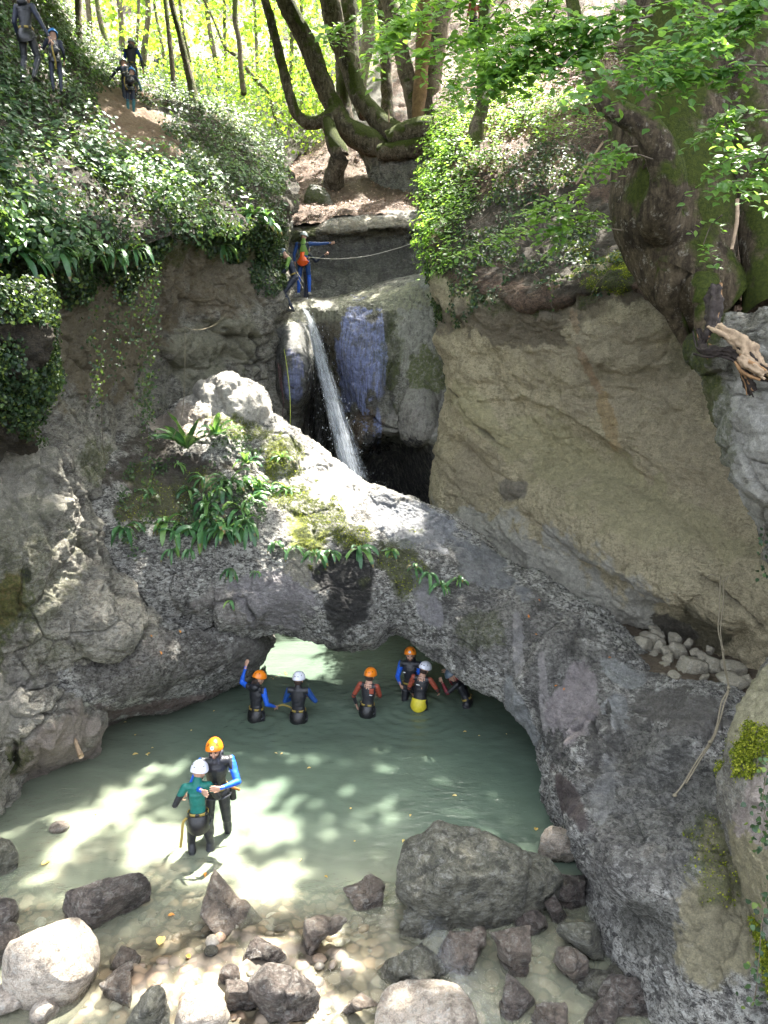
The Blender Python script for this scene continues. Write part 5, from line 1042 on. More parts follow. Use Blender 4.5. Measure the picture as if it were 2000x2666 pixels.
def helmet(par, hc, Rh, col, s=1.0, badge=False, vents='back', name='helmet'):
    """shell with a rolled rim, slots and (front) badge; hc head centre, Rh head rotation"""
    nu, nv = 36, 16; th = np.linspace(0, 2 * np.pi, nu, endpoint=False); ph = np.linspace(0.0, 1.0, nv)
    def pt(p_, t_, k=1.0):
        a = p_ * (1.62 + 0.10 * np.cos(t_ * 2) - .16 * np.cos(t_ - np.pi / 2) )   # lower at the back
        x = .118 * k * np.sin(a) * np.cos(t_); y = .143 * k * np.sin(a) * np.sin(t_); z = .128 * k * np.cos(a) + .012
        return np.stack([x, y, z], -1)
    PH, TH = np.meshgrid(ph, th, indexing='ij')
    O = pt(PH, TH, 1.0); flare = 1 + .03 * sstep(.86, 1.0, PH)[..., None] * np.array([1, 1, 0]); O = O * flare
    O = O + (0.0035 * np.sin(TH * 3) * sstep(.2, .6, PH))[..., None] * unit(O)
    I = pt(PH[::-1], TH[::-1] if False else TH, .93)
    V = np.vstack([O.reshape(-1, 3), I.reshape(-1, 3)]) * s
    V = V @ Rh.T + hc
    h = build(name, V, gfaces(2 * nv, nu, False, True), M[col], par)
    def dec(nm, p_, t_, r, mt, proud=1.012):
        c0 = (pt(np.array(p_), np.array(t_), proud)) * s; e = 1e-2
        a_ = unit((pt(np.array(p_ + e), np.array(t_), proud) - pt(np.array(p_ - e), np.array(t_), proud))); b_ = unit(np.cross(unit(c0), a_))
        q = np.linspace(0, 2 * np.pi, 14, endpoint=False)
        ring = np.array([pt(np.array(p_ + 0 * e), np.array(t_), proud) * s + a_ * r[0] * math.sin(x) + b_ * r[1] * math.cos(x) for x in q])
        ring = np.array([v * (np.linalg.norm(c0) * 0 + 1) for v in ring]); n_ = unit(c0)
        k0 = ring - n_ * (((ring - c0) ** 2).sum(-1, keepdims=True) * 4.0)
        V_ = np.vstack([k0, k0 + n_ * .003, (c0 + n_ * .0035)[None]]) @ Rh.T + hc; i = np.arange(14); j = (i + 1) % 14
        build(nm, V_, [np.stack([i, j, 14 + j, 14 + i], -1), np.stack([14 + i, 14 + j, np.full(14, 28)], -1)], mt, h, smooth=False)
    F0 = np.pi / 2
    if badge:
        dec('badge', .72, F0, (.026, .024), M['paint'], 1.02); dec('emblem', .72, F0, (.012, .011), M['paintb'], 1.035)
    for sg in (-1, 1):
        for q, (p_, o_) in enumerate(((.50, .72), (.60, .86), (.45, .95))):
            dec('vent', p_, F0 + sg * o_, (.014, .006), M['black'])
        if vents != 'none': dec('vent', .66, -F0 + sg * .26, (.006, .019), M['black']); dec('vent', .55, -F0 + sg * .9, (.013, .006), M['black'])
    return h
def hand(wrist, d, pn, s=1.0, curl=.35, spread=.12, thumb=1):
    """five fingered hand: palm plus finger chains; d along the forearm, pn palm normal"""
    d = unit(np.asarray(d, float)); pn = np.asarray(pn, float); pn = unit(pn - (pn @ d) * d); x = np.cross(d, pn)
    wrist = np.asarray(wrist, float)
    prims = [taper(wrist + d * .005 * s, wrist + d * .078 * s, .026 * s, .037 * s, .017 * s, .013 * s, x)]
    for k, (o, l) in enumerate(((-.030, .070), (-.0105, .080), (.010, .075), (.029, .058))):
        p = wrist + d * .078 * s + x * o * s * thumb * 1.05; dd = unit(d + x * o * thumb * spread * 22); c_ = 0
        for q, f in enumerate((.42, .32, .26)):
            c_ += curl * (.8 + .35 * q); e = unit(dd * math.cos(c_) + pn * math.sin(c_)); p2 = p + e * l * f * s
            prims.append(taper(p, p2, (.0098 - .0011 * q) * s, (.0092 - .0013 * q) * s, seg=10, nl=3)); p = p2
    p = wrist + d * .022 * s - x * .024 * s * thumb; e = unit(d * .75 - x * .8 * thumb + pn * .35); p2 = p + e * .036 * s
    prims.append(taper(p, p2, .013 * s, .0108 * s, seg=10, nl=3)); e2 = unit(d * .95 - x * .35 * thumb + pn * (.3 + curl)); p3 = p2 + e2 * .030 * s
    prims.append(taper(p2, p3, .0105 * s, .009 * s, seg=10, nl=3)); prims.append(taper(p3, p3 + e2 * .022 * s, .009 * s, .0075 * s, seg=10, nl=3))
    return prims

def person(label, loc, heading, H=1.75, lean=0.0, side=0.0, twist=0.0, head=(0, 0, 0), arms=((0, 0, 0), (0, 0, 0)), hands=None, legs=None, helm='orange', badge=False,
           suit='neo', sleeve=None, fore=None, shin=None, collar=None, chest=None, face=False, beard=False, hair=None, belt=True, bag=None, tail=False, girl=False, vox=.011, logo=None, group=None,
           skirt=True, curl=.35, vest=False, shoes=False, swing=None, seatbag=None, hand_on=(True, True), hoodroll=False, twopatch=False):
    """local frame: faces +Y, x to the person's right. arms: elbow and wrist offsets from the shoulder for (left, right), as ((ex,ey,ez,wx,wy,wz), ...)"""
    k = H / 1.75; root = empty('person', tuple(loc), heading); tag(root, label, 'person', group)
    sw = .93 if girl else 1.0
    hipz = .90 * k; pel = np.array([0, 0, hipz + .04 * k])
    Rl = rotm((1, 0, 0), -lean) @ rotm((0, 1, 0), side) @ rotm((0, 0, 1), twist)
    def U(x, y, z): return pel + Rl @ (np.array([x, y, z]) * k)
    waist = U(0, 0, .14); chestp = U(0, .005, .34); nb = U(0, .0, .50); hc = U(head[0] * .0, .03, .665)
    Rh = Rl @ rotm((0, 0, 1), head[0]) @ rotm((1, 0, 0), head[1]) @ rotm((0, 1, 0), head[2]); hc = nb + Rh @ (np.array([0, .030, .138]) * k)
    S = {-1: U(-.175 * sw, -.005, .455), 1: U(.175 * sw, -.005, .455)}
    L = {}
    lg = legs or (((-.02, .02, 0, .0), (.02, .02, 0, .0)))
    prims = []; regs = []
    def add(t, r): prims.append(t); regs.append(r)
    add(taper(pel + [0, 0, -.03 * k], waist, .145 * k, .118 * k * sw, .105 * k, .088 * k, Rl @ [1, 0, 0]), 'hip')
    add(taper(waist, chestp, .118 * k * sw, .150 * k * sw, .088 * k, .105 * k, Rl @ [1, 0, 0]), 'torso')
    add(taper(chestp, U(0, -.005, .425), .150 * k * sw, .135 * k * sw, .105 * k, .080 * k, Rl @ [1, 0, 0]), 'torso')
    add(taper(U(-.13 * sw, 0, .445), U(.13 * sw, 0, .445), .058 * k, .058 * k, .065 * k, .065 * k), 'torso')
    add(taper(U(0, -.01, .44), nb + Rh @ (np.array([0, .0, .07]) * k), .088 * k, .056 * k, .072 * k, .057 * k), 'neck')
    if girl: add(ell(U(-.065, .085, .33), np.array([.055, .05, .055]) * k), 'torso'); add(ell(U(.065, .085, .33), np.array([.055, .05, .055]) * k), 'torso')
    if hoodroll: add(ell(U(0, -.075, .50), np.array([.10, .07, .07]) * k), 'hood')
    # head
    hs = k ** .45 if H < 1.6 else 1.0
    def Hd(x, y, z): return hc + Rh @ (np.array([x, y, z]) * hs)
    add(ell(Hd(0, -.008, .022), np.array([.076, .094, .098]) * hs, Rh), 'head')
    add(ell(Hd(0, .030, -.035), np.array([.058, .062, .072]) * hs, Rh), 'head')
    add(ell(Hd(0, .058, -.082), np.array([.032, .030, .026]) * hs, Rh), 'head')
    add(taper(Hd(0, .086, .012), Hd(0, .112, -.026), .008 * hs, .0145 * hs, seg=10, nl=3), 'head')
    for sg in (-1, 1):
        add(ell(Hd(sg * .077, -.006, -.012), np.array([.010, .019, .032]) * hs, Rh), 'head'); add(ell(Hd(sg * .030, .072, -.026), np.array([.024, .018, .022]) * hs, Rh), 'head')
        add(ell(Hd(sg * .030, .084, .022), np.array([.024, .010, .008]) * hs, Rh), 'head')
    add(ell(Hd(0, .090, -.056), np.array([.021, .010, .008]) * hs, Rh), 'head')
    # legs: (knee dx, knee dy, foot dx, foot dy)
    for sg in (-1, 1):
        q = lg[0 if sg < 0 else 1]; hp = pel + np.array([sg * .085 * k, 0, -.04 * k]); kn = np.array([sg * .095 * k + q[0] * k, q[1] * k, .49 * k + (q[4] if len(q) > 4 else 0) * k])
        an = np.array([sg * .10 * k + q[2] * k, q[3] * k - .03 * k, .085 * k + (q[5] if len(q) > 5 else 0) * k])
        add(taper(hp, kn, .088 * k, .058 * k, .092 * k, .060 * k), 'thigh'); md = kn * .68 + an * .32 + [0, -.012 * k, 0]
        add(taper(kn, md, .056 * k, .056 * k), 'shin'); add(taper(md, an, .054 * k, .036 * k), 'shin')
        add(taper(an + [0, -.03 * k, -.045 * k], an + [sg * .01, .15 * k, -.055 * k], .040 * k, .042 * k, .035 * k, .026 * k), 'foot'); L[sg] = (hp, kn, an)
    # arms
    Wp = {}
    for sg in (-1, 1):
        a = arms[0 if sg < 0 else 1]; s0 = S[sg]; el = s0 + np.array(a[:3]) * k; wr = s0 + np.array(a[3:6]) * k
        add(taper(s0, el, .056 * k, .043 * k), 'upper'); add(taper(el, wr, .043 * k, .028 * k, .043 * k, .025 * k), 'fore'); Wp[sg] = (el, wr)
        if hand_on[0 if sg < 0 else 1]:
            pn = a[6:9] if len(a) > 8 else (-sg * .9, .2, 0)
            hd = a[9:12] if len(a) > 11 else None
            for t_ in hand(wr, (wr - el) if hd is None else hd, pn, k ** .6, curl, thumb=sg * (1 if True else 1)): add(t_, 'hand')
    # union by voxel remesh -> one continuous body
    Vs, Fs, o = [], {3: [], 4: []}, 0
    for V, Fl in prims:
        for f in Fl: Fs[f.shape[1]].append(f + o)
        Vs.append(V); o += len(V)
    raw = build('body', np.vstack(Vs), [np.vstack(Fs[4]), np.vstack(Fs[3])], M[suit])
    md = raw.modifiers.new('r', 'REMESH'); md.mode = 'VOXEL'; md.voxel_size = vox; md.use_smooth_shade = True
    sm = raw.modifiers.new('s', 'SMOOTH'); sm.factor = .5; sm.iterations = 2
    dg = bpy.context.evaluated_depsgraph_get(); ev = raw.evaluated_get(dg); me = bpy.data.meshes.new_from_object(ev, depsgraph=dg)
    bpy.data.objects.remove(raw)
    body = link(bpy.data.objects.new('body', me), root)
    nV_ = len(me.vertices); cv = np.zeros(nV_ * 3, np.float32); me.vertices.foreach_get('co', cv); cv = cv.reshape(-1, 3).astype(float); nn_ = np.zeros(nV_ * 3, np.float32); me.vertices.foreach_get('normal', nn_); nn_ = nn_.reshape(-1, 3)
    hd_ = np.linalg.norm(cv - hc, axis=1) > .17; hdm = np.ones(nV_, bool)
    for sg in (-1, 1): hdm &= np.linalg.norm(cv - Wp[sg][1], axis=1) > .0 ; hdm &= ~((np.linalg.norm(cv - Wp[sg][1] - unit(Wp[sg][1] - Wp[sg][0]) * .1, axis=1) < .13))
    q_ = cv * np.array([5, 5, 15.]) + 3.1 * H; wr_ = np.clip(ridged(q_, 3, int(H * 100)) - .05, -.5, 1) * .006 + .004 * fbm(cv * 9, 2, 4)
    cv = cv + nn_ * (wr_ * (hd_ & hdm))[:, None]; me.vertices.foreach_set('co', cv.astype(np.float32).ravel()); me.update()
    nF = len(me.polygons); cen = np.zeros(nF * 3, np.float32); me.polygons.foreach_get('center', cen); cen = cen.reshape(-1, 3).astype(float)
    sets = {'hip': suit, 'torso': chest or suit, 'neck': collar or ('skin' if not hoodroll else suit), 'hood': collar or suit, 'head': 'skin', 'thigh': suit, 'shin': shin or suit, 'foot': 'black' if not shoes else 'shoe', 'upper': sleeve or suit, 'fore': fore or sleeve or suit, 'hand': 'skin'}
    best = np.full(nF, 1e9); wh = np.zeros(nF, int)
    for i, (V, Fl) in enumerate(prims):
        lo, hi = V.min(0) - .03, V.max(0) + .03; m_ = np.all((cen > lo) & (cen < hi), axis=1)
        if not m_.any(): continue
        idx = np.where(m_)[0]; d = np.min(((cen[idx][:, None] - V[None]) ** 2).sum(-1), axis=1); b_ = d < best[idx]
        best[idx[b_]] = d[b_]; wh[idx[b_]] = i
    names = sorted(set(list(sets.values()) + ['beard', 'neo', 'lime', 'neo_grey', 'tealgrey'])); me.materials.clear()
    for n_ in names: me.materials.append(M[n_])
    mi = np.array([names.index(sets[regs[i]]) for i in wh])
    lc = (cen - pel) @ Rl / k; rg = np.array(regs)[wh]
    hl = (cen - hc) @ Rh / hs
    if beard: mi[(rg == 'head') & (hl[:, 1] > -.01) & (hl[:, 2] < -.045 + .0 * hl[:, 0]) & ~((np.abs(hl[:, 0]) < .02) & (hl[:, 2] > -.066) & (hl[:, 2] < -.052))] = names.index('beard')
    if sleeve == 'blue' or sleeve == 'dblue':   # dark cap over the shoulder
        mi[(rg == 'upper') & (lc[:, 2] > .39 + .0 * lc[:, 0]) & (np.abs(lc[:, 0]) < .20)] = names.index(suit)
    if vest:    # lime back panel, narrow between the shoulders
        mi[((rg == 'torso') | (rg == 'neck')) & (lc[:, 1] < .0) & (np.abs(lc[:, 0] - .01) < .055 + .11 * np.clip((.42 - lc[:, 2]) / .3, 0, 1)) & (lc[:, 2] > .12)] = names.index('lime')
        mi[(rg == 'torso') & (np.abs(np.abs(lc[:, 2] - .43)) < .018) & (lc[:, 1] < 0)] = names.index('neo')
    if suit == 'neo' and chest == 'teal':       # black side panels and cuffs under the arms
        mi[((rg == 'hip') | (rg == 'torso')) & (lc[:, 2] > .075) & (lc[:, 2] < .2)] = names.index('teal'); mi[((rg == 'hip') | (rg == 'torso')) & (np.abs(lc[:, 0]) > .108) & (lc[:, 2] < .36)] = names.index('neo')
        for sg in (-1, 1):
            el, wr = Wp[sg]; mi[((rg == 'fore') | (rg == 'upper')) & (np.linalg.norm(cen - S[sg], axis=1) > .06) & (((cen - pel) @ Rl)[:, 0] * sg < (((S[sg] + el) / 2 - pel) @ Rl)[0] * sg - .005) & (cen[:, 2] < S[sg][2] - .10)] = names.index('neo')
    if twopatch: mi[(rg == 'torso') & (lc[:, 1] < 0) & (np.abs(lc[:, 0] - .085) < .04) & (np.abs(lc[:, 2] - .36) < .055)] = names.index(sleeve)
    me.polygons.foreach_set('material_index', mi.astype(np.int32)); me.polygons.foreach_set('use_smooth', np.ones(nF, bool)); me.update()
    # helmet
    if helm:
        hh = helmet(root, hc + Rh @ (np.array([0, -.004, .030]) * hs), Rh, helm, hs * 1.0, badge, 'none' if H < 0 else 'back')
        for sg in (-1, 1): tube('strap', [Hd(sg * .078, .0, .03), Hd(sg * .074, .012, -.04), Hd(sg * .035, .05, -.103)], [.004, .004, .004], M['black'], root, seg=6, lump=0, step=.03)
    if face:
        for sg in (-1, 1):
            V, Fl = ell(Hd(sg * .030, .0835, .004), np.array([.0125, .008, .0055]) * hs, Rh); build('eye', V, Fl, M['eye'], root)
            V, Fl = ell(Hd(sg * .031, .092, .024), np.array([.019, .007, .0045]) * hs, Rh); build('eyebrow', V, Fl, M['hairb'], root)
        V, Fl = ell(Hd(0, .100, -.0575), np.array([.022, .006, .0035]) * hs, Rh); build('mouth', V, Fl, M['lip'], root)
    if hair == 'tail':
        V, Fl = ell(Hd(0, -.075, -.04), np.array([.065, .04, .07]) * hs, Rh); V2, F2 = taper(Hd(-.03, -.09, -.06), Hd(-.05, -.115, -.20), .035, .014)
        build('hair', np.vstack([V, V2]), [Fl[0], np.vstack([Fl[1], Fl[2], F2[1] + len(V), F2[2] + len(V)]), F2[0] + len(V)], M['hairb'], root)
    elif hair:
        V, Fl = ell(Hd(0, -.035, -.03), np.array([.078, .072, .062]) * hs, Rh); build('hair', V, Fl, M['hairb'], root)
    if belt:
        a = np.linspace(0, 2 * np.pi, 30, endpoint=False); cb = pel + Rl @ (np.array([0, 0, .055]) * k)
        ring = cb + np.stack([.150 * k * np.cos(a), .112 * k * np.sin(a), 0 * a], -1) @ Rl.T
        V = np.stack([ring + Rl @ [0, 0, -.020 * k], ring + Rl @ [0, 0, .020 * k], cb + (ring - cb) * .94 + Rl @ [0, 0, .020 * k], cb + (ring - cb) * .94 + Rl @ [0, 0, -.020 * k]], 1)
        build('belt', V, gfaces(30, 4, True, True), M['web'], root)
        for ang in (-1.57, -.6, -2.6): # black padding on the belt
            cc = cb + Rl @ (np.array([.150 * math.cos(ang), .112 * math.sin(ang), 0]) * k); V, Fl = ell(cc, np.array([.034, .012, .026]) * k, Rl @ rotm((0, 0, 1), ang + 1.57)); build('buckle', V, Fl, M['black'], root)
        for sg in (-1, 1):
            hp, kn, an = L[sg]; c0 = hp + (kn - hp) * .18; R0 = (.098 * k, .104 * k); ring = c0 + np.stack([R0[0] * np.cos(a), R0[1] * np.sin(a), .03 * np.sin(a) + sg * .03 * np.cos(a)], -1)
            V = np.stack([ring + [0, 0, -.012], ring + [0, 0, .012], c0 + (ring - c0) * .95 + [0, 0, .012], c0 + (ring - c0) * .95 + [0, 0, -.012]], 1); build('leg_loop', V, gfaces(30, 4, True, True), M['neo_grey'], root)
    if skirt:   # wet protective seat panel hanging from the belt
        th = np.linspace(-np.pi * .96, -.04 * np.pi, 18); zz = np.linspace(0, 1, 9); T_, Z_ = np.meshgrid(th, zz, indexing='ij')
        V = np.stack([(.155 + .020 * Z_) * np.cos(T_) * k, (.118 + .05 * np.sin(Z_ * 2.6)) * np.sin(T_) * k, (.03 - .27 * Z_ * (.55 + .45 * np.abs(np.sin(T_)))) * k], -1) @ Rl.T + pel
        build('seat_panel', V, gfaces(18, 9), M['pvc'] if skirt is True else M[skirt], root)
    if bag:     # soft bag hanging behind the hips
        c0 = pel + Rl @ (np.array([bag[1], -.17, bag[2]]) * k); V, Fl = ell(c0, np.array([.165, .10, .155]) * k * bag[3], Rl, 24, 16)
        q = V - c0; V = c0 + q * (1 + .13 * fbm(q * 9, 2, 3)[:, None]); V[:, 2] -= .5 * np.abs(q[:, 0]) * (q[:, 2] > 0)
        build('seat_bag', V, Fl, M[bag[0]], root)
        ribbon('bag_flap', [c0 + Rl @ np.array([0, -.02, .22]) * k, c0 + Rl @ np.array([0, -.07, .12]) * k, c0 + Rl @ np.array([0, -.09, .05]) * k], .12 * k, M[bag[0]], root)
    if tail:    # loose webbing end
        ribbon('loose_strap', [pel + np.array(q_) * k for q_ in tail], .035, M['webo'] if len(tail) < 4 else M['web'], root)
    if logo:
        for (x, y, z, w_, h_) in logo:
            c0 = U(x, y, z); V, Fl = ell(c0, np.array([w_, .004, h_]), Rl, 10, 6); build('print', V, Fl, M['paint'], root)
    return root, U, Wp, S
def pool(x, y, depth):     # a wader whose waterline is at photo pixel (x, y)
    q = PW(x, y, 0.0); return (q[0], q[1], -depth)
PI = math.pi
# arms are ((elbow xyz, wrist xyz, palm normal, [hand dir]) left, right) offsets from the shoulder in the body's own frame
A_DOWN = ((-.06, .0, -.29, -.08, .06, -.55), (.06, .0, -.29, .08, .06, -.55))
# the embracing pair in the shallows: she (teal) has her back to us, he faces us
cp = pool(522, 2215, .34)
person('person in teal wetsuit top and white helmet with back turned, hugged in the shallows', cp, R_(8) , 1.66, lean=.06, head=(-.25, -.22, .12), helm='white', chest='teal', sleeve='teal', collar='teal', suit='neo', girl=True, vox=.0085, skirt=True,
       arms=((-.15, -.04, -.26, -.10, .20, -.30), (.12, .06, -.24, .06, .28, -.12)), hand_on=(True, True), legs=((-.03, .05, .0, -.06), (.05, .03, .03, .0)),
       tail=[(-.15, -.10, .04), (-.20, -.13, -.02), (-.225, -.13, -.22), (-.26, -.11, -.42)])
mp = (cp[0] + .17, cp[1] + .38, -.30)
man, U, Wp, S = person('bearded person in orange helmet and blue sleeves holding the one in teal', mp, R_(180 + 14), 1.88, lean=.14, side=-.04, head=(-.22, -.02, .10), helm='orange', badge=True, sleeve='blue', chest='neo', suit='neo', collar='neo_grey', face=True, beard=True, vox=.0085, hoodroll=True,
       arms=((-.08, .21, -.22, .13, .40, -.16, .35, -.9, -.1, .95, .1, .08), (.14, .12, -.25, .02, .36, -.20)), curl=.16, skirt=False, legs=((-.02, .02, -.03, 0), (.02, .02, 0, 0)), logo=[(-.17, .05, .30, .022, .016)],
       tail=[(-.14, .0, .03), (-.22, .03, .0), (-.30, .05, -.03)])
V, Fl = taper((-.20, -.07, 1.02), (-.23, -.06, .78), .06, .045, .018, .014); build('hip_pouch', V, Fl, M['black'], man)
# four or five further back in the pool
person('person in orange helmet with dark ponytail, left arm raised to touch the rock', pool(668, 1872, .74), R_(-22), 1.70, lean=.06, head=(-.45, -.30, 0), helm='orange', sleeve='blue', hair='tail', girl=True, hoodroll=True, face=True, vox=.010,
       arms=((-.17, .02, .06, -.10, .08, .36, .2, .9, 0), (.08, -.02, -.28, .12, .20, -.42)), curl=.12, skirt=True)
person('person in white helmet with folded arms seen from behind beside the ponytailed one', pool(778, 1876, .74), R_(-4), 1.70, lean=.04, head=(-.15, -.1, 0), helm='white', sleeve='dblue', hair='short', hoodroll=False, collar='neo', vox=.010,
       arms=((-.10, .06, -.27, .10, .22, -.26), (.15, .04, -.24, .0, .20, -.22)), skirt=True, tail=[(-.13, .05, .04), (-.22, .12, .05), (-.34, .15, .06), (-.42, .15, .04)])
person('person in orange helmet with rust red sleeves standing alone in the middle of the pool', pool(957, 1862, .68), R_(-14), 1.62, lean=.05, side=.05, head=(-.2, -.1, 0), helm='orange', sleeve='rust', fore='neo', hair='short', vox=.010, twopatch=True,
       arms=((-.14, -.02, -.26, -.10, .03, -.48), (.04, .10, -.26, -.04, .24, -.30)), logo=[(.08, -.098, .285, .035, .008)], skirt='yellow' if False else True)
person('bearded person in orange helmet facing the camera under the arch', pool(1068, 1822, .62), R_(180 - 12), 1.76, lean=.03, head=(.1, .02, 0), helm='orange', badge=True, sleeve='blue', face=True, beard=True, vox=.010, hoodroll=True,
       arms=((-.02, .05, -.27, -.10, .26, -.30), (.07, .05, -.27, -.02, .27, -.32)), skirt=False, logo=[(.10, .105, .30, .028, .012)])
person('person in white helmet and yellow seat panel with back turned before the bearded one', pool(1092, 1846, .66), R_(-14), 1.62, lean=.12, side=.08, head=(-.35, -.15, .1), helm='white', sleeve='rust', fore='neo', hair='short', vox=.010, twopatch=False, skirt='yellow', belt=False,
       arms=((-.10, .02, -.27, -.06, .14, -.44), (.15, .02, -.22, .16, .17, -.34)), logo=[(-.05, -.10, .33, .04, .010)])
person('person with dark red collar half hidden by the arch leg, hand at the face', pool(1218, 1836, .75), R_(70), 1.60, lean=.45, head=(.3, -.4, 0), helm='darkhelm', sleeve='neo', fore='crimson', collar='crimson', chest='neo', vox=.011,
       arms=((-.05, .20, -.22, .02, .34, -.02), (.05, .22, -.20, .05, .36, .02)), curl=.8, skirt=False)
# at the head of the falls
gp = P(793, 770, 22.2)
gd, U, Wp, S = person('guide with lime green vest and orange seat bag pointing to the right above the falls', tuple(gp), R_(-4), 1.86, lean=.05, head=(-.1, -.1, 0), helm='greyhelm', sleeve='dblue', suit='dblue', shin='blue', chest='neo_navy', collar='lime', vest=True, vox=.013, shoes=True, belt=True, bag=('bag', 0, -.02, 1.0),
       arms=((-.10, .0, -.28, -.08, -.02, -.50), (.28, .06, .0, .56, .10, .03)), curl=.3, skirt=False, legs=((-.05, .02, -.06, 0), (.04, .05, .05, .0, .03, .02)))
person('person behind the guide with one hand up on the rope', tuple(gp + np.array([.02, .55, -.05])), R_(-60), 1.62, head=(0, 0, 0), helm='darkhelm', suit='neo_navy', vox=.014, arms=((-.1, .1, -.25, -.1, .2, -.4), (-.16, .35, -.20, .05, .60, .02)), skirt=False, curl=.9)
person('crouching person with lime shoulder panel at the rim, half behind ivy', tuple(P(770, 812, 19.9)), R_(100), 1.72, lean=.35, head=(-.3, -.5, 0), helm='darkhelm', suit='neo_navy', sleeve='lime', fore='neo_navy', chest='neo_navy', vox=.013,
       arms=((-.08, .08, -.26, -.05, .25, -.40), (.10, .06, -.26, .08, .25, -.42)), legs=((-.02, .32, .0, .12), (.02, .30, .02, .10)), skirt=False, belt=True)
person('only a dark blue helmet and forehead showing over the lip of the falls', tuple(P(852, 945, 23.0)), R_(180), 1.72, helm='darkhelm', suit='neo_navy', vox=.015, arms=A_DOWN, skirt=False, belt=False)
# the file of walkers on the left slope
g4 = 'walkers climbing the left slope'
wp = P(80, 215, 15.0)
person('tall person in dark wetsuit and white helmet walking up at the far left', tuple(wp - np.array([0, 0, .05])), R_(-6), 1.80, lean=.06, head=(-.5, .1, 0), helm='white', suit='neo', shin='neo_grey', sleeve='neo_navy', hoodroll=True, girl=True, hair='tail', vox=.012, group=g4,
       arms=((-.07, .0, -.27, -.10, .16, -.48), (.13, .03, -.27, .26, .08, -.54)), legs=((-.02, .05, -.02, -.04), (.05, .10, .06, -.10, 0, .05)), curl=.5)
person('child in blue helmet with dark pack holding the tall walker by the hand', tuple(P(150, 236, 15.3) - np.array([0, 0, .05])), R_(20), 1.28, lean=.30, head=(.2, -.1, 0), helm='bluehelm', suit='neo_navy', fore='neo', vox=.012, group=g4, bag=('neo_grey', 0, .12, .95), skirt=True,
       arms=((-.10, .06, -.20, -.18, .20, -.12), (.06, .02, -.26, .06, .14, -.44)), tail=[(-.04, -.30, .20), (-.02, -.32, .0), (.02, -.24, -.2), (.01, -.14, -.36)])
person('broad adult in pale helmet at the head of the trio on the dirt path', tuple(P(348, 262, 23.5)), R_(-8), 1.86, lean=.15, head=(-.1, 0, 0), helm='greyhelm', suit='neo', sleeve='dblue', fore='neo', hoodroll=True, vox=.015, group=g4, arms=((-.10, .10, -.24, -.10, .25, -.36), (.12, .0, -.27, .15, .03, -.53)))
person('person in pale helmet stooping with left hand down to the slope, middle of the trio', tuple(P(336, 285, 22.4)), R_(6), 1.72, lean=.75, side=-.25, head=(0, .3, 0), helm='greyhelm', suit='neo_navy', vox=.014, group=g4, arms=((-.22, .10, -.18, -.45, .16, -.40), (.06, .1, -.26, .08, .2, -.5)))
person('child in blue helmet with round black bag and teal shins, last of the trio', tuple(P(343, 300, 21.0)), R_(-6), 1.34, lean=.42, head=(.25, .1, 0), helm='bluehelm', suit='neo_navy', shin='tealgrey', fore='tealgrey', vox=.012, group=g4, bag=('neo', .08, .14, 1.05),
       arms=((-.07, .10, -.24, -.06, .22, -.36), (.14, -.02, -.26, .20, .02, -.52)), tail=[(-.04, -.30, .26), (-.05, -.33, .06), (-.02, -.30, -.10), (0, -.2, -.16)])
person('person in grey suit and grey helmet standing with one arm raised on the ridge', tuple(P(413, 222, 39)), R_(-30), 1.55, head=(0, 0, 0), helm='greyhelm', suit='neo_grey', vox=.016, group=g4, arms=((-.12, .1, -.2, .0, .25, -.1), (.15, .15, -.02, .1, .3, .1)), skirt=False)
person('person in red hooded top and red helmet half hidden behind the thin trunk', tuple(P(462, 218, 38)), R_(-40), 1.55, lean=.3, helm='redhelm', suit='neo_grey', chest='rust', sleeve='rust', vox=.016, group=g4, arms=A_DOWN, skirt=False)
person('person in dark suit stooping just left of the thin trunk on the ridge', tuple(P(444, 222, 38.5)), R_(60), 1.5, lean=.6, helm='darkhelm', suit='neo', vox=.016, group=g4, arms=A_DOWN, skirt=False)
person('person in blue helmet and faded red top glimpsed through beech leaves, upper right', tuple(P(1232, 118, 27.6)), R_(20), 1.7, helm='bluehelm', suit='neo', chest='rust', sleeve='rust', vox=.015, arms=A_DOWN, skirt=False)
# ================================================================== boulders, ropes, falls, driftwood, floating leaves
M['b_pale'] = rock_mat('pale_boulder', (0.44, 0.38, 0.31), (0.30, 0.25, 0.20), (0.14, 0.115, 0.09), spots=0.45, streak=0.2, bump=0.8, blotch=0.8)
M['b_brown'] = rock_mat('brown_boulder', (0.25, 0.20, 0.155), (0.145, 0.115, 0.09), (0.06, 0.048, 0.04), spots=0.4, streak=0.35, bump=1.0, wet_all=0.6)
M['b_wet'] = rock_mat('wet_dark_boulder', (0.22, 0.18, 0.15), (0.12, 0.098, 0.084), (0.045, 0.037, 0.033), spots=0.5, streak=0.35, bump=1.1, wet_all=0.6)
M['b_grey'] = rock_mat('grey_boulder', (0.24, 0.23, 0.17), (0.13, 0.128, 0.096), (0.045, 0.045, 0.035), spots=0.45, streak=0.4, bump=1.1, wet_all=0.45)
M['b_rub'] = rock_mat('rubble_stone', (0.34, 0.31, 0.235), (0.25, 0.225, 0.17), (0.14, 0.125, 0.095), spots=0.25, streak=0.05, bump=0.7, blotch=0.6)
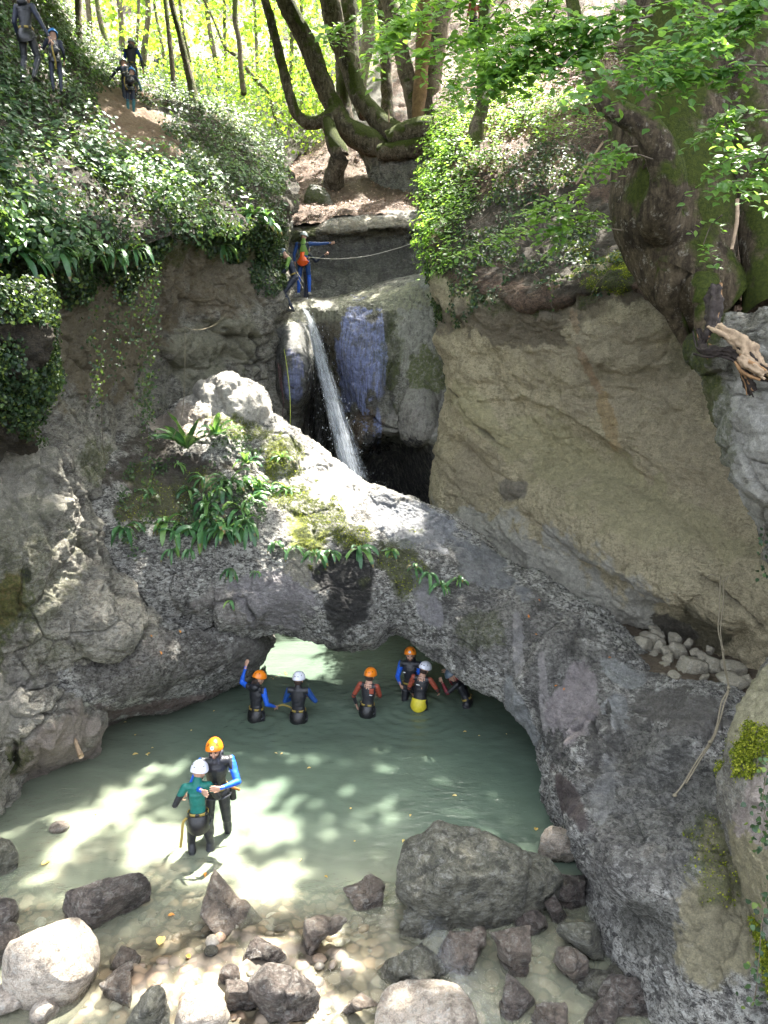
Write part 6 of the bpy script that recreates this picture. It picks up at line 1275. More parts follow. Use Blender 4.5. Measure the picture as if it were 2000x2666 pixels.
def boulder(label, px, py, wpx, hpx, z, mat, seed, depth=1.0, cuts=6, rough=.10, cutk=.72, name='boulder', group=None, rot=0.0, sub=5, h0=None, pts=None, sq=0.75):
    """photo pixel of the visible centre and size; depth = front-to-back over width"""
    if name == 'boulder' and z < 12: z = float(ZW(py + hpx * .24)); hpx = hpx * .92
    c = P(px, py, z); r = np.array([wpx * z / F_ / 2, wpx * z / F_ / 2 * depth, hpx * z / F_ / 2])
    bm = bmesh.new(); bmesh.ops.create_icosphere(bm, subdivisions=sub, radius=1.0); V = np.array([v.co[:] for v in bm.verts]); Fc = np.array([[v.index for v in f.verts] for f in bm.faces]); bm.free()
    V = np.sign(V) * np.abs(V) ** sq; V = V / np.maximum(np.linalg.norm(V, axis=1, keepdims=True), 1e-6) ** .55
    rg = np.random.default_rng(seed)
    for q in range(cuts):
        n_ = unit(rg.normal(size=3)); d = cutk * rg.uniform(.88, 1.12); e = V @ n_ - d; V = V - np.where(e > 0, e * .93, 0)[:, None] * n_
    V = V / np.abs(V).max(0); V[:, 2] = np.where(V[:, 2] < 0, V[:, 2] * 1.35, V[:, 2])
    sc_ = r.mean(); V = V * r; N = unit(V / r ** 2)
    D = rough * sc_ * (1.4 * fbm(V / sc_ * 1.1 + seed, 3, seed) + .6 * fbm(V / sc_ * 3.2, 4, seed + 1) + .16 * fbm(V / sc_ * 11, 3, seed + 2))
    if rough > .06:
        d1, d2, cid = worley(V / sc_ * 1.3 + seed * 1.7 + .15 * fbm(V / sc_ * 3, 2, 1)[:, None], seed); D = D + rough * sc_ * .55 * (cid - .5) * sstep(0, .1, d2 - d1)
    V = V + N * D[:, None]; V = V @ rotm((0, 1, 0), R_(rot)).T
    wet = sstep(.16, .02, (V[:, 2] + c[2]) + .05 * fbm(V * 4, 2, 3)) if c[2] < 2.2 else np.zeros(len(V))
    at = {'col': np.zeros((len(V), 4)), 'wet': wet, 'moss': np.zeros(len(V)), 'crk': np.zeros(len(V))}
    o = build(name, V, Fc, mat, attrs=at); o.location = c
    return tag(o, label, 'boulder' if name == 'boulder' else 'stone', group)
b_ = M
def hullrock(label, pts, mat, seed, rough=.035, vox=.035):
    """angular boulder: convex body through (px, py, height) corners, edges worn, surface broken up"""
    W = np.array([PW(*q) for q in pts]); c = W.mean(0); c[2] = max(c[2], 0); bm = bmesh.new()
    for q in W: bm.verts.new(q - c)
    r_ = bmesh.ops.convex_hull(bm, input=bm.verts); bmesh.ops.delete(bm, geom=[g_ for g_ in r_['geom_interior'] if isinstance(g_, bmesh.types.BMVert)], context='VERTS')
    me = bpy.data.meshes.new('h'); bm.to_mesh(me); bm.free(); o = link(bpy.data.objects.new('h', me)); md = o.modifiers.new('r', 'REMESH'); md.mode = 'VOXEL'; md.voxel_size = vox
    sm = o.modifiers.new('s', 'SMOOTH'); sm.factor = .5; sm.iterations = 7
    dg = bpy.context.evaluated_depsgraph_get(); ev = bpy.data.meshes.new_from_object(o.evaluated_get(dg), depsgraph=dg); bpy.data.objects.remove(o)
    n = len(ev.vertices); V = np.zeros(n * 3, np.float32); ev.vertices.foreach_get('co', V); V = V.reshape(-1, 3).astype(float); N = np.zeros(n * 3, np.float32); ev.vertices.foreach_get('normal', N); N = N.reshape(-1, 3)
    Fc = np.array([list(p_.vertices) for p_ in ev.polygons if len(p_.vertices) == 4])
    D = rough * (1.2 * fbm(V * 2 + seed, 3, seed) + .8 * fbm(V * 7, 4, seed + 1) + .3 * fbm(V * 25, 3, seed + 2)); d1, d2, cid = worley(V * 2.2 + seed + .3 * fbm(V * 2, 2, 1)[:, None], seed)
    D = D + rough * 1.6 * (cid - .5) * sstep(0, .08, d2 - d1) - rough * .8 * sstep(.05, 0, d2 - d1)
    V = V + N * D[:, None]; wet = sstep(.16, .02, (V[:, 2] + c[2]) + .06 * fbm(V * 4, 2, 3)) * (1.0 if c[2] < 2 else 0)
    o = build('boulder', V, Fc, mat, attrs={'col': np.zeros((n, 4)), 'wet': wet, 'moss': np.zeros(n), 'crk': np.zeros(n)}); o.location = c; return tag(o, label, 'boulder')
hullrock('big dark grey boulder with a ridged top at the pool outlet', [(1137,2128,.95),(1230,2150,.9),(1055,2190,.75),(1030,2290,.5),(1028,2340,.25),(1165,2285,.88),(1370,2275,.72),(1380,2225,.65),(1300,2190,.8),(1078,2345,.5),(1110,2432,-.1),(1290,2432,-.1),(1368,2385,.1),(1060,2260,-.4),(1380,2270,-.4),(1130,2215,-.5),(1200,2440,-.4)], M['b_grey'], 3)
hullrock('long low lobe of rock leaning on the right of the big boulder', [(1360,2205,.6),(1430,2235,.52),(1470,2290,.36),(1462,2335,.1),(1400,2392,0),(1335,2425,-.1),(1300,2385,.1),(1300,2330,.4),(1380,2300,.56),(1380,2300,-.4),(1450,2330,-.4)], M['b_grey'], 14, .03)
hullrock('dark wet block with a split, left of the middle shallows', [(195,2308,.4),(300,2278,.47),(370,2258,.45),(402,2298,.3),(398,2338,.05),(290,2402,-.05),(205,2448,-.1),(160,2372,.1),(175,2318,.36),(290,2335,.44),(210,2370,.30),(280,2330,-.4),(200,2380,-.4)], M['b_wet'], 21, .03, .028)
hullrock('wet brown slab like a fin rising from the water', [(555,2250,.34),(575,2272,.24),(620,2330,.02),(690,2405,-.15),(590,2442,.0),(550,2428,.08),(520,2385,.2),(533,2340,.28),(541,2290,.3),(600,2380,-.3),(545,2400,-.3)], M['b_brown'], 81, .02, .022)
hullrock('brown block with a flat face in the lower pool', [(1450,2462,.3),(1490,2458,.36),(1537,2500,.26),(1533,2550,.04),(1500,2568,-.05),(1438,2505,.12),(1480,2520,.3),(1490,2530,-.3),(1450,2500,-.3)], M['b_brown'], 171, .02, .022)
hullrock('grey square block beneath the foot of the arch', [(1450,2400,.4),(1550,2400,.42),(1580,2505,.0),(1545,2505,.06),(1480,2455,.22),(1452,2430,.2),(1500,2440,-.3),(1560,2450,-.3),(1530,2440,.4)], M['b_grey'], 161, .022, .022)
hullrock('large glistening dark rock in the sunlit bottom middle', [(645,2545,.34),(700,2512,.42),(780,2528,.38),(842,2592,.12),(825,2645,-.05),(700,2680,-.05),(632,2600,.15),(690,2570,.46),(770,2590,.36),(720,2620,-.35),(800,2600,-.3),(660,2600,-.3)], M['b_wet'], 101, .045, .025)
hullrock('dark green pointed rock at the bottom edge', [(415,2555,.6),(435,2580,.5),(440,2680,.1),(330,2690,.1),(310,2680,.1),(345,2610,.35),(380,2570,.5),(380,2640,.5),(380,2680,-.3),(420,2600,-.3)], M['b_grey'], 61, .03, .022)
B = [
 ('broad wet slab sloping under the overhang at lower right', 1640,2590,150,90,7.8,'b_wet',211,.9,6,.08,.7,0),
 ('low dark slab just below the square grey block', 1560,2560,110,60,7.9,'b_grey',212,.9,6,.08,.7,0),
 ('brown wet hump in the running water below the big boulder', 1215,2470,150,110,8.1,'b_brown',213,.9,5,.07,.74,0),
 ('long low stone before the oval grey boulder', 1210,2590,120,70,7.6,'b_grey',214,.9,5,.07,.74,0),
 ('dark wet stone in the corner where big boulder meets arch foot', 1485,2320,100,90,9.1,'b_wet',215,.9,6,.08,.7,0),
 ('rounded stone at the bottom right of the wide pale boulder', 1330,2600,110,80,7.6,'b_wet',216,.9,5,.07,.74,0),
 ('pale topped rock wedged against the foot of the arch', 1450,2205,100,110,10.0,'b_pale',5,.9,6,.12,.7,0),
 ('large smooth pale boulder at lower left, lit on top', 138,2500,235,230,8.25,'b_pale',31,.9,4,.05,.78,12),
 ('greenish rock cut by the left edge of the photo', -5,2240,90,130,9.7,'b_grey',41,1,5,.09,.7,0),
 ('dark rounded rock at the left edge above the pale boulder', 0,2380,90,90,8.9,'b_wet',42,1,4,.08,.75,0),
 ('low dark rock at the left edge beside the pale boulder', 5,2460,90,110,8.5,'b_wet',43,1,4,.08,.75,0),
 ('rounded pinkish wet rock right of the large pale boulder', 320,2560,100,105,7.95,'b_brown',51,.9,4,.06,.75,0),
 ('egg shaped bright boulder at the bottom edge', 530,2640,135,150,7.6,'b_pale',71,.9,3,.05,.8,20),
 ('brown wet rock hollowed on its side in the outlet', 835,2440,125,130,8.4,'b_brown',91,.9,6,.12,.66,10),
 ('small dark rock wedged left of the large glistening rock', 625,2590,90,110,7.75,'b_wet',102,.9,6,.10,.68,0),
 ('flat wet rocks breaking the surface above the glistening rock', 690,2475,110,60,8.05,'b_wet',103,.9,6,.12,.7,0),
 ('orange brown wedge of rock at the bottom middle', 948,2620,110,75,7.55,'b_brown',111,.8,6,.08,.66,-8),
 ('oval grey boulder with yellowish patches', 1085,2515,175,115,7.95,'b_grey',121,.8,4,.06,.76,8),
 ('wide pale flat boulder at the bottom edge', 1110,2655,270,150,7.4,'b_pale',131,.8,5,.06,.74,0),
 ('brown smooth boulder with water running round it', 1325,2480,110,200,8.1,'b_brown',141,.9,4,.07,.76,-12),
 ('small grey rock under the left corner of the big boulder', 1090,2400,90,100,8.8,'b_grey',151,.9,6,.09,.7,0),
 ('mottled rock at the bottom edge below the flat brown block', 1600,2640,135,130,7.5,'b_wet',181,.9,5,.08,.7,0),
 ('low shiny rock beside the running water, bottom', 1440,2650,120,90,7.5,'b_brown',182,.9,5,.08,.7,0),
 ('small pale rock under the overhang of the arch foot', 1610,2535,75,50,8.0,'b_grey',191,.9,5,.08,.7,0),
 ('black rock in the gap right of the big boulder', 1385,2405,75,70,8.8,'b_wet',192,.9,5,.08,.7,0),
 ('black rock in the gap, nearer the arch foot', 1440,2370,65,80,9.0,'b_wet',193,.9,5,.08,.7,0),
 ('half sunk brown stone near the pinkish rock', 325,2495,65,45,8.25,'b_brown',194,.9,4,.06,.75,0),
 ('tan stone under the bottom of the large pale boulder', 115,2630,75,55,7.65,'b_pale',195,.9,5,.06,.7,-20),
 ('flat pale stone under water in the bottom left corner', 20,2600,110,60,7.9,'b_pale',196,.9,5,.05,.7,0),
 ('blue grey cobble in the clear shallows', 550,2475,36,24,8.2,'b_grey',197,.9,3,.04,.8,0),
 ('pale sunken cobble left of the embracing pair', 155,2152,50,22,10.6,'b_pale',198,.9,3,.04,.8,0),
 ('small wet boulders at the edge of the milky water', 600,2540,60,50,7.95,'b_wet',199,.9,5,.08,.7,0),
 ('sunlit submerged ledge left of the big boulder', 960,2330,120,60,8.95,'b_brown',200,.9,4,.08,.75,0),
]
def block(lb, x, y, w_, h_, mat, sd, rt):
    rg = np.random.default_rng(sd); z = float(ZW(y + h_ * .22)); k = z / F_; a, b_, c_ = w_ * k / 2 * 1.15, w_ * k / 2 * rg.uniform(.7, .95), h_ * k / 2 * .9
    c0 = P(x, y, z); Rz = rotm((0, 0, 1), rg.random() * 3.1) @ rotm((1, 0, 0), rg.uniform(-.3, .3)) @ rotm((0, 1, 0), rg.uniform(-.35, .35)); pts = []
    for q in range(11):
        d = unit(rg.normal(size=3)); d = np.sign(d) * np.abs(d) ** .6; d = d / np.abs(d).max() * rg.uniform(.8, 1.0); pts.append(Rz @ (d))
    pts = np.array(pts); pts = pts / np.abs(pts).max(0) * [a, b_, c_]; low = pts[pts[:, 2] < 0] * [1.1, 1.1, 1] + [0, 0, -.3 * c_]
    W = np.vstack([pts, low]) + c0; px, py, _ = PX(W)
    hullrock(lb, [(px_, py_, hh) for px_, py_, hh in zip(px, py, W[:, 2])], mat, sd, rough=.10 * a, vox=max(.014, a * .07))
for lb, x, y, w_, h_, z, mt_, sd, dp, ct, rg_, ck, rt in B:
    if mt_ != 'b_pale' and w_ > 60 and x > 60: block(lb, x, y, w_, h_, M[mt_], sd, rt); continue
    boulder(lb, x, y, w_, h_, z, M[mt_], sd, dp, ct, rg_, ck, rot=rt, sub=6 if w_ > 160 else 5)
# mossy block on the litter slope
o = boulder('yellow mossy slab tilted on the leaf slope above the falls', 832,520,82,62,25.2,M['b_grey'],301,1.0,8,.07,.55,rot=18)
at = o.data.attributes['moss']; V_ = np.zeros(len(o.data.vertices) * 3, np.float32); o.data.vertices.foreach_get('co', V_); V_ = V_.reshape(-1, 3)
at.data.foreach_set('value', (sstep(.2, -.1, V_[:, 0] - .2) * 1.0).astype(np.float32)); 
# rubble between arch and cliff
RB = [(1665,1685,75,50),(1698,1665,70,48),(1705,1640,42,20),(1712,1655,40,34),(1718,1682,40,36),(1757,1662,40,38),(1738,1690,46,30),(1768,1695,54,48),(1793,1675,26,32),(1700,1703,26,20),(1742,1716,34,26),(1730,1732,34,20),(1780,1715,22,16),
      (1812,1700,34,24),(1832,1710,40,32),(1848,1690,24,24),(1808,1735,90,52),(1862,1728,70,38),(1905,1740,80,36),(1720,1765,46,26),(1760,1762,46,30),(1905,1775,86,50),(1945,1770,40,36),(1690,1752,40,16),(1770,1740,16,12),(1650,1705,20,16),(1835,1762,30,14)]
LBR = ['leftmost pale block of the rubble on the shelf','angular block behind the leftmost one','thin slab on top of the rubble, left','slanting block under the thin slab','white faced stone left of the central round one','upright stone highest in the rubble','small stone between white faced and round stones','round grey stone in the centre of the rubble','pointed stone leaning at the dark wet wall','little rounded stone below the white faced one',
      'rounded ochre stone below the centre','brownish stone just under the ochre one','pebble right of the ochre stone','flat stone right of the round grey one','broad stone behind the long slab','greenish stone at the rear right of the rubble','long pale slab in the middle right','sloping slab right of the long pale slab','low wide slab nearest the cliff wall','white block at the front left of the rubble',
      'triangular white block beside the front left one','large square block at the rope knot','olive block at the far right under the moss','thin sherd at the front edge of the rubble','pebble among the middle slabs','chip at the far left of the shelf','thin slab in front of the long slab']
def zsh(x, y): return float(np.interp(y, [1630, 1700, 1780, 1800], [13.7, 12.75, 11.75, 11.5])) - (x - 1700) * .0022
for i, ((x, y, w_, h_), lb) in enumerate(zip(RB, LBR)): boulder(lb, x, y, w_ * .98, h_ * 1.0, zsh(x, y) - .05, M['b_rub'], 400 + i, .9, 8, .05, .6, name='rubble_stone', group='loose limestone rubble on the shelf', rot=(i * 37) % 40 - 20, sub=4)

# cobbles and gravel of the shallows, beyond counting
n = 1500; cx = rng.uniform(-5.6, 3.2, n); cyy = rng.uniform(5.2, 10.6, n); keep_ = (cyy < 8.4 + .6 * fbm(np.stack([cx, cyy, 0 * cx], -1), 2, 3)) | ((cx < -2.6) & (rng.random(n) < .6)); cx, cyy = cx[keep_], cyy[keep_]; n = len(cx)
V0, F0 = ell(np.zeros(3), np.ones(3), None, 10, 7); k0 = len(V0); sz = .018 + .08 * rng.random(n) ** 3.6; an = rng.random(n) * 6.28
S3 = np.stack([sz * rng.uniform(.8, 1.5, n), sz * rng.uniform(.7, 1.1, n), sz * rng.uniform(.4, .75, n)], -1)
U0 = V0[None] * S3[:, None]; U0 = U0 + (.16 * sz)[:, None, None] * np.stack([fbm(V0[None] * 1.3 + np.arange(n)[:, None, None] * 3.7, 2, 1)] * 3, -1) * V0[None]
ca, sa = np.cos(an)[:, None], np.sin(an)[:, None]; U1 = np.stack([U0[..., 0] * ca - U0[..., 1] * sa, U0[..., 0] * sa + U0[..., 1] * ca, U0[..., 2]], -1) + np.stack([cx, cyy, bed_h(cx, cyy) + sz * .35], -1)[:, None]
FL_ = [ (f[None] + (np.arange(n) * k0)[:, None, None]).reshape(-1, f.shape[1]) for f in (F0[0], np.vstack([F0[1], F0[2]]))]
m, t, out = newmat('river_cobbles'); b = NB(t); v = b.coord(); a_ = b.attr('lc').outputs['Fac']
c = b.ramp(a_, [(0, (.11, .085, .065)), (.3, (.22, .165, .115)), (.5, (.30, .20, .13)), (.7, (.17, .155, .125)), (.9, (.27, .235, .185)), (1, (.36, .34, .29))]); c = b.mix(1.0, c, b.ramp(b.noise(v, 40, 6, .7), [(.3, .6), (.7, 1.35)]), 'MULTIPLY')
p = b.n('ShaderNodeBsdfPrincipled'); b.l(c, p.inputs['Base Color']); p.inputs['Roughness'].default_value = .4; b.l(p.outputs[0], out.inputs[0])
tag(build('cobbles', U1, FL_, m, attrs={'lc': np.repeat(rng.random(n), k0)}), 'rounded cobbles and gravel under the clear shallow water', 'cobbles', kind='stuff')

# ropes
M['rope'] = plain('weathered_rope', (0.23, 0.20, 0.14), .85, .3, 120, .6, .2, 200)
M['ropey'] = plain('yellow_green_rope', (0.42, 0.50, 0.06), .6, .1)
M['roped'] = plain('dark_red_rope', (0.07, 0.025, 0.03), .7, .2)
M['ropew'] = plain('pale_rope', (0.45, 0.42, 0.36), .7, .2)
def rope(label, lines, rad, mat, knots=()):
    W = [np.array([P(*q) for q in l]) for l in lines]; o = empty('rope', tuple(W[0][0])); tag(o, label, 'rope')
    for w_ in W: tube('strand', w_ - W[0][0], np.full(len(w_), rad), mat, o, seg=8, lump=0, step=.06)
    for q in knots:
        V, Fl = ell(P(*q) - W[0][0], np.array([rad * 2.8, rad * 2.8, rad * 2.4]), None, 12, 8); V = V + rad * .8 * fbm(V * 60, 2, 3)[:, None]; build('knot', V, Fl, mat, o)
    return o
rope('knotted double rope hanging from a bolt on the tan cliff across the arch', [[(1876,1500,10.9),(1872,1600,10.9),(1870,1640,10.9),(1880,1690,10.8),(1886,1740,10.4),(1896,1790,9.35),(1878,1830,9.1),(1866,1890,8.85),(1850,1930,8.7),(1815,1980,8.6),(1780,2040,8.5),(1758,2068,8.45)],
      [(1884,1510,10.9),(1884,1560,10.9),(1876,1640,10.9),(1882,1690,10.8),(1889,1740,10.4),(1898,1790,9.35),(1886,1830,9.1),(1870,1890,8.85),(1854,1930,8.7),(1822,1980,8.6),(1786,2040,8.5)]], .009, M['rope'], [(1883,1692,10.75),(1897,1790,9.3),(1849,1932,8.65),(1757,2070,8.4)])
rope('short looped tail of cord at the cliff bolt', [[(1886,1512,10.9),(1896,1498,10.9),(1890,1516,10.85)],[(1840,1502,10.95),(1852,1496,10.9),(1872,1502,10.9)]], .008, M['rope'], [(1884,1512,10.9)])
rope('yellow green rope dropping beside the falls into the gorge', [[(740,910,19.4),(748,960,19.3),(755,1030,19.2),(756,1100,19.1),(754,1180,19.0)]], .008, M['ropey'])
rope('dark red rope sagging at the left of the falls', [[(724,945,19.4),(730,1000,19.4),(738,1040,19.5),(736,1080,19.6),(733,1120,19.6)],[(729,950,19.4),(735,1010,19.4),(739,1050,19.5)]], .010, M['roped'])
rope('pale handline stretched from the guide to the ledge wall', [[(790,668,22.0),(840,673,22.1),(890,674,22.4),(960,666,22.7),(1040,645,22.9),(1080,630,23.0)]], .012, M['ropew'])
rope('pale slings looping over the crouching person', [[(752,702,20.8),(765,704,20.7),(778,716,20.7),(790,735,20.7)],[(752,700,20.8),(768,712,20.7),(780,732,20.7),(790,752,20.7)]], .009, M['ropew'])
rope('thin grey cable hanging down the left cliff to the ferns', [[(585,822,17.0),(560,845,16.5),(530,857,15.9),(500,858,15.3),(480,850,14.9)],[(482,855,14.9),(482,930,15.0),(480,1000,15.2),(478,1050,15.2),(470,1095,15.0),(450,1140,14.7)]], .007, M['rope'])

# the falls
def fall(name, path, ws, seed, off=0.0):
    W = np.array([P(*q) for q in path]); c_ = cr(W, 160, 0); w_ = cr(np.array(ws, float), 160, 0) * c_[:, 1] / F_; a = np.linspace(-1, 1, 34)
    rel = fbm(np.stack([a[None, :] * 3 + 0 * w_[:, None], np.linspace(0, 9, 160)[:, None] + 0 * a, np.full((160, 34), seed)], -1), 4, seed)
    edge = 1 + .12 * fbm(np.stack([np.linspace(0, 30, 160)] * 3, -1), 3, seed)
    V = c_[:, None] + np.array([1, 0, 0]) * (a[None] * w_[:, None] / 2 * edge[:, None])[..., None] + np.array([0, -1, .1]) * ((.12 * (1 - a ** 2))[None] * (w_ / w_.max())[:, None] + .05 * rel + off)[..., None]
    uv = np.stack([np.broadcast_to(a[None] * .5 + .5, (160, 34)), np.broadcast_to(np.linspace(0, 1, 160)[:, None], (160, 34))], -1).reshape(-1, 2)
    return V, uv
m, t, out = newmat('falling_water'); b = NB(t); u_ = b.n('ShaderNodeUVMap'); u_.uv_map = 'uv'; mp_ = b.n('ShaderNodeMapping'); mp_.inputs['Scale'].default_value = (9, 11, 1); b.l(u_.outputs[0], mp_.inputs[0])
n1_ = b.noise(mp_.outputs[0], 3.0, 8, .72, .5); sx = b.n('ShaderNodeSeparateXYZ'); b.l(u_.outputs[0], sx.inputs[0])
ed = b.ramp(sx.outputs[0], [(0.0, 0.0), (0.25, 0.75), (0.55, 1.0), (0.85, 0.7), (1.0, 0.0)]); al = b.math('MULTIPLY', ed, b.ramp(n1_, [(0.42, 0.05), (0.64, 0.9)]))
p = b.n('ShaderNodeBsdfPrincipled'); p.inputs['Base Color'].default_value = (.70, .76, .84, 1); p.inputs['Roughness'].default_value = .35
tl = b.n('ShaderNodeBsdfTranslucent'); tl.inputs[0].default_value = (.7, .76, .84, 1); m1 = b.n('ShaderNodeMixShader'); m1.inputs[0].default_value = .4; b.l(p.outputs[0], m1.inputs[1]); b.l(tl.outputs[0], m1.inputs[2])
tp = b.n('ShaderNodeBsdfTransparent'); m2 = b.n('ShaderNodeMixShader'); b.l(al, m2.inputs[0]); b.l(tp.outputs[0], m2.inputs[1]); b.l(m1.outputs[0], m2.inputs[2]); b.l(m2.outputs[0], out.inputs[0])
bpn = b.n('ShaderNodeBump'); bpn.inputs['Strength'].default_value = .8; bpn.inputs['Distance'].default_value = .05; b.l(n1_, bpn.inputs['Height']); b.l(bpn.outputs[0], p.inputs['Normal'])
wf = empty('waterfall', tuple(P(812, 835, 20.2))); tag(wf, 'single white plume of water leaping from a notch into the gorge', 'waterfall')
path = [(788,800,21.0),(808,832,20.3),(820,880,19.9),(838,950,19.7),(860,1030,19.5),(885,1120,19.3),(910,1210,19.1),(930,1300,18.9),(945,1420,18.8),(955,1560,18.8)]
for k_, (off, sc_, dx) in enumerate(((0, 1.0, 0), (.22, .7, -6), (-.15, 1.15, 5), (.35, .45, 10))):
    V, uv = fall('s', [(x + dx * (i > 1), y, z) for i, (x, y, z) in enumerate(path)], [12*sc_,17*sc_,22*sc_,29*sc_,38*sc_,50*sc_,61*sc_,72*sc_,82*sc_,90*sc_], 5 + k_, off); build('water_sheet', V - P(812, 835, 20.2), gfaces(160, 34), m, wf, uv=uv)
dr = []; cw = np.array([P(*q) for q in path])     # flying drops
cc = cr(cw, 400, 0)
for i in range(700):
    j = int(400 * rng.random() ** .7 * .95) + 10; f = min(j, 399) / 400
    dr.append(cc[min(j, 399)] + rng.normal(size=3) * [.10 + .42 * f, .25, .2])
dr = np.array(dr) - P(812, 835, 20.2); TD = np.array([[0, 0, .02], [.012, 0, 0], [0, .012, 0], [-.012, 0, 0], [0, -.012, 0], [0, 0, -.05]]); TF = np.array([[0,1,2],[0,2,3],[0,3,4],[0,4,1],[5,2,1],[5,3,2],[5,4,3],[5,1,4]])
sz = rng.uniform(.2, .7, len(dr)); build('spray', dr[:, None] + TD[None] * sz[:, None, None], (TF[None] + (np.arange(len(dr)) * 6)[:, None, None]).reshape(-1, 3), plain('water_drops', (.75, .8, .88), .2, .05), wf)
# little cascade at the outlet
m_c = m.copy(); m_c.name = 'thin_running_water'; m_c.node_tree.nodes['Color Ramp'].color_ramp.elements[0].position = 0.0
for nd in m_c.node_tree.nodes:
    if nd.type == 'VALTORGB' and len(nd.color_ramp.elements) == 5:
        for e_, v_ in zip(nd.color_ramp.elements, (0, .16, .28, .16, 0)): e_.color = (v_, v_, v_, 1)
cs = empty('cascade', tuple(PW(1160, 2400, .1))); tag(cs, 'thin white run of water spilling past the big boulder', 'cascade')
V, uv = fall('s', [(1115,2375,8.75),(1130,2420,8.45),(1160,2480,8.1),(1200,2540,7.85),(1240,2610,7.6),(1290,2690,7.3)], [70,80,90,100,130,150], 9, .05); V = V - PW(1160, 2400, .1); build('water_sheet', V, gfaces(160, 34), m_c, cs, uv=uv)

# driftwood at the right edge
M['wood'] = plain('bleached_driftwood', (0.36, 0.26, 0.17), .75, .35, 14, .8, .3, 25); M['wood2'] = plain('tan_heartwood', (0.30, 0.17, 0.08), .7, .4, 14, .8, .3, 25); M['char'] = plain('blackened_root', (0.035, 0.026, 0.022), .7, .5, 14, .9, .3, 25)
dw = empty('driftwood', tuple(P(1880, 850, 8.7))); tag(dw, 'twisted half black half bleached root stump jutting at the right edge', 'driftwood'); o0 = P(1880, 850, 8.7)
for nm, pts, rr, mt_ in (('stump', [(1862,748,8.9),(1860,800,8.8),(1850,850,8.75),(1835,880,8.8)], [22,24,20,12], 'char'), ('root', [(1868,850,8.5),(1900,870,8.4),(1945,905,8.3),(1985,955,8.2),(2060,980,8.1)], [14,20,24,18,14], 'wood'),
      ('root', [(1822,905,8.8),(1850,915,8.6),(1890,915,8.5),(1930,930,8.4),(1970,965,8.3),(2050,985,8.2)], [10,14,14,13,12,10], 'char'), ('root', [(1925,930,8.2),(1955,955,8.15),(1990,975,8.1)], [10,13,10], 'wood'), ('root', [(1935,965,8.4),(1950,995,8.4),(1962,1020,8.4)], [12,14,11], 'char'),
      ('root', [(1820,860,8.9),(1830,900,8.8),(1850,930,8.8)], [8,10,6], 'char')):
    pw = np.array([P(*q) for q in pts]) - o0; tube(nm, pw, np.array(rr) * .8 * 8.5 / F_, M[mt_], dw, seg=30, lump=.5, seed=int(pts[0][0]), step=.015, flute=.16)
    for q in range(7):      # splinters running along the grain
        jit = rng.normal(size=(1, 3)) * .035 + rng.normal(size=pw.shape) * .012; tube('splinter', pw + jit, np.array(rr) * rng.uniform(.12, .34) * 8.5 / F_, M[('wood', 'char', 'wood2')[q % 3 if mt_ == 'wood' else (1, 1, 2)[q % 3]]], dw, seg=7, lump=.6, seed=q, step=.02)
for lb, pts, rr in (('dead bare stick jutting from the left shore base', [(192,1912,11.7),(200,1940,11.5),(212,1970,11.3)], [3, 5, 7]), ('broken root lying at the head of the litter slope', [(985,535,25.4),(1030,545,25.2),(1060,532,25.3)], [3, 5, 3]), ('fallen twig leaning on the dark bank below the limb', [(1570,370,17),(1530,430,17),(1500,480,17)], [3, 3, 2]), ('long grey root trailing down the old trunk', [(1920,520,10.0),(1918,580,9.9),(1905,650,9.9)], [5, 5, 4]), ('short stick standing upright beside the mossy stems', [(1013,318,26),(1012,285,26)], [2.5, 2])):
    o_ = tube('stick', np.array([P(*q) for q in pts]), np.array(rr) * pts[0][2] / F_, M['wood'], None, seg=8, lump=.2, step=.05); tag(o_, lb, 'stick')
o_ = tube('fallen_log', np.array([P(*q) for q in [(1262,385,21),(1300,375,21),(1345,372,21)]]), np.array([9, 11, 7]) * 21 / F_, M['bark_far'], None, seg=14, lump=.25, step=.1); tag(o_, 'short dark log lying right of the slim leaning trunk', 'log')

# leaves afloat and fallen on the rocks: each one its own thing
TLV, TLF = TM['beech']
def dead(x, y, h, s, lb, mat, seed, surf=None):
    rg = np.random.default_rng(seed); V = TLV * s; V = V.copy(); V[:, 2] = V[:, 2] * 2 + .004
    o = build('fallen_leaf', V, TLF, mat, attrs={'lc': np.full(len(V), rg.random())}, smooth=False)
    q, nn = (PW(x, y, h), None) if surf is None else onsurf(surf, x, y)
    o.location = q if surf is None else q + nn * .02; o.rotation_euler = (0, 0, rg.random() * 6.28) if surf is None else tuple(Vector(nn).to_track_quat('Z', 'Y').to_euler())
    tag(o, lb, 'leaf', 'yellow leaves floating on the pool' if surf is None else 'orange leaves lying on rock'); return o
M['yl'] = leaf_mat('floating_yellow_leaf', [(0, (.5, .30, .05)), (1, (.75, .62, .28))], .2, .5, tcol=(.8, .6, .1)); M['ol'] = leaf_mat('orange_leaf', [(0, (.45, .13, .02)), (1, (.6, .28, .05))], .2, .5, tcol=(.8, .4, .1))
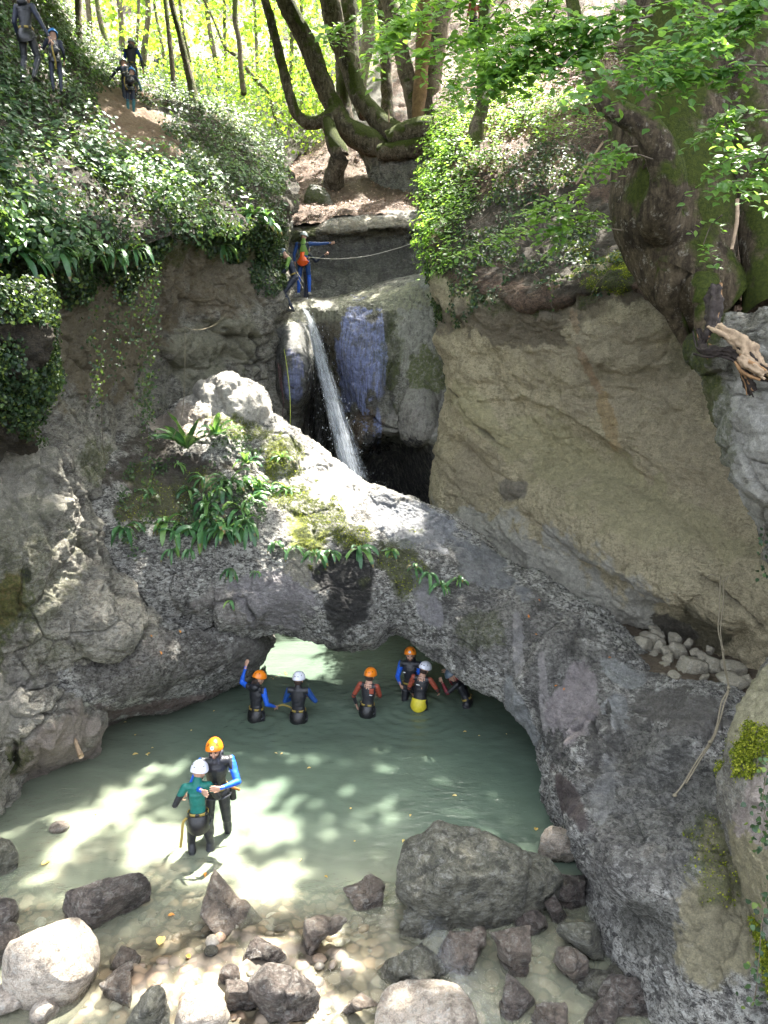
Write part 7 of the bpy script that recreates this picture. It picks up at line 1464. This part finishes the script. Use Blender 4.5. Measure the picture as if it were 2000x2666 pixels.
FLN = ['largest of four yellow leaves drifting left behind the orange helmet', 'left one of a touching leaf pair behind the orange helmet', 'right one of a touching leaf pair behind the orange helmet', 'yellow speck of leaf above the touching pair', 'lone leaf highest among those behind the orange helmet',
 'left leaf of two between the front pair and back row', 'right leaf of two between the front pair and back row', 'leaf on dark water below the white and orange helmets', 'pale leaf alone in the right middle of the pool', 'leaf afloat below the middle of the pool', 'leaf close above the apex of the big boulder', 'leaf just off the left top of the big boulder', 'biggest leaf near the arch foot right of the big boulder',
 'leaf below the rust sleeved wader', 'small leaf under the half hidden person', 'leaf nearest the right foot of the arch', 'leaf in the clear green left of the big boulder', 'faint leaf on the sunlit silt', 'tiny leaf near the middle of the pool', 'white lit leaf beside the folded arms person', 'left neighbour of the white lit leaf', 'middle leaf of the string under the arch light', 'upper leaf of the string under the arch light', 'leaf at the lower left of the string under the arch', 'second leaf at the lower left of the string',
 'leaf just right of the bearded person in front', 'leaf over the cobbles at far left', 'leaf close behind the orange helmet in front', 'leaf by the dark left bulge', 'leaf under the overhang of the dark bulge']
def FLL(x, y, i): return FLN[i]
for i, (x, y, s) in enumerate([(345,1966,.10),(380,1963,.06),(392,1960,.06),(400,1947,.04),(352,1915,.05),(715,1960,.05),(737,1960,.05),(1215,1905,.06),(1190,2072,.07),(912,2107,.05),(1070,2120,.05),(1052,2185,.06),(1395,2163,.09),(810,1999,.06),(1245,1916,.04),(1320,1912,.03),(845,2280,.05),(786,2236,.05),(922,2192,.04),(745,1756,.07),(730,1754,.05),(723,1762,.05),(740,1750,.05),(706,1765,.04),(712,1766,.04),(600,1990,.05),(250,2120,.05),(500,1900,.04),(330,1880,.05),(560,1850,.04)]):
    dead(x, y, .012, s, FLL(x, y, i), M['yl'], 500 + i)
for i, (x, y, s, lb) in enumerate([(415,2462,.16,'largest pale yellow leaf afloat in the clear shallows'),(437,2384,.08,'orange leaf under the wet fin of rock'),(495,2495,.08,'bright orange leaf near the blue grey cobble'),(108,2253,.12,'yellow leaf cluster floating at the left'),(535,2271,.07,'orange leaf just above the fin of rock'),(35,2390,.08,'leaf stuck beside the dark rock at the left edge')]):
    o = dead(x, y, .015, s, lb, M['ol'] if 'orange' in lb else M['yl'], 560 + i)
for i, (x, y, s, lb) in enumerate([(1376,1610,.06,'orange leaf on the pale stripe of the arch'),(1392,1655,.05,'small orange leaf under the pale stripe'),(1445,1790,.05,'orange leaf at the upper end of the pink patch'),(1590,1715,.05,'orange leaf near the ridge by the rubble'),(1468,1798,.04,'tiny leaf beside the pink patch'),(1402,1568,.05,'leaf near the crest of the arch'),(470,1650,.06,'leaf on the dark bulge, highest'),(420,1705,.06,'leaf on the middle of the dark bulge'),(395,1660,.05,'leaf at the left of the dark bulge')]):
    dead(x, y, 0, s, lb, M['ol'], 600 + i, 'rock_arch' if x > 1000 else 'left_shore_bulge')
